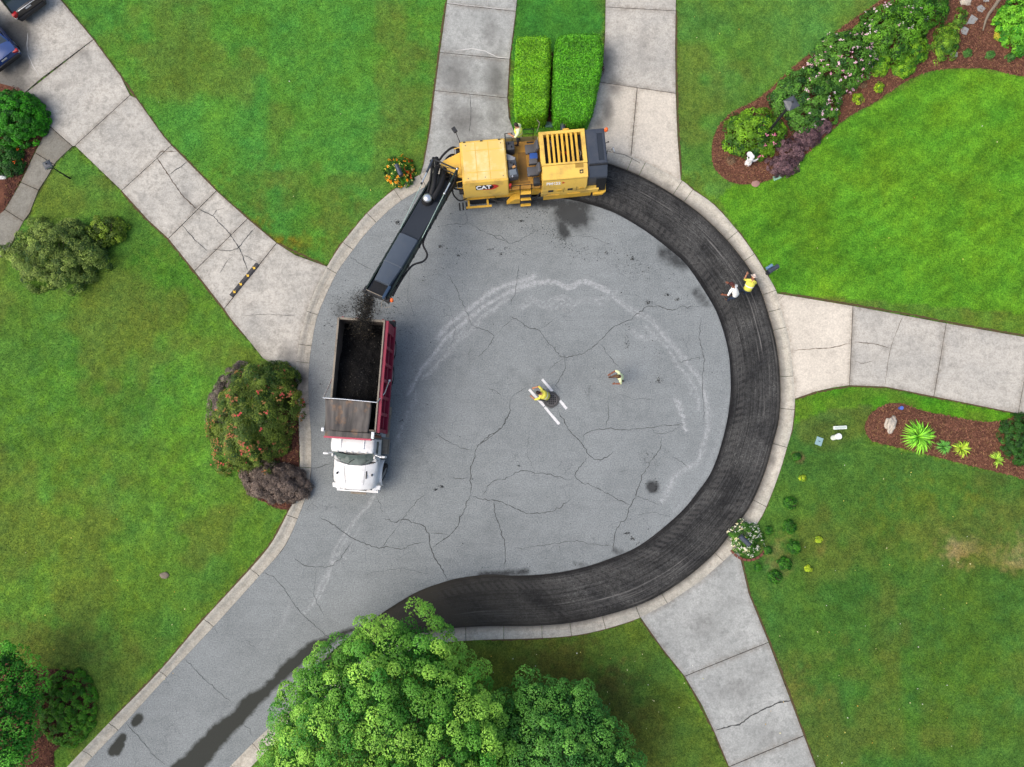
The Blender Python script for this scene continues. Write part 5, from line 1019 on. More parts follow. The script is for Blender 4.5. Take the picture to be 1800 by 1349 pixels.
for s in (-1, 1):
    # fender arch
    b = MB(); ring = []
    for k in range(9):
        t = PI * k / 8; y, z = 1.05 + .66 * math.cos(t), .55 + .68 * math.sin(t); ring.append([(s * .82, y, z), (s * 1.2, y, z - .03), (s * 1.22, y, z - .10), (s * .82, y, z - .09)])
    b.loft(ring); b.build('fender', M_WHITE, tr, True)
    b = MB(); b.prism([(s * .86, .42, 1.02), (s * 1.20, .42, .98), (s * 1.18, .22, .95), (s * .80, .16, 1.0)], (0, 0, .22)); b.build('fender_nose', M_WHITE, tr)
    b = MB(); b.box2((s * .9 - .1, .14, .98), (s * .9 + .1, .2, 1.16), .02); b.build('headlight', mat('headlight_glass', S(226, 230, 232), .1, .05, 5), tr)
    wheel(tr, (s * 1.08, 1.05, .52), .52, .3, math.radians(-16), side=s)
    for y in (6.05, 7.4):
        for dx in (0, -.33): wheel(tr, (s * (1.09 + dx), y, .52), .52, .27, side=s)
b = MB(); b.box2((-1.05, .02, .5), (1.05, .16, .82), .03); b.build('bumper', M_WHITE, tr)
b = MB(); b.box2((-.36, -.1, .62), (.42, .0, .72), .01); b.build('tow_bar', M_STEEL, tr)
b = MB(); b.box2((.56, .75, 1.885), (.62, 1.25, 1.90), .004); b.build('hood_vent', M_BLACK, hd)
for x in (-.45, .45): b = MB(); b.tube([(x, .45, 1.745), (x * 1.1, 1.0, 1.885), (x * 1.2, 1.42, 1.975)], .012, 5); b.build('hood_ridge', mat('seam_grey', S(196, 200, 200), .5, .1, 8), hd)
b = MB(); b.tube([(-.95, .62, 1.58), (-.4, .58, 1.78), (.4, .58, 1.78), (.95, .62, 1.58)], .008, 5); b.build('hood_seam', mat('seam_dark', S(120, 124, 126), .6, .1, 8), hd)
for s in (-1, 1): b = MB(); b.tube([(s * .55, 2.6, 2.93), (s * .55, 2.2, 2.95)], .03, 6); b.build('air_horn', M_CHROME, tr, True)
for s in (-1, 1): b = MB(); b.box((s * .86, .95, 1.86), (.05, .12, .16), None, .02); b.build('fender_mirror', M_BLACKR, tr, True)
b = MB(); b.tube([(.98, 1.75, 1.9), (1.3, 1.7, 2.9)], .008, 5); b.build('whip_antenna', M_DARK, tr)
# running gear at the passenger side: tank, steps, mirror brackets
b = MB(); b.cyl((1.0, 2.85, .78), (1.0, 3.75, .78), .30, n=18); b.build('fuel_tank', mat('tank_paint', S(206, 216, 220), .3, .05, 5), tr, True)
b = MB(); b.box2((1.08, 2.0, .42), (1.36, 2.75, .5), .01); b.box2((1.08, 2.0, .8), (1.32, 2.75, .86), .01); b.build('cab_step', M_STEEL, tr)
b = MB(); b.box2((1.24, 2.85, 1.12), (1.42, 4.0, 1.16)); b.box2((.95, 3.8, .6), (1.35, 4.4, 1.15), .02); b.build('battery_box', M_STEEL, tr)
b = MB(); b.box2((-1.36, 2.9, .45), (-.8, 4.2, 1.1), .03); b.build('air_tank', M_DARK, tr)
for s in (-1, 1):
    b = MB(); b.tube([(s * 1.03, 1.95, 2.45), (s * 1.34, 1.86, 2.45), (s * 1.36, 1.86, 1.7), (s * 1.04, 1.9, 1.7)], .014, 5); mr = b.build('mirror_bracket', M_CHROME, tr)
    b = MB(); b.box2((s * 1.38 - .13, 1.83, 1.8), (s * 1.38 + .13, 1.93, 2.38), .03); b.build('mirror', M_WHITE, mr)
b = MB(); b.cyl((.96, 2.85, 1.0), (.96, 2.85, 2.95), .065, n=12); b.build('exhaust_stack', mat('rusty_stack', S(150, 84, 60), .5, .2, 8), tr)
for x in (-.7, -.3, 0, .3, .7): b = MB(); b.box((x, 2.02, 2.93), (.09, .06, .045), None, .012); b.build('roof_marker_lamp', mat('marker_lens', S(214, 206, 196), .35, .05, 8), tr)

# ------------------------------------------------------------------ milling machine (x from the nose to the engine end, y away from the kerb side)
ml = empty('milling_machine', (-2.55, 14.25, 0), math.radians(5.0)); tag(ml, 'yellow road milling machine with open platform and long loading conveyor', 'machine')
def prof_block(b, x0, x1, prof, x1b=None):
    b.prism([(x0, y, z) for y, z in prof], (x1 - x0, 0, 0))
# front hood
b = MB(); prof_block(b, 0.0, 2.28, [(-1.1, 2.8), (-1.4, 1.85), (-1.36, 1.35), (1.15, 1.35), (1.15, 2.55), (1.02, 2.8)]); bmesh.ops.bevel(b.bm, geom=b.bm.edges[:], offset=.035, segments=2, affect='EDGES'); fh = b.build('front_hood', M_YEL, ml, True)
b = MB(); b.box2((.12, -1.02, 2.8), (2.22, .95, 2.83), .012); b.build('hood_top_panel', M_YELTOP, fh)
for x in (.75, 1.4): b = MB(); b.box2((x, -1.0, 2.832), (x + .025, .93, 2.838)); b.build('panel_seam', M_YEL2, fh)
for y in (-.62, .5): b = MB(); b.box2((.3, y, 2.832), (2.1, y + .035, 2.84)); b.build('panel_rib', M_YEL, fh)
b = MB(); b.box2((.15, -1.1, 2.79), (.2, .95, 2.815)); b.build('hood_front_edge', M_YEL2, fh)
sl = Vector((0, -.3, -.95)).normalized(); nrm_side = Vector((0, -.95, .3)).normalized()
def on_side(x, d, out=.0): # point on the sloped side, d metres below its top edge
    return Vector((x, -1.1, 2.8)) + sl * d + nrm_side * out
side_rot = Matrix((Vector((1, 0, 0)), -sl, nrm_side)).transposed().to_euler()
b = MB(); b.prism([on_side(.62, .28, .008), on_side(1.55, .28, .008), on_side(1.72, .44, .008), on_side(1.58, .60, .008), on_side(.62, .60, .008)], nrm_side * .008); b.build('logo_backing', M_BLACK, fh)
b = MB(); b.prism([on_side(1.44, .28, .018), on_side(1.62, .28, .018), on_side(1.80, .42, .018), on_side(1.62, .58, .018), on_side(1.36, .66, .018), on_side(1.56, .44, .018)], nrm_side * .006); b.build('logo_arrow', M_RED, fh)
b = MB(); b.prism([on_side(.9, .61, .018), on_side(1.4, .585, .018), on_side(1.38, .65, .018)], nrm_side * .005); b.build('logo_swoosh', M_RED, fh)
t = text('CAT', .42, fh, M_LETTER, .006, bold=.012); t.location = on_side(1.02, .44, .026); t.rotation_euler = side_rot; t.scale = (.92, .86, 1)
# lower frame, skirts, bumpers
b = MB(); b.box2((-.1, -1.18, .55), (6.9, 1.1, 1.1), .03); b.build('main_frame', M_YEL2, ml)
b = MB(); prof_block(b, 3.95, 6.95, [(-1.42, .85), (-1.42, 1.25), (-1.36, 1.3), (-1.2, 1.3), (-1.2, .85)]); b.build('side_skirt', M_YEL, ml)
b = MB(); b.prism([(4.1, -1.42, .3), (6.6, -1.42, .42), (6.6, -1.42, .84), (4.1, -1.42, .84)], (0, .05, 0)); b.build('drum_side_plate', M_YEL2, ml)
b = MB(); b.prism([(2.15, -1.5, .35), (3.0, -1.5, .35), (3.0, -1.5, 1.0), (2.6, -1.5, 1.0)], (0, .3, 0)); b.build('step_bracket', M_YEL2, ml)
# nose carrying the conveyor
b = MB(); b.prism([(.0, -.7, 2.35), (-.95, -.22, 2.2), (-1.15, .05, 2.2), (-.9, .3, 2.2), (.0, .62, 2.35)], (0, 0, .22)); bmesh.ops.bevel(b.bm, geom=b.bm.edges[:], offset=.03, segments=2, affect='EDGES'); b.build('nose_plate', M_YEL2, ml, True)
b = MB(); b.box2((-.55, -.6, 1.0), (0, .55, 2.33), .02); b.build('nose_frame', M_DARK, ml)
for y in (-.95, .8): b = MB(); b.tube([(-.02, y, 2.7), (-.28, y, 2.6), (-.32, y, 1.8), (-.02, y, 1.7)], .02, 6); b.build('grab_rail', M_YEL2, ml)
for y in (-1.2, .95): b = MB(); b.box2((-.25, y, 1.5), (-.02, y + .22, 1.75), .03); b.build('head_lamp', M_DARK, ml)
b = MB(); b.tube([(.05, .98, 2.75), (-.02, 1.12, 3.05), (-.1, 1.3, 3.3)], .018, 6); mr = b.build('mirror_arm', M_BLACKR, ml)
b = MB(); b.box((-.16, 1.42, 3.35), (.2, .3, .1), Euler((0, 0, .5)), .03); b.build('mirror_head', M_DARK, mr)
# crawler tracks
def track(x0, x1, y, r=.36, w=.34):
    o = MB(); pts = []
    for k in range(9): a = PI / 2 + PI * k / 8; pts.append((x0 + r + r * math.cos(a), 0, r + r * math.sin(a)))
    for k in range(9): a = -PI / 2 + PI * k / 8; pts.append((x1 - r + r * math.cos(a), 0, r + r * math.sin(a)))
    o.prism([(p[0], y - w / 2, p[2]) for p in pts], (0, w, 0)); t = o.build('crawler_track', M_TYRE, ml)
    p = MB(); P_ = np.array([(a[0], a[2]) for a in pts] + [(pts[0][0], pts[0][2])]); rs = resample(P_, 27)
    for (px_, pz_), (qx, qz) in zip(rs[:-1], rs[1:]): p.box(((px_ + qx) / 2, y, (pz_ + qz) / 2), (.11, w + .04, .05), Euler((0, -math.atan2(qz - pz_, qx - px_), 0)), 0)
    p.build('track_pads', M_DARK, t)
    g = MB(); g.box2((x0 + .1, y - w / 2 - .03, r * 2 + .03), (x1 - .1, y + w / 2 + .03, r * 2 + .09), .02); g.build('track_guard', M_YEL2, t)
for y in (-1.05, .95): track(.15, 1.65, y); track(5.0, 6.75, y)
b = MB(); b.box2((.0, -1.62, .48), (1.35, -1.52, .58), .01); b.box2((.1, -1.55, .5), (.2, -1.2, .56)); b.box2((1.1, -1.55, .5), (1.2, -1.2, .56)); b.build('front_kick_bar', M_YEL2, ml)
for x in (.0, .18, .36): b = MB(); b.box2((x - .38, -1.66, .42), (x - .3, -1.25, .5), .008); b.build('front_step_bar', M_DARK, ml)
# platform
b = MB(); b.box2((2.28, -1.32, 1.82), (3.98, 1.18, 1.92), .01); b.build('platform_deck', M_DECK, ml)
b = MB(); b.box2((2.28, 1.2, 1.8), (3.98, 1.42, 1.9), .01); b.build('platform_edge', mat('muddy_grating', S(120, 106, 62), .9, .4, 12), ml)
b = MB(); b.box2((2.34, -.62, 1.92), (2.76, -.04, 2.62), .04); c1 = b.build('console', M_CONS, ml, True)
for (x, y) in ((2.46, -.5), (2.6, -.3), (2.48, -.2)): q = MB(); q.cyl((x, y, 2.62), (x, y, 2.76), .025, n=8); q.ball((x, y, 2.78), .035, 1); q.build('lever', M_BLACK, c1, True)
b = MB(); b.box((2.55, -.78, 2.5), (.5, .42, .5), Euler((0, 0, .1)), .06); c2 = b.build('console', M_CONS, ml, True)
q = MB(); q.box((2.55, -.74, 2.765), (.34, .28, .03), Euler((0, 0, .1)), .01); q.build('display', mat('panel_screen', S(120, 130, 138), .25, .2, 30), c2)
b = MB(); b.box((2.45, .12, 2.45), (.55, .30, .14), Euler((0, 0, -.5)), .05); b.build('console_shelf', mat('console_pale', S(160, 164, 168), .5, .1, 8), ml, True)
b = MB(); b.box2((2.32, .5, 1.92), (2.74, .95, 2.6), .05); c3 = b.build('console', M_CONS, ml, True)
for (x, y) in ((2.45, .8), (2.58, .62)): q = MB(); q.cyl((x, y, 2.6), (x, y, 2.74), .025, n=8); q.ball((x, y, 2.76), .035, 1); q.build('lever', M_BLACK, c3, True)
def seat(y, tan=False):
    b = MB(); b.box((3.52, y, 2.32), (.5, .5, .14), None, .06); s_o = b.build('operator_seat', M_SEAT, ml, True)
    q = MB(); q.box((3.82, y, 2.62), (.14, .5, .56), Euler((0, .18, 0)), .06); q.build('seat_back', M_SEAT, s_o, True)
    for s in (-1, 1): q = MB(); q.box((3.55, y + s * .29, 2.5), (.36, .07, .06), None, .025); q.build('arm_rest', M_BLACKR, s_o, True)
    q = MB(); q.cyl((3.55, y, 1.92), (3.55, y, 2.26), .12, n=10); q.build('seat_post', M_DARK, s_o)
seat(.55); seat(-.62)
b = MB(); b.box((3.66, .1, 2.3), (.4, .34, .5), None, .05); b.build('tool_box', M_BLUE, ml, True)
b = MB(); b.box((3.62, -.16, 2.44), (.42, .28, .24), None, .06); b.build('cushion', M_SEAT, ml, True)
b = MB(); b.box((3.72, -1.08, 2.12), (.34, .34, .42), None, .05); b.build('rear_console', M_DARK, ml, True)
for (x0, x1, y0) in ((2.32, 2.66, 1.2), (3.0, 3.75, 1.32)):
    b = MB(); b.tube([(x0, y0 - .05, 1.9), (x0, y0, 2.95), (x1, y0, 2.95), (x1, y0 - .05, 1.9)], .02, 6); b.tube([(x0, y0, 2.45), (x1, y0, 2.45)], .016, 6); b.build('guard_rail', M_BLACK, ml)
b = MB(); b.tube([(2.3, 1.2, 2.95), (2.3, .72, 2.95), (2.3, .72, 1.95)], .02, 6); b.build('guard_rail', M_BLACK, ml)
b = MB(); b.tube([(3.9, 1.15, 2.9), (4.0, 1.3, 3.25), (4.05, 1.42, 3.35), (3.94, 1.6, 3.3)], .016, 6); b.build('antenna', M_STEEL, ml)
# ladder on the near side
b = MB()
for x in (2.86, 3.42): b.tube([(x, -1.32, 2.5), (x, -1.42, 1.9), (x, -1.66, .42)], .02, 6)
ld2 = b.build('ladder', M_BLACK, ml)
for k in range(5): z = .5 + k * .3; y = -1.66 + k * .05; q = MB(); q.box2((2.87, y - .09, z), (3.41, y + .09, z + .04), .006); q.build('rung', M_DARK if k % 2 else M_YEL2, ld2)
for x0 in (2.42, 3.46): b = MB(); b.tube([(x0, -1.36, 1.92), (x0, -1.38, 2.6), (x0 + .42, -1.38, 2.6), (x0 + .42, -1.36, 1.92)], .018, 6); b.build('guard_rail', M_BLACK, ml)
b = MB(); b.tube([(2.86, -1.36, 2.5), (2.9, -1.4, 2.66), (3.36, -1.4, 2.66), (3.42, -1.36, 2.5)], .018, 6); b.build('ladder_gate', M_BLACK, ml)
# engine hood: raised grille block, sloped panel, side with type lettering
b = MB(); prof_block(b, 3.98, 6.28, [(-.6, 2.55), (-1.2, 2.5), (-1.42, 1.9), (-1.42, 1.25), (1.15, 1.25), (1.15, 2.55)]); bmesh.ops.bevel(b.bm, geom=b.bm.edges[:], offset=.03, segments=2, affect='EDGES'); eh = b.build('engine_hood', M_YEL, ml, True)
b = MB(); b.prism([(4.0, -.62, 2.90), (4.0, -1.24, 2.62), (4.0, -1.24, 2.45), (4.0, -.62, 2.5)], (2.28, 0, 0)); bmesh.ops.bevel(b.bm, geom=b.bm.edges[:], offset=.02, segments=2, affect='EDGES'); b.build('hood_panel', M_YEL, eh, True)
for lo, hi, nm in (((3.98, 1.0, 2.5), (6.28, 1.15, 2.9), 'grille_frame'), ((3.98, -.6, 2.5), (6.28, -.5, 2.905), 'grille_frame'), ((3.98, -.5, 2.5), (4.2, 1.0, 2.9), 'grille_frame'), ((6.08, -.5, 2.5), (6.28, 1.0, 2.9), 'grille_frame')):
    b = MB(); b.box2(lo, hi, .014); b.build(nm, M_YEL, eh)
b = MB(); b.box2((4.2, -.5, 2.552), (6.08, 1.0, 2.57)); b.build('radiator_core', M_BLACKR, eh)
for k in range(7): x = 4.36 + k * .235; b = MB(); b.box((x + .06, .25, 2.82), (.115, 1.5, .12), None, .014); b.build('grille_slat', M_YEL2, eh)
for k, (x, y) in enumerate(((4.5, .6), (4.9, .1), (5.3, -.2), (5.6, .5), (5.9, .0), (5.15, .55))): b = MB(); b.tube([(x, y - .3, 2.62), (x + .12, y, 2.68), (x - .06, y + .35, 2.62)], .04, 7); b.build('engine_pipe', (M_STEEL, M_DECK, M_RED, M_DARK)[k % 4], eh, True)
b = MB(); b.box((5.85, -.72, 2.862), (.4, .19, .016), Euler((math.radians(24), 0, 0))); b.build('info_plate', mat('plate_bronze', S(176, 140, 54), .5, .15, 16), eh)
b = MB(); b.box((5.95, -.98, 2.735), (.18, .18, .03), Euler((math.radians(24), 0, 0)), .006); b.build('hood_latch', M_BLACKR, eh)
b = MB(); b.box((5.95, -1.0, 2.755), (.09, .08, .03), Euler((math.radians(24), 0, 0)), .006); b.build('latch_plate', M_YELTOP, eh)
sl2 = Vector((0, -.22, -.6)).normalized(); n2 = Vector((0, -.6, .22)).normalized(); rot2 = Matrix((Vector((1, 0, 0)), -sl2, n2)).transposed().to_euler()
t = text('PM622', .26, eh, M_LETTER, .004, bold=.006); t.location = Vector((4.55, -1.2, 2.5)) + sl2 * .28 + n2 * .012; t.rotation_euler = rot2
b = MB(); o2 = Vector((0, -1.2, 2.5)); b.prism([o2 + Vector((5.0, 0, 0)) + sl2 * .2 + n2 * .006, o2 + Vector((5.14, 0, 0)) + sl2 * .27 + n2 * .006, o2 + Vector((5.0, 0, 0)) + sl2 * .34 + n2 * .006], n2 * .006); b.build('logo_arrow', M_RED, eh)
for x in (5.1, 5.75): b = MB(); b.box2((x, -1.432, 1.3), (x + .014, -1.418, 1.88)); b.build('panel_seam', M_DARK, eh)
for x in (4.25, 5.3): b = MB(); b.box2((x, -1.47, 1.02), (x + .7, -1.43, 1.06), .01); b.build('hand_rail', M_YEL2, eh)
b = MB(); b.box2((5.2, 1.15, 2.86), (5.5, 1.22, 2.93), .01); b.build('lift_eye', M_YEL2, eh)
# dark rear end
b = MB(); prof_block(b, 6.30, 7.28, [(-.72, 2.86), (-1.22, 2.42), (-1.22, 1.3), (1.1, 1.3), (1.1, 2.86)]); bmesh.ops.bevel(b.bm, geom=b.bm.edges[:], offset=.03, segments=2, affect='EDGES'); re = b.build('rear_cowl', M_SLATE, ml, True)
for lo, hi in (((6.36, -.68, 2.86), (6.86, 1.06, 2.90)), ((7.14, -.68, 2.86), (7.24, 1.06, 2.90)), ((6.86, .84, 2.86), (7.14, 1.06, 2.90)), ((6.86, -.68, 2.86), (7.14, -.55, 2.90))): b = MB(); b.box2(lo, hi, .008); b.build('cowl_rim', M_SLATE, re)
b = MB(); b.box2((6.86, -.55, 2.862), (7.14, .84, 2.872)); b.build('cowl_recess', M_SLATE_D, re)
b = MB(); b.box2((6.34, -.78, 2.80), (7.26, -.72, 2.88), .01); b.build('cowl_strip', M_BLACKR, re)
b = MB(); b.prism([(6.75, -1.24, 2.2), (7.25, -1.24, 2.2), (7.3, -1.4, 1.0), (6.85, -1.4, 1.0)], (0, .12, 0)); b.build('rear_guard', M_BLACKR, ml)
b = MB(); b.prism([(6.7, -1.52, .62), (7.2, -1.52, .62), (7.38, -1.4, .62), (7.42, -1.0, .62), (7.3, -1.0, .62), (7.24, -1.3, .62), (6.7, -1.34, .62)], (0, 0, .2)); b.build('rear_foot_plate', M_YEL2, ml)
b = MB(); b.cyl((7.36, .98, 2.7), (7.36, .98, 2.86), .04, n=8); b.build('beacon_post', M_DARK, ml)
b = MB(); b.cyl((7.36, .98, 2.86), (7.36, .98, 3.0), .10, .085, n=14); b.ball((7.36, .98, 3.0), .085, 2, squash=(1, 1, .6)); b.build('beacon', M_ORANGE, ml, True)
b = MB(); b.tube([(7.26, .4, 2.6), (7.38, .4, 2.75), (7.4, .34, 2.9)], .018, 6); b.ball((7.4, .34, 2.92), .05, 1); b.build('rear_lamp', M_BLACK, ml)
b = MB(); b.tube([(7.26, .05, 2.5), (7.5, .0, 2.55), (7.62, -.1, 2.6)], .014, 6); ma = b.build('mirror_arm', M_STEEL, ml)
b = MB(); b.box((7.64, .0, 2.66), (.06, .26, .2), Euler((0, .3, .3)), .03); b.build('mirror_head', M_CHROME, ma)
b = MB(); b.tube([(7.5, .0, 2.5), (8.3, -.1, 2.2), (9.1, -.42, 1.8)], .012, 5); b.build('string_line_arm', M_DARK, ml)
b = MB(); b.cyl((2.36, -1.2, 1.95), (2.36, -1.2, 2.35), .07, n=12); b.build('fire_extinguisher', M_RED, ml, True)
for k, (x, z) in enumerate(((4.3, 1.55), (4.75, 1.55), (5.3, 1.6), (5.9, 1.6))): b = MB(); b.box2((x, -1.445, z - .1), (x + .26, -1.42, z + .12), .008); b.build('side_hatch', M_YEL2 if k % 2 else M_DARK, ml)
for pts, r in (([(-.05, .7, 1.6), (-.4, .8, 1.9), (-.7, .5, 2.25), (-1.0, .2, 2.0)], .05), ([(-.05, -.9, 1.5), (-.5, -.9, 1.7), (-.9, -.5, 2.1), (-1.2, -.2, 1.9)], .045), ([(.0, .9, 2.1), (-.35, 1.0, 2.3), (-.8, .7, 2.35), (-1.15, .35, 2.25)], .06), ([(.1, -1.3, 1.2), (-.3, -1.35, 1.1), (-.6, -1.0, 1.3), (-.5, -.5, 1.5)], .04), ([(2.3, -1.45, 1.3), (2.0, -1.6, 1.1), (1.6, -1.5, 1.0), (1.3, -1.3, .9)], .035), ([(3.9, -1.45, 1.5), (3.7, -1.55, 1.2), (3.6, -1.5, .8)], .035)):
    b = MB(); b.tube([Vector(p) for p in smooth_line(pts, 5)], r, 8); b.build('hose', M_BLACKR, ml, True)
for x in (.25, 1.1, 2.0): b = MB(); b.box((x, .98, 2.845), (.12, .05, .03), None, .01); b.build('hood_hinge', M_DARK, ml)
for x, y in ((.3, -.9), (1.15, -.9), (2.05, -.9), (.3, .8), (2.05, .8)): b = MB(); b.cyl((x, y, 2.83), (x, y, 2.845), .03, n=8); b.build('hood_bolt', M_STEEL, ml)
b = MB(); b.box2((2.3, -1.05, 1.925), (3.4, -.95, 1.94)); b.box2((2.9, -.9, 1.925), (3.3, .6, 1.932)); b.build('deck_mat', mat('deck_mat_brown', S(150, 112, 54), .85, .25, 8), ml)
b = MB(); b.box((2.62, -.42, 2.66), (.18, .12, .05), Euler((0, 0, .4)), .02); b.build('work_gloves', mat('glove_tan', S(206, 156, 96), .8, .15, 14), ml)
b = MB(); b.cyl((2.5, -.98, 2.76), (2.5, -.98, 2.88), .035, n=10); b.build('drink_bottle', M_CHROME, ml, True)
# conveyor, laid out between its foot under the nose and its head above the truck
iml = (Matrix.Translation(ml.location) @ Euler((0, 0, math.radians(5))).to_matrix().to_4x4()).inverted()
A0 = P(781, 313, 2.05); D0 = P(663, 516, 4.15)
el = (D0 - A0).normalized(); ew = Vector((0, 0, 1)).cross(el).normalized(); en = el.cross(ew).normalized()   # ew: to the near (street) side
if en.z < 0: en = -en
LC = (D0 - A0).length
cv = empty('loading_conveyor', (0, 0, 0), 0, ml)
MC = Matrix((el, ew, en)).transposed().to_4x4(); MC.translation = A0
cv.matrix_local = iml @ MC
def cbox(name, lo, hi, m, bev=.0, parent=None): b = MB(); b.box2(lo, hi, bev); return b.build(name, m, parent or cv)
W0 = .50
for s in (-1, 1):
    cbox('side_frame', (-.2, s * (W0 + .05) - .04, -.34), (LC, s * (W0 + .05) + .04, .10), M_GREEN, .012)
    for k in range(11): x = .3 + k * .62; cbox('frame_rib', (x, s * (W0 + .1) - .012, -.32), (x + .07, s * (W0 + .1) + .02, .08), M_DARK, .004)
cbox('belt', (-.1, -W0, -.08), (LC + .1, W0, -.03), M_BELT, .01)
cbox('return_belt', (-.1, -W0, -.30), (LC, W0, -.27), M_BLACKR)
for x in (.05, LC): b = MB(); b.cyl((x, -W0, -.17), (x, W0, -.17), .14, n=14); b.build('drum_roller', M_DARK, cv, True)
cbox('flat_cover', (1.55, -W0 + .02, .06), (LC * .56, W0 - .02, .09), M_BELT, .01)
b = MB(); x0, x1 = LC * .545, LC * .93
def arch(x, w, h): return [(x, -w, .05), (x, -w, h * .55), (x, -w * .9, h * .85), (x, -w * .6, h), (x, w * .6, h), (x, w * .9, h * .85), (x, w, h * .55), (x, w, .05)]
b.loft([arch(x0, W0 + .0, .22), arch(x0 + (x1 - x0) * .6, W0 - .02, .26), arch(x1, W0 - .10, .28)]); hc = b.build('hood_cover', M_COVER, cv, True)
b = MB(); b.loft([[(p[0] + dx, p[1] * 1.02, p[2] * 1.03) for p in arch(x0 + (x1 - x0) * .6, W0 - .015, .262)] for dx in (0, .05)]); b.build('cover_seam', mat('cover_seam_paint', S(104, 112, 120), .45, .1, 4), cv)
cbox('head_opening_shade', (x1 + .02, -W0 + .12, .1), (LC + .1, W0 - .12, .12), M_BLACKR)  # dark sheet standing in for the shade of the open conveyor head
b = MB(); b.tube([(LC + .12, -W0, .16), (LC + .14, 0, .2), (LC + .12, W0, .16)], .02, 6); b.build('head_bar', M_STEEL, cv)
for s in (-1, 1): cbox('head_bearing', (LC - .15, s * (W0 + .1) - .08, -.25), (LC + .15, s * (W0 + .1) + .08, .0), M_DARK, .03)
cbox('head_cheek', (x1, W0 - .16, .0), (LC + .16, W0 - .02, .24), mat('cheek_blue_grey', S(56, 78, 104), .4, .12, 4), .03)
b = MB(); b.cyl((LC + .06, W0 + .3, .06), (LC + .06, W0 + .3, .2), .085, .07, n=12); b.ball((LC + .06, W0 + .3, .2), .07, 2, squash=(1, 1, .6)); b.build('beacon', M_ORANGE, cv, True)
b = MB(); b.tube([(LC - .1, W0 + .1, .02), (LC + .06, W0 + .3, .05), (LC + .3, W0 + .34, -.1), (LC + .42, W0 + .1, -.2)], .014, 6); b.build('beacon_bracket', M_STEEL, cv)
b = MB(); b.tube([(LC + .1, W0 - .05, .1), (LC + .35, W0 - .1, .05), (LC + .55, W0 + .02, -.15)], .012, 5); b.build('dangling_cable', M_STEEL, cv)
# chrome dust fan and its black ducts
b = MB(); b.ball((1.72, -.12, .36), .23, 3, squash=(1, 1, .8)); b.build('dust_fan', M_CHROME, cv, True)
b = MB(); b.cyl((1.72, -.12, .05), (1.72, -.12, .3), .3, .26, n=18); b.build('fan_base', M_BLACKR, cv, True)
for pts, r in (([(1.5, -.05, .3), (1.0, -.12, .55), (.5, -.3, .6), (-.1, -.45, .5), (-.6, -.75, .4)], .13), ([(1.6, .1, .25), (1.0, .15, .42), (.4, .1, .45), (-.2, -.1, .4)], .15), ([(1.3, -.3, .2), (.8, -.42, .38), (.2, -.62, .42), (-.3, -.9, .5)], .06), ([(1.2, .38, .2), (.6, .42, .34), (.0, .35, .4), (-.4, .1, .5)], .05), ([(1.0, .5, .1), (.5, .62, .2), (.0, .6, .35), (-.5, .3, .45)], .045)):
    b = MB(); b.tube([Vector(p) for p in smooth_line(pts, 5)], r, 10); b.build('hose', M_BLACKR, cv, True)
b = MB(); b.tube([Vector(p) for p in smooth_line([(3.2, W0 + .12, .0), (3.9, W0 + .2, -.1), (4.3, W0 + .62, -.2), (4.7, W0 + .6, -.25), (5.2, W0 + .24, -.2), (6.2, W0 + .16, -.1), (LC - .2, W0 + .2, .0)], 5)], .05, 8); b.build('hydraulic_line', M_BLACKR, cv, True)
b = MB()
for s in (-1, 1): b.tube([(.15, s * .62, 1.05), (2.2, s * .6, .52), (3.75, s * .58, .12)], .02, 6)
b.build('suspension_rod', M_PALEROD, cv)
for s in (-1, 1):
    b = MB(); b.cyl((-.1, s * .66, 1.1), (.75, s * .64, .9), .06, n=10); h_ = b.build('hydraulic_cylinder', M_GREEN if s > 0 else M_SLATE, cv, True)
    b = MB(); b.cyl((.75, s * .64, .9), (1.35, s * .62, .75), .03, n=8); b.build('piston_rod', M_CHROME, cv, True)
b = MB()
for s_2 in (-1, 1): b.tube([(-.1, s_2 * .62, -.1), (-.05, s_2 * .64, .6), (.0, s_2 * .66, 1.12)], .045, 8)
b.tube([(.0, -.66, 1.1), (.0, .66, 1.1)], .04, 8); b.tube([(-.05, -.64, .6), (-.05, .64, .6)], .03, 8); b.tube([(-.05, -.64, .6), (.0, .66, 1.1)], .02, 6); b.build('mast_frame', M_DARK, cv, True)
for k, (x, y, z) in enumerate(((.0, -.66, 1.14), (.0, .66, 1.14), (1.35, -.62, .78), (1.35, .62, .78))): q = MB(); q.ball((x, y, z), .06, 2); q.build('pin_joint', M_CHROME if k % 2 else M_DARK, cv, True)
cbox('swivel_bracket', (-.75, -.32, -.1), (-.1, .32, .35), M_DARK, .03)
for k in range(7): b = MB(); b.tube([(-.4 + k * .1, -.5 + k * .17, .4), (-.15 + k * .12, -.5 + k * .16, .85), (.25, -.45 + k * .15, .3)], .022, 6); b.build('hose', M_BLACKR, cv, True)
# millings pouring from the conveyor head into the bed
n = 7000; t_ = rng.random(n) ** .8; h0 = P(655, 522, 4.1); h1 = P(640, 592, 2.3)
pts = np.array(h0)[None] * (1 - t_[:, None]) + np.array(h1)[None] * t_[:, None]; pts[:, 2] = h0.z + (h1.z - h0.z) * t_ ** 1.6
pts[:, 0] += rng.normal(0, .17, n) * (.6 + .8 * t_) - .55 * rng.random(n) ** 3 ; pts[:, 1] += rng.normal(0, .16, n); pts[:, 2] += rng.normal(0, .1, n)
cc = np.array(S(46, 44, 42)) * rng.uniform(.4, 2.0, n)[:, None]; cc = np.where(rng.random(n)[:, None] < .08, np.array(S(120, 110, 96)), cc)
fs = chunk_mesh('falling_millings', pts, rng.uniform(.006, .03, n), M_CRUMB, None, cc); tag(fs, 'dark crumbs of asphalt falling from the conveyor into the truck', kind='stuff')
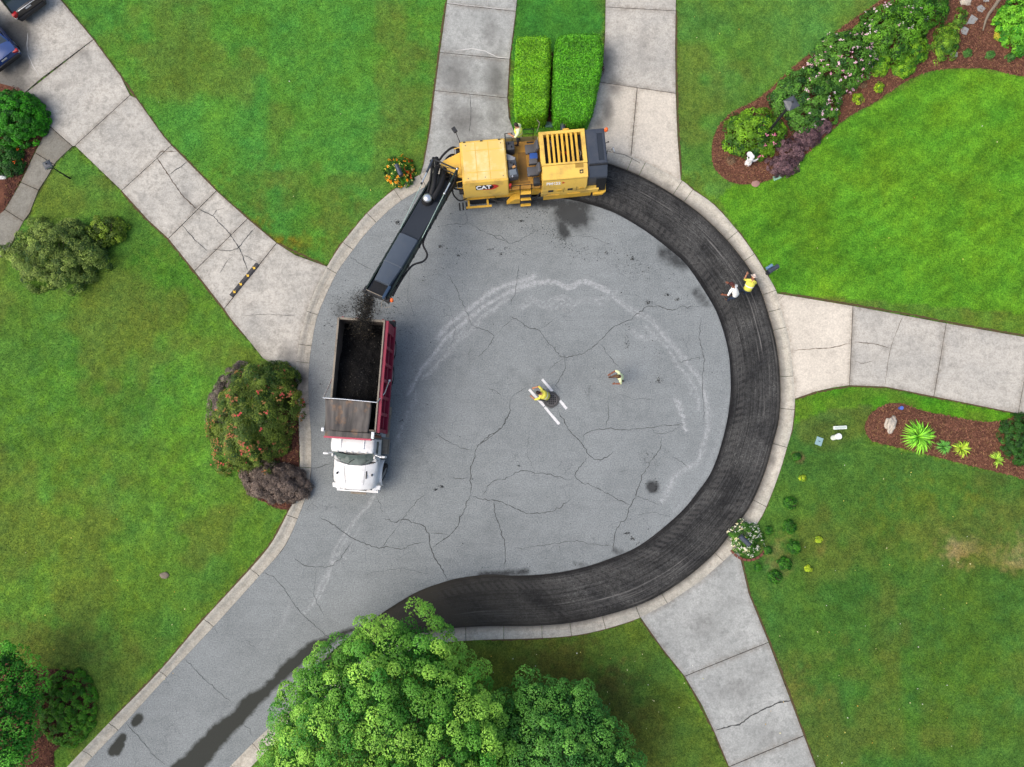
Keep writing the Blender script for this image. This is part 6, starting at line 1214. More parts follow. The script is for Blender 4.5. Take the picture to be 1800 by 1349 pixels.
# ------------------------------------------------------------------ people
M_SKIN = mat('skin', S(196, 138, 104), .6, .08, 20); M_SKIN_D = mat('skin_tanned', S(140, 84, 58), .6, .1, 20)
M_VEST = mat('vest_lime', S(222, 238, 96, 1.35), .7, .08, 16); M_VEST_P = mat('vest_pale', S(236, 246, 190, 1.3), .7, .06, 16); M_VEST_Y = mat('vest_yellow', S(236, 228, 92, 1.4), .7, .1, 16)
M_SHIRT_W = mat('shirt_white', S(244, 244, 238, 1.3), .8, .06, 14); M_JEAN = mat('jeans', S(44, 62, 88), .85, .2, 20); M_TROUS_D = mat('trousers_dark', S(36, 42, 56), .85, .2, 20); M_TROUS_B = mat('trousers_brown', S(112, 78, 56), .85, .2, 20)
M_BOOT = mat('boot_leather', S(84, 58, 40), .7, .2, 16); M_HAIR = mat('hair_dark', S(48, 34, 30), .7, .25, 30); M_HAIR_R = mat('cap_maroon', S(86, 36, 34), .7, .2, 30); M_HAT_P = mat('hat_pale', S(226, 206, 192, 1.3), .7, .06, 12); M_HAIR_B = mat('hair_brown', S(112, 84, 52), .7, .25, 30); M_STRIPE = mat('reflective_stripe', S(236, 236, 226, 1.25), .35, .05, 20)
RAD = {'pelvis': .145, 'waist': .135, 'chest': .15, 'neckb': .08, 'neck': .06, 'sh': .075, 'el': .048, 'wr': .036, 'hip': .095, 'kn': .062, 'an': .045, 'heel': .045, 'toe': .035}
def person(label, px, py, zf, rz, J, mats, hat, hat_m, hold=None, parent_z=None, group=None):
    """J: joint name -> (x right, y forward, z up). Body grows as one skin over these joints, coloured by the nearest limb."""
    loc = P(px, py, zf); o = empty('person', (loc.x, loc.y, zf), rz); tag(o, label, 'person', group); o.scale = (1.14, 1.14, 1.14)
    names = ['pelvis', 'waist', 'chest', 'neckb', 'neck', 'shL', 'elL', 'wrL', 'shR', 'elR', 'wrR', 'hipL', 'knL', 'anL', 'toeL', 'hipR', 'knR', 'anR', 'toeR']
    E = [('pelvis', 'waist'), ('waist', 'chest'), ('chest', 'neckb'), ('neckb', 'neck'), ('neckb', 'shL'), ('shL', 'elL'), ('elL', 'wrL'), ('neckb', 'shR'), ('shR', 'elR'), ('elR', 'wrR'), ('pelvis', 'hipL'), ('hipL', 'knL'), ('knL', 'anL'), ('anL', 'toeL'), ('pelvis', 'hipR'), ('hipR', 'knR'), ('knR', 'anR'), ('anR', 'toeR')]
    ix = {n_: i for i, n_ in enumerate(names)}; me = bpy.data.meshes.new('skeleton'); me.from_pydata([J[n_] for n_ in names], [(ix[a], ix[b_]) for a, b_ in E], []); me.update()
    so = bpy.data.objects.new('skeleton', me); col.objects.link(so); so.modifiers.new('skin', 'SKIN'); sub = so.modifiers.new('sub', 'SUBSURF'); sub.levels = 2
    for i, n_ in enumerate(names):
        r = RAD.get(n_, RAD.get(n_.rstrip('LR'), .06)); sv = me.skin_vertices[0].data[i]; sv.radius = (r * (1.15 if n_ in ('pelvis', 'waist', 'chest') else 1), r); sv.use_root = (i == 0)
    dg = bpy.context.evaluated_depsgraph_get(); bm_ = bpy.data.meshes.new_from_object(so.evaluated_get(dg)); bpy.data.objects.remove(so)
    bone = [('pelvis', 'waist', 0), ('waist', 'chest', 0), ('chest', 'neckb', 0), ('neckb', 'neck', 2), ('neckb', 'shL', 0), ('shL', 'elL', 0), ('elL', 'wrL', 2), ('neckb', 'shR', 0), ('shR', 'elR', 0), ('elR', 'wrR', 2), ('pelvis', 'hipL', 1), ('hipL', 'knL', 1), ('knL', 'anL', 1), ('anL', 'toeL', 3), ('pelvis', 'hipR', 1), ('hipR', 'knR', 1), ('knR', 'anR', 1), ('anR', 'toeR', 3)]
    cen = np.array([p.center for p in bm_.polygons]); D = []
    for a, b_, m_ in bone:
        A, B = np.array(J[a]), np.array(J[b_]); t = np.clip(((cen - A) @ (B - A)) / ((B - A) @ (B - A) + 1e-9), 0, 1); D.append(np.linalg.norm(cen - A - t[:, None] * (B - A), axis=1))
    k = np.argmin(np.array(D), 0); bm_.polygons.foreach_set('use_smooth', np.ones(len(cen), bool))
    bm_.materials.clear()
    bo = link('body', bm_, [mats['shirt'], mats['legs'], mats['skin'], mats['boots']], o); bm_.polygons.foreach_set('material_index', np.array([bone[i][2] for i in k], dtype=np.int32)); bm_.update()
    # head with nose, ears, and hair or a hat
    N = Vector(J['neck']); up = (Vector(J['head']) - N).normalized(); fw = Vector(J['look']).normalized(); fw = (fw - up * fw.dot(up)).normalized(); rt = fw.cross(up)
    Rm = Matrix((rt, fw, up)).transposed(); hc = N + up * .125
    b = MB(); rr = bmesh.ops.create_icosphere(b.bm, subdivisions=3, radius=1)
    for v_ in rr['verts']:
        x, y, z = v_.co; s_ = 1 - .18 * max(0, -z) ** 1.2; q = Vector((x * .078 * s_, y * .096 * (s_ if y > 0 else 1), z * .118)); 
        if y > .75 and abs(x) < .3 and -.25 < z < .12: q.y += .016
        v_.co = hc + Rm @ q
    for s in (-1, 1): b.ball(hc + Rm @ Vector((s * .08, -.005, -.01)), .022, 1, squash=(.5, 1, 1.3))
    b.build('head', mats['skin'], o, True)
    b = MB(); f = MB()
    rr = bmesh.ops.create_icosphere(b.bm, subdivisions=3, radius=1); kill = []
    for v_ in rr['verts']:
        x, y, z = v_.co
        if z < .08 - .5 * (y < 0) * abs(y): kill.append(v_)
        v_.co = hc + Rm @ Vector((x * .088, y * .106 - .004, z * .128))
    bmesh.ops.delete(b.bm, geom=kill, context='VERTS')
    if hat in ('cap', 'helmet'):
        pts = [hc + Rm @ Vector((.085 * math.sin(a), .08 + .10 * math.cos(a), .022)) for a in np.linspace(-1.4, 1.4, 9)]; b.prism(pts + [hc + Rm @ Vector((0, .03, .022))], up * .008)
    if hat == 'brim':
        ring = lambda r, h: [hc + Rm @ Vector((r * math.cos(a), r * 1.1 * math.sin(a), h)) for a in np.linspace(0, 2 * PI, 20, endpoint=False)]
        b.loft([ring(.085, .035), ring(.155, .015), ring(.155, .025), ring(.085, .05)], cap=False)
    b.build('hair' if hat == 'hair' else 'hat', hat_m, o, True); f.bm.free()
    # hands: palm and five bent fingers
    for sd, s in (('L', -1), ('R', 1)):
        w_ = Vector(J['wr' + sd]); e_ = Vector(J['el' + sd]); d_ = (w_ - e_).normalized(); side = d_.cross(Vector((0, 0, 1))); side = side.normalized() if side.length > .1 else Vector((1, 0, 0)); nn = side.cross(d_).normalized()
        b = MB(); b.ball(w_ + d_ * .05, 1.0, 2, squash=(.001, .001, .001)) if False else None
        rr = bmesh.ops.create_icosphere(b.bm, subdivisions=2, radius=1); Rh = Matrix((side, d_, nn)).transposed()
        for v_ in rr['verts']: v_.co = w_ + d_ * .045 + Rh @ Vector((v_.co.x * .042, v_.co.y * .055, v_.co.z * .016))
        for kf, (off, L) in enumerate(((-.03, .065), (-.01, .078), (.011, .072), (.03, .055))):
            p0 = w_ + d_ * .085 + side * off; p1 = p0 + d_ * L * .5 - nn * .008; p2 = p1 + d_ * L * .4 - nn * .028; b.tube([p0, p1, p2], [.0095, .009, .0065], 6)
        p0 = w_ + d_ * .03 - side * .036 * s; b.tube([p0, p0 + d_ * .035 - side * .03 * s - nn * .006, p0 + d_ * .065 - side * .034 * s - nn * .02], [.011, .010, .007], 6)
        b.build('hand', mats['skin'], o, True)
    if 'vest' in mats:   # safety vest: a close shell over chest and back, open at the arms
        b = MB(); seg = [Vector(J['pelvis']).lerp(Vector(J['waist']), .35), Vector(J['waist']), Vector(J['chest']), Vector(J['neckb']) - (Vector(J['neckb']) - Vector(J['chest'])) * .12]; rad = [(.185, .16), (.18, .155), (.205, .175), (.17, .12)]
        sv = (Vector(J['shR']) - Vector(J['shL'])).normalized(); rings = []
        for i, p in enumerate(seg):
            ax = (seg[min(i + 1, 3)] - seg[max(i - 1, 0)]).normalized(); s2 = (sv - ax * sv.dot(ax)).normalized(); f2 = ax.cross(s2)
            rings.append([p + s2 * rad[i][0] * math.cos(a) + f2 * rad[i][1] * math.sin(a) for a in np.linspace(0, 2 * PI, 18, endpoint=False)])
        b.loft(rings, cap=False); vo = b.build('vest', mats['vest'], o, True); so_ = vo.modifiers.new('thickness', 'SOLIDIFY'); so_.thickness = .008; so_.offset = 1
        b = MB(); mid = [rings[1][i].lerp(rings[2][i], .35) for i in range(18)]; mid2 = [rings[1][i].lerp(rings[2][i], .6) for i in range(18)]; c0 = sum(mid, Vector()) / 18; b.loft([[c0 + (q - c0) * 1.06 for q in mid], [c0 + (q - c0) * 1.06 for q in mid2]], cap=False); b.build('reflective_band', M_STRIPE, vo)
    return o
STAND = dict(pelvis=(0, 0, .93), waist=(0, .01, 1.08), chest=(0, .01, 1.28), neckb=(0, 0, 1.44), neck=(0, .01, 1.52), head=(0, .03, 1.66), look=(0, 1, -.1),
    shL=(-.18, 0, 1.40), elL=(-.25, -.03, 1.12), wrL=(-.26, .08, .88), shR=(.18, 0, 1.40), elR=(.25, -.03, 1.12), wrR=(.26, .08, .88), hipL=(-.10, 0, .86), knL=(-.12, .03, .48), anL=(-.13, 0, .07), toeL=(-.15, .17, .035), hipR=(.10, 0, .86), knR=(.12, .03, .48), anR=(.13, 0, .07), toeR=(.15, .17, .035))
def pose(**k): d = dict(STAND); d.update(k); return d
BEND = pose(pelvis=(0, -.08, .92), waist=(0, .04, 1.05), chest=(0, .19, 1.20), neckb=(0, .31, 1.31), neck=(0, .37, 1.36), head=(0, .49, 1.44), look=(0, .8, -.6), shL=(-.18, .28, 1.26), elL=(-.26, .34, 1.0), wrL=(-.14, .52, .92), shR=(.18, .28, 1.26), elR=(.27, .33, 1.0), wrR=(.14, .52, .93), hipL=(-.10, -.06, .85), hipR=(.10, -.06, .85))
def head_of(px_, py_, rel, zf): return (px_, py_)
PL = 1.93
wl_ = ml.matrix_world
# operator on the platform, hand raised to his face
op = person('operator in lime vest and dark trousers standing on the milling machine platform', 912, 252, PL, math.radians(75), pose(elL=(-.30, .10, 1.18), wrL=(-.20, .34, 1.10), elR=(.26, .20, 1.26), wrR=(.06, .17, 1.52), look=(.3, 1, -.1), chest=(0, .04, 1.28), neckb=(.02, .07, 1.44), neck=(.03, .10, 1.51), head=(.05, .16, 1.65)), dict(shirt=M_VEST_P, legs=M_TROUS_D, skin=M_SKIN, boots=M_BOOT, vest=M_VEST), 'hair', M_HAIR)
# two workers bent over the fresh cut
person('worker in white shirt and maroon cap bending in the milled strip', 1282, 526, -.065, math.radians(40), BEND | dict(elL=(-.32, .2, 1.05), wrL=(-.40, .36, .86), wrR=(.10, .60, 1.0)), dict(shirt=M_SHIRT_W, legs=M_JEAN, skin=M_SKIN_D, boots=M_BOOT), 'cap', M_HAIR_R)
person('worker in yellow vest and pale brimmed hat stooping beside the curb', 1302, 516, -.065, math.radians(-18), BEND | dict(wrL=(-.22, .62, .98)), dict(shirt=M_VEST_Y, legs=M_JEAN, skin=M_SKIN, boots=M_BOOT, vest=M_VEST_Y), 'brim', M_HAT_P)
# walking worker
person('worker in pale lime shirt walking alone across the asphalt', 1086, 667, .005, math.radians(98), pose(chest=(0, .08, 1.27), neckb=(0, .14, 1.42), neck=(0, .18, 1.49), head=(0, .26, 1.62), shL=(-.19, .12, 1.38), shR=(.19, .12, 1.38), elL=(-.30, .06, 1.12), wrL=(-.26, .30, 1.02), elR=(.30, .22, 1.16), wrR=(.20, .46, 1.10), knR=(.12, .22, .50), anR=(.13, .26, .08), toeR=(.14, .43, .04), knL=(-.12, .0, .48), anL=(-.13, -.22, .12), toeL=(-.14, -.06, .035)), dict(shirt=M_VEST_P, legs=M_TROUS_B, skin=M_SKIN_D, boots=M_BOOT), 'hair', M_HAIR_B)
# crouching worker at the manhole
person('worker in yellow vest crouching beside the manhole cover', 957, 697, .005, math.radians(75), pose(pelvis=(0, -.12, .36), waist=(0, -.04, .50), chest=(0, .10, .68), neckb=(0, .20, .82), neck=(0, .25, .88), head=(0, .34, .97), look=(0, .9, -.5), shL=(-.19, .19, .78), elL=(-.30, .38, .58), wrL=(-.20, .56, .40), shR=(.19, .19, .78), elR=(.32, .36, .56), wrR=(.22, .56, .36), hipL=(-.11, -.10, .34), knL=(-.24, .26, .46), anL=(-.18, -.02, .08), toeL=(-.22, .16, .035), hipR=(.11, -.10, .34), knR=(.26, .24, .42), anR=(.18, -.04, .08), toeR=(.22, .14, .035)), dict(shirt=M_VEST_Y, legs=M_TROUS_D, skin=M_SKIN, boots=M_BOOT, vest=M_VEST_Y), 'hair', M_HAIR)
# things they hold
c = P(1293, 509, 1.0); b = MB(); b.box((c.x, c.y, .95), (.26, .34, .03), Euler((.3, .2, .6)), .006); cbd = b.build('clipboard', mat('clipboard_brown', S(92, 80, 66), .6, .15, 14)); tag(cbd, 'small brown clipboard held over the milled strip', 'clipboard')

# ------------------------------------------------------------------ manhole
c = P(969, 703); mh = empty('manhole', (c.x, c.y, .004)); tag(mh, 'round iron manhole cover with square grid in a dark patch', 'manhole')
b = MB(); 
ring = lambda r, z, j=0.0: [(r * (1 + j * math.sin(a * 7) + j * math.cos(a * 4)) * math.cos(a), r * (1 + j * math.sin(a * 7) + j * math.cos(a * 4)) * math.sin(a), z) for a in np.linspace(0, 2 * PI, 36, endpoint=False)]
b.loft([ring(.44, -.02, .03), ring(.44, .004, .03), ring(.34, .008)], cap=False); b.build('collar', mat('fresh_patch', S(92, 94, 95), .9, .25, 10), mh)
b = MB(); b.loft([ring(.37, 0), ring(.37, .022), ring(.33, .024), ring(.33, .0)], cap=False); b.build('frame_ring', mat('rusty_iron', S(62, 60, 58), .7, .2, 12), mh)
b = MB(); b.cyl((0, 0, -.02), (0, 0, .012), .33, n=30); lid = b.build('cover_plate', mat('cast_iron', S(92, 92, 92), .6, .2, 14), mh)
for i in range(-2, 3):
    for j in range(-2, 3):
        if math.hypot(i, j) * .105 < .27: b = MB(); b.box((i * .105, j * .105, .014), (.082, .082, .012), None, .01); b.build('grid_stud', mat('worn_iron', S(26, 26, 28), .5, .2, 20), lid)

# ------------------------------------------------------------------ parked cars
def car(name, label, rear_px, z, rz, L, W, Hh, suv, paint):
    c = P(*rear_px, z); o = empty(name, (c.x, c.y, ZS), rz); tag(o, label, 'car'); hw = W / 2
    def sec(y, w, zb, zt, crown): return [(-w * .9, y, zb), (-w, y, zb + (zt - zb) * .35), (-w, y, zb + (zt - zb) * .7), (-w * .94, y, zt - .02), (-w * .5, y, zt + crown), (0, y, zt + crown * 1.2), (w * .5, y, zt + crown), (w * .94, y, zt - .02), (w, y, zb + (zt - zb) * .7), (w, y, zb + (zt - zb) * .35), (w * .9, y, zb)]
    bt = .98 if suv else .92
    b = MB(); b.loft([sec(.0, hw * .86, .36, bt - .22, .0), sec(.05, hw * .93, .3, bt - .06, .02), sec(.22, hw * .99, .26, bt, .03), sec(1.0, hw, .24, bt + .01, .03), sec(L * .55, hw, .24, bt, .03), sec(L * .74, hw * .98, .24, bt - .04, .05), sec(L * .93, hw * .92, .28, bt - .16, .05), sec(L, hw * .74, .38, bt - .34, .02)]); bd = b.build('car_body', paint, o, True)
    # greenhouse
    y0, y1, y2, y3 = (.12, .42, L * .56, L * .70) if suv else (.62, 1.35, L * .52, L * .70)
    b = MB(); wr = hw * .74
    def gs(y, w, zt): return [(-hw * .93, y if False else y, bt - .03), (-w, y, zt), (w, y, zt), (hw * .93, y, bt - .03)]
    b.loft([[(-hw * .88, y0, bt - .02), (-hw * .86, y0 + .02, bt), (hw * .86, y0 + .02, bt), (hw * .88, y0, bt - .02)], [(-hw * .93, y1, bt - .02), (-wr, y1, Hh - .03), (wr, y1, Hh - .03), (hw * .93, y1, bt - .02)], [(-hw * .94, y2, bt - .02), (-wr, y2, Hh - .02), (wr, y2, Hh - .02), (hw * .94, y2, bt - .02)], [(-hw * .9, y3, bt - .04), (-hw * .86, y3 - .03, bt - .01), (hw * .86, y3 - .03, bt - .01), (hw * .9, y3, bt - .04)]])
    b.build('windows', mat('car_glass', S(60, 72, 80), .06, .15, 3, spec=.8), o, True)
    b = MB(); rp = []
    for y in np.linspace(y1 - .06, y2 + .1, 6):
        k = math.sin((y - y1 + .06) / (y2 - y1 + .16) * PI); rp.append([(-wr - .03, y, Hh - .04), (-wr * .6, y, Hh + .015 + .02 * k), (wr * .6, y, Hh + .015 + .02 * k), (wr + .03, y, Hh - .04)])
    b.loft(rp); b.build('car_roof', paint, o, True)
    for s in (-1, 1):
        for ya, yb in ((y0, y1), (y3 - .05, y2)): b = MB(); b.tube([(s * hw * .89, ya, bt), (s * (wr + .02), yb, Hh - .03)], .045, 6); b.build('roof_pillar', paint, o, True)
        b = MB(); b.tube([(s * hw * .94, (y1 + y2) / 2, bt), (s * (wr + .02), (y1 + y2) / 2, Hh - .03)], .035, 6); b.build('roof_pillar', paint, o, True)
        b = MB(); b.box((s * hw * .82, .06, bt - (.12 if suv else .16)), (.3, .16, .26 if suv else .16), Euler((.2, 0, -s * .3)), .04); tl = b.build('tail_lamp', mat('tail_lamp_red', S(190, 24, 30), .2, .1, 8), o, True)
        b = MB(); b.box((s * hw * .90, .06, bt - .3), (.16, .12, .08), Euler((.2, 0, -s * .3)), .02); b.build('reverse_lamp', mat('lamp_clear', S(226, 228, 230), .2, .05, 8), tl, True)
        for y in (.85, L - .9): wheel(o, (s * (hw - .12), y, .33), .33, .22, side=s)
        b = MB(); b.box((s * (hw + .1), L * .62, bt + .05), (.2, .12, .14), None, .04); b.build('door_mirror', paint, o, True)
    b = MB(); b.box((0, .02, .50), (W * .86, .2, .24), None, .07); b.build('bumper', mat('bumper_plastic', S(40, 42, 46), .55, .15, 8), o, True)
    b = MB(); b.box((0, .015, bt - .17), (.34, .02, .16), Euler((.25, 0, 0)), .004); b.build('number_plate', mat('plate_white', S(226, 230, 232), .5, .1, 26), o)
    b = MB(); b.box((0, .03, bt - .03), (W * .56, .03, .05), Euler((.25, 0, 0)), .012); b.build('tailgate_trim', M_CHROME if suv else paint, o, True)
    return o
BLK = mat('car_paint_black', S(30, 32, 36), .18, .1, 3, spec=.7); BLU = mat('car_paint_blue', S(30, 68, 132), .15, .12, 3, spec=.7)
car('parked_car', 'black sport utility vehicle parked at the head of the driveway, rear facing the street', (58, 20), .6, math.radians(38.9), 4.7, 1.95, 1.72, True, BLK)
car('parked_car', 'blue car parked beside the big round bush, rear facing the street', (16, 112), .55, math.radians(39.8), 4.5, 1.82, 1.45, False, BLU)

# ------------------------------------------------------------------ lamps, mailboxes, small yard things
def lamp(label, base, h, head, r):
    c = P(*base, ZL); o = empty('lamp_post', (c.x, c.y, ZL)); tag(o, label, 'lamp'); m = mat('lamp_black', S(44, 46, 50), .5, .15, 10)
    b = MB(); b.cyl((0, 0, -.1), (0, 0, .5), r * 1.5, r * 1.2, n=12); b.cyl((0, 0, .5), (0, 0, h - head), r, r * .85, n=12); b.cyl((0, 0, h - head - .12), (0, 0, h - head), r * .9, head * .4, n=12); b.build('post', m, o, True)
    b = MB(); b.tube([(-head * .7, 0, h - head * 1.25), (head * .7, 0, h - head * 1.25)], .014, 6); b.ball((-head * .7, 0, h - head * 1.25), .025, 1); b.ball((head * .7, 0, h - head * 1.25), .025, 1); b.build('cross_bar', m, o)
    q = head * .5; b = MB(); b.loft([[(-q * .6, -q * .6, h - head), (q * .6, -q * .6, h - head), (q * .6, q * .6, h - head), (-q * .6, q * .6, h - head)], [(-q, -q, h - head * .25), (q, -q, h - head * .25), (q, q, h - head * .25), (-q, q, h - head * .25)]]); b.build('lantern_glass', mat('lantern_glass', S(150, 160, 166), .15, .1, 8), o)
    for sx in (-1, 1):
        for sy in (-1, 1): b = MB(); b.tube([(sx * q * .62, sy * q * .62, h - head), (sx * q * 1.02, sy * q * 1.02, h - head * .25)], .013, 5); b.build('lantern_bar', m, o)
    b = MB(); b.loft([[(-q * 1.2, -q * 1.2, h - head * .25), (q * 1.2, -q * 1.2, h - head * .25), (q * 1.2, q * 1.2, h - head * .25), (-q * 1.2, q * 1.2, h - head * .25)], [(-q * .85, -q * .85, h - head * .12), (q * .85, -q * .85, h - head * .12), (q * .85, q * .85, h - head * .12), (-q * .85, q * .85, h - head * .12)], [(-q * .3, -q * .3, h), (q * .3, -q * .3, h), (q * .3, q * .3, h), (-q * .3, q * .3, h)]]); b.build('lantern_cap', mat('lamp_cap', S(88, 92, 98), .45, .12, 9), o)
    b = MB(); b.ball((0, 0, h + .03), .045, 2); b.build('finial', m, o, True); o.rotation_euler[2] = .5
    return o
lamp('tall dark lamp post with square lantern rising from the bright shrub', (1345, 239), 3.75, .5, .075)
lamp('short black lamp post with lantern leaning over the front walk', (123, 314), 1.95, .34, .035)
def mailbox(label, px, z, ang, paper=False, flag=True):
    c = P(*px, z); o = empty('mailbox', (c.x, c.y, ZL), math.radians(ang)); tag(o, label, 'mailbox'); m = mat('mailbox_slate', S(70, 78, 92), .4, .1, 8); md = mat('mailbox_dark', S(40, 46, 56), .5, .15, 8); L = .62; w = .12; h0 = z - ZL - .28
    b = MB(); rings = []
    for y in (-L / 2, L / 2): rings.append([(w, y, h0)] + [(w * math.cos(t), y, h0 + .13 + w * math.sin(t)) for t in np.linspace(0, PI, 9)] + [(-w, y, h0)])
    b.loft(rings); b.build('box', m, o, True)
    b = MB(); rings = [[(p[0] * 1.04, p[1] + dy, p[2] * 1.0 + .003) for p in rings[0]] for dy in (-.03, .0)]; b.loft(rings); b.build('door', md, o, True)
    b = MB(); b.box2((-.05, -.05, -.1), (.05, .05, h0 - .002), .006); b.box2((-.06, -.3, h0 - .08), (.06, .3, h0 - .003), .006); b.build('post', md, o)
    b = MB(); b.box((w + .015, .1, h0 + .2), (.012, .05, .16), None, .004); b.build('flag', mat('flag_cream', S(226, 220, 130), .5, .1, 8), o)
    if paper: b = MB(); b.cyl((-.2, -.2, h0 - .05), (-.2, .16, h0 - .05), .085, n=12); b.build('paper_tube', mat('paper_tube_blue', S(120, 160, 196), .5, .08, 8), o, True)
    return o
mailbox('slate mailbox on a post amid orange flowers', (700, 297), 1.25, 24)
mailbox('slate mailbox on a post amid white flowers', (1311, 951), 1.25, 46)
mailbox('slate mailbox with pale blue paper tube at the bright lawn edge', (1361, 472), 1.25, -58, True)
mailbox('dark mailbox below the wider clipped hedge behind the machine', (990, 222), 1.25, 4)
def rock(name, label, cat, px, r, m, sq=(1, 1, .6), seed=1, z=ZL + .03, rot=0, sub=3, rough=.25):
    st = np.random.default_rng(seed); c = P(*px, z); b = MB(); rr = bmesh.ops.create_icosphere(b.bm, subdivisions=sub, radius=1); ph = st.uniform(0, 6, 6); cr, sr = math.cos(rot), math.sin(rot)
    for v_ in rr['verts']:
        x, y, q = v_.co; k = 1 + rough * (.5 * math.sin(x * 3 + ph[0]) * math.cos(y * 4 + ph[1]) + .35 * math.sin(q * 6 + x * 5 + ph[2]) + .25 * math.sin(y * 11 + ph[3]) * math.cos(x * 9 + ph[4])); x, y, q = x * k * sq[0] * r, y * k * sq[1] * r, max(q, -.3) * k * sq[2] * r
        v_.co = (x * cr - y * sr, x * sr + y * cr, q)
    o = b.build(name, m, None, False); o.location = c; tag(o, label, cat); return o
M_BOULDER = mat('pale_boulder', S(206, 196, 180), .9, .16, 5, dirt=S(130, 112, 92), dirt_amt=.7, bump=.5); M_STONE = mat('grey_stone', S(160, 162, 160), .9, .14, 6, bump=.4); M_PINK = mat('pink_stone', S(176, 138, 126), .9, .14, 7, bump=.4)
rock('boulder', 'pale upright boulder in the mulch bed by the driveway', 'boulder', (1564, 746), .42, M_BOULDER, (.72, 1.15, .75), 4, rot=-.35, rough=.34)
rock('stone', 'small pink stone between the boulder and the fan plant', 'stone', (1622, 737), .09, M_PINK, (1, .7, .6), 5)
rock('stone', 'flat pinkish stone at the tip of the long bed', 'stone', (1328, 323), .22, M_PINK, (1, .85, .25), 6, rough=.15)
rock('stone', 'lone grey stone lying on the big lawn above the street', 'stone', (289, 1012), .2, mat('lawn_stone', S(140, 128, 112), .9, .15, 8), (1.1, .8, .35), 7)
for i, (a, b_, r, lab) in enumerate(((38, 259, .17, 'white angular rock under the big round bush'), (34, 274, .15, 'mottled grey rock below the white angular rock'), (6, 312, .22, 'white flat rock at the frame edge by the walk'))): rock('stone', lab, 'stone', (a, b_), r, mat('white_rock', S(212, 214, 212), .85, .14, 7) if i != 1 else M_STONE, (1, .8, .6), 10 + i)
def flat_stone(label, pts, m, th=.07):
    w = world_poly(pts, ZL + .05); c = w.mean(0); b = MB(); b.prism([(q[0] - c[0], q[1] - c[1], 0) for q in w], (0, 0, th)); bmesh.ops.bevel(b.bm, geom=b.bm.edges[:], offset=.015, segments=2, affect='EDGES'); o = b.build('stepping_stone', m); o.location = (c[0], c[1], ZL + .03); tag(o, label, 'stone', 'stepping stones in the long bed')
flat_stone('stepping stone lowest of the five, by the loose shrub', [(1669, 96), (1675, 91), (1683, 93), (1683, 101), (1673, 103)], M_STONE)
flat_stone('square stepping stone touching the loose upright shrub', [(1687, 51), (1695, 47), (1703, 52), (1698, 63), (1689, 60)], M_STONE)
flat_stone('largest wedge-shaped stepping stone in the middle of the path', [(1697, 44), (1707, 26), (1719, 34), (1712, 43)], M_STONE)
flat_stone('stepping stone second from the frame edge', [(1716, 13), (1724, 9), (1732, 16), (1726, 23), (1718, 21)], M_STONE)
flat_stone('stepping stone nearest the frame edge, half out of view', [(1727, -4), (1738, -5), (1738, 4), (1728, 5)], M_STONE)
rock('stone', 'cream rounded rock at the top of the stepping stone path', 'stone', (1697, 3), .32, M_BOULDER, (1.2, 1, .5), 21)
b = MB(); pts = [P(a, b_, ZL + .12) for a, b_ in ((1728, 54), (1732, 38), (1738, 25), (1748, 12), (1756, 0), (1764, -14))]; b.tube(pts, [.03, .06, .08, .09, .1, .1], 8); lg = b.build('driftwood', mat('weathered_wood', S(146, 134, 116), .9, .25, 14, bump=.4), None, True); tag(lg, 'weathered grey branch lying beside the stepping stones', 'branch')
def lid(label, px, wx, wy, rot, c, name='utility_lid'):
    q = P(*px, ZL + .05); b = MB(); b.box((0, 0, .03), (wx, wy, .08), None, .015); o = b.build(name, mat('lid_' + str(c[0]), c[1], .6, .1, 10)); o.location = (q.x, q.y, ZL + .0); o.rotation_euler = (0, 0, math.radians(rot)); tag(o, label, 'lid'); b = MB(); b.box((0, 0, .073), (wx * .3, .03, .012), None, .004); b.build('lift_slot', M_DARK, o)
lid('pale green utility box lid at the edge of the long bed', (1366, 312), .42, .24, 22, ('green', S(150, 196, 168)))
lid('pale blue utility lid in the lawn beside the white vent pipe', (1440, 776), .34, .42, -20, ('blue', S(150, 186, 190)))
lid('dull teal utility lid in the shade below the hedges', (965, 219), .4, .3, 0, ('teal', S(96, 140, 130)))
q = P(1477, 752, ZL + .1); b = MB(); b.box((0, 0, .07), (.68, .18, .14), None, .03); o = b.build('splash_block', mat('white_plastic', S(232, 240, 234, 1.3), .5, .05, 10)); o.location = (q.x, q.y, ZL); o.rotation_euler = (0, 0, math.radians(3)); tag(o, 'white rectangular block lying on the lawn above the vent pipe', 'block')
b = MB(); b.box((0, 0, .142), (.58, .1, .006)); b.build('block_channel', mat('plastic_shade', S(206, 222, 212), .6, .05, 10), o)
q = P(1464, 770, ZL); vp = empty('vent_pipe', (q.x, q.y, ZL)); tag(vp, 'white vent pipe with round cap standing in the lawn', 'pipe'); mp_ = mat('pipe_white', S(226, 234, 224, 1.3), .5, .05, 10)
b = MB(); b.cyl((0, 0, -.05), (.08, .06, .42), .13, n=16); b.build('pipe', mp_, vp, True); b = MB(); b.cyl((.075, .055, .4), (.1, .075, .52), .155, n=16); b.build('cap', mat('pipe_cap', S(246, 248, 246, 1.25), .4, .03, 10), vp, True)
q = P(1580, 718, ZL); b = MB(); b.cyl((0, 0, 0), (0, 0, .26), .075, .1, n=12); o = b.build('plant_pot', mat('pot_blue', S(92, 120, 206), .5, .1, 8), None, True); o.location = (q.x, q.y, ZL + .02); tag(o, 'small blue pot at the upper rim of the boulder bed', 'pot')
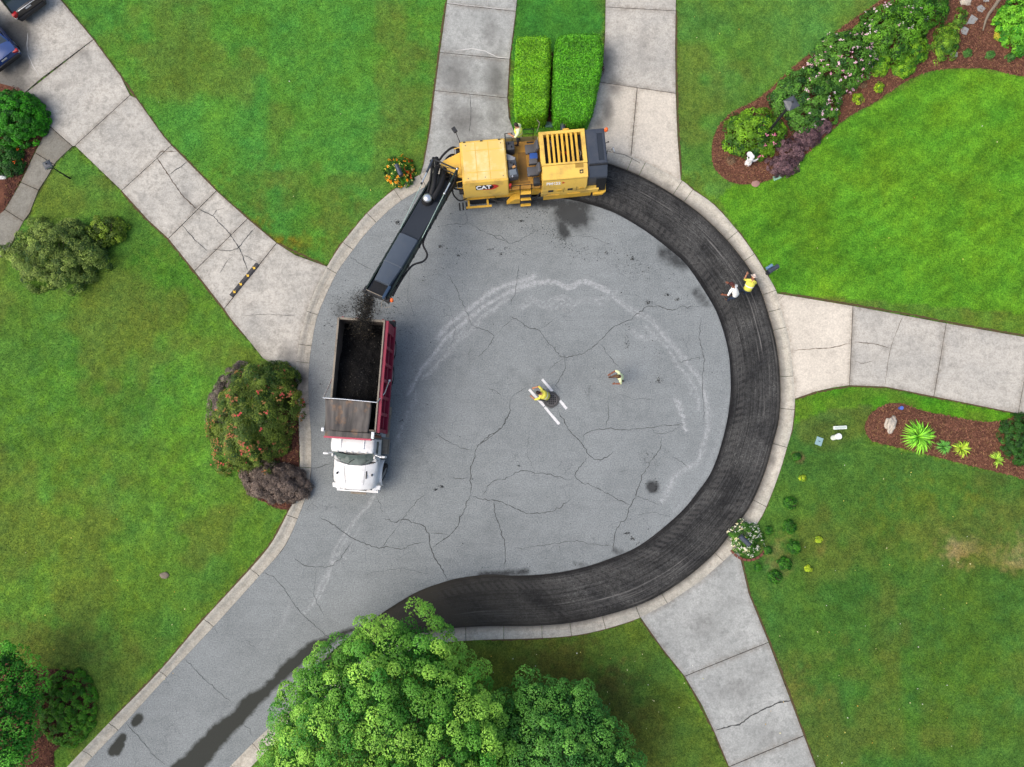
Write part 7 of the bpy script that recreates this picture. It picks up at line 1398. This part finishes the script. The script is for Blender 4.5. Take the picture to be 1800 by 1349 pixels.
# statue: figure on a round plinth with arms and a bowl
q = P(1314, 288, ZL); st = empty('garden_statue', (q.x, q.y, ZL), .6); tag(st, 'small white garden statue on the mulch at the bed tip', 'statue'); mw = mat('statue_white', S(238, 238, 236, 1.3), .6, .06, 12)
def lathe(b, prof, c=(0, 0), n=14): b.loft([[(c[0] + r * math.cos(a), c[1] + r * math.sin(a), z) for a in np.linspace(0, 2 * PI, n, endpoint=False)] for r, z in prof])
b = MB(); lathe(b, [(.2, 0), (.2, .06), (.14, .1), (.12, .22), (.17, .26)]); b.build('plinth', mw, st, True)
b = MB(); lathe(b, [(.13, .26), (.15, .4), (.10, .58), (.12, .7), (.07, .78), (.045, .82)]); b.ball((0, 0, .9), .085, 2); b.tube([(.1, 0, .7), (.2, .08, .62), (.18, .2, .66)], [.04, .035, .025], 8); b.tube([(-.1, 0, .7), (-.2, .06, .6), (-.12, .2, .66)], [.04, .035, .025], 8); b.build('figure', mw, st, True)
b = MB(); lathe(b, [(.05, .62), (.14, .7), (.15, .72), (.12, .71), (.03, .65)], (.02, .24)); b.build('bowl', mw, st, True)
for s in (-1, 1): b = MB(); b.prism([(s * .03, -.1, .55), (s * .22, -.2, .78), (s * .2, -.2, .55), (s * .1, -.15, .42)], (0, -.03, 0)); b.build('wing', mw, st)
for x, y, lab in ((1302, 318, 'tiny white pebble'),): pass
# cable ramp across the driveway joint, four yellow arrows
A, B = P(406.5, 521, ZS), P(453, 464.5, ZS); d = B - A; rp = empty('cable_ramp', A.lerp(B, .5), math.atan2(d.y, d.x)); tag(rp, 'black rubber cable ramp with four yellow arrows across the driveway', 'ramp'); L = d.length; mr_ = mat('ramp_rubber', S(62, 62, 64), .7, .15, 12); my = mat('ramp_yellow', S(240, 196, 60, 1.4), .6, .08, 10)
for k in range(2):
    b = MB(); x0, x1 = -L / 2 + k * (L / 2 + .012), -L / 2 + (k + 1) * L / 2 - .012 * (1 - k); b.prism([(x0, -.13, .008), (x0, -.05, .055), (x0, .05, .055), (x0, .13, .008)], (x1 - x0, 0, 0)); sg = b.build('ramp_section', mr_, rp)
    for m_ in range(2):
        x = x0 + (x1 - x0) * (.26 + .48 * m_); b = MB(); z = .058; b.prism([(x - .03, .08, z), (x - .03, .0, z), (x - .09, .0, z), (x, -.1, z), (x + .09, .0, z), (x + .03, .0, z), (x + .03, .08, z)], (0, 0, .006)); b.build('yellow_arrow', my, sg)
# ------------------------------------------------------------------ crumbs dropped on the old asphalt
TRAIL = [([(690, 480), (720, 470), (760, 460), (800, 440), (812, 450), (770, 432)], 60, 5), ([(740, 495), (775, 475), (810, 455), (830, 440)], 60, 4), ([(860, 400), (905, 398), (950, 402), (985, 430), (1010, 445), (1050, 452)], 150, 12), ([(960, 395), (990, 425), (1030, 445)], 90, 7), ([(900, 380), (960, 400), (1060, 440), (1130, 490), (1170, 520)], 170, 30), ([(1085, 430), (1120, 470), (1150, 480)], 60, 14), ([(1105, 570), (1101, 590), (1103, 615)], 34, 4), ([(1160, 620), (1158, 650), (1160, 672)], 40, 6), ([(1130, 795), (1150, 810), (1170, 800)], 40, 12), ([(1146, 850), (1150, 860)], 70, 10),
    ([(590, 560), (620, 530), (650, 540), (700, 540)], 700, 26), ([(622, 530), (650, 520), (660, 530)], 800, 16), ([(690, 560), (720, 600), (740, 640)], 60, 22), ([(850, 1008), (920, 1006), (1000, 998), (1060, 985)], 110, 6), ([(1090, 470), (1200, 500), (1250, 560)], 50, 22), ([(860, 445), (900, 440), (930, 450)], 50, 8), ([(880, 360), (960, 372)], 120, 14), ([(600, 560), (570, 620), (560, 700)], 60, 14)]
HEAPS = [(1140, 532, 46, 4), (1173, 519, 34, 3.4), (1192, 527, 34, 3), (1159, 670, 50, 4), (775, 856, 40, 3.2), (765, 861, 20, 3), (698, 391, 40, 4), (776, 433, 30, 3.6), (806, 448, 26, 3.4), (915, 389, 36, 3.4), (1067, 445, 36, 3.4), (1111, 455, 36, 3.2), (889, 436, 14, 2), (912, 819, 14, 1.6), (707, 740, 20, 2.4), (1101, 937, 40, 4), (1112, 947, 40, 3), (1122, 956, 30, 3), (1102, 606, 16, 3), (880, 447, 20, 3), (862, 440, 16, 3)]
ps = [np.array(P2(a, b_)) + rng.normal(0, w / PXM * .62, (n, 2)) * np.array([1.3, .8]) for a, b_, n, w in HEAPS]
for pl, n, w in TRAIL:
    q = resample(world_poly(pl), n) + rng.normal(0, w / PXM * .6, (n, 2)); ps.append(q)
q = np.c_[rng.uniform(-9, 11, 500), rng.uniform(-6, 13, 500)]; ps.append(q); q = np.concatenate(ps); q = q[inpoly(q[:, 0], q[:, 1], inset(road_poly, .1))]; n = len(q)
cr = chunk_mesh('asphalt_crumbs', np.c_[q, np.full(n, .012)], rng.uniform(.008, .036, n) * rng.uniform(.5, 1, n), M_CRUMB, None, np.array(S(48, 48, 48)) * rng.uniform(.5, 1.4, n)[:, None]); tag(cr, 'loose black crumbs dropped on the grey asphalt', kind='stuff')
# loose grit in the cut
q = np.c_[rng.uniform(-8, 17, 9000), rng.uniform(-11, 18, 9000)]; mp2 = np.r_[A_[:int(NU * .95)], B_[:int(NU * .95)][::-1]]; q = q[inpoly(q[:, 0], q[:, 1], mp2)]; n = len(q)
gt = chunk_mesh('milled_grit', np.c_[q, np.full(n, -.045)], rng.uniform(.006, .02, n), M_CRUMB, None, np.array(S(70, 68, 66)) * rng.uniform(.4, 2.2, n)[:, None]); tag(gt, 'fine grit left in the milled strip', kind='stuff')
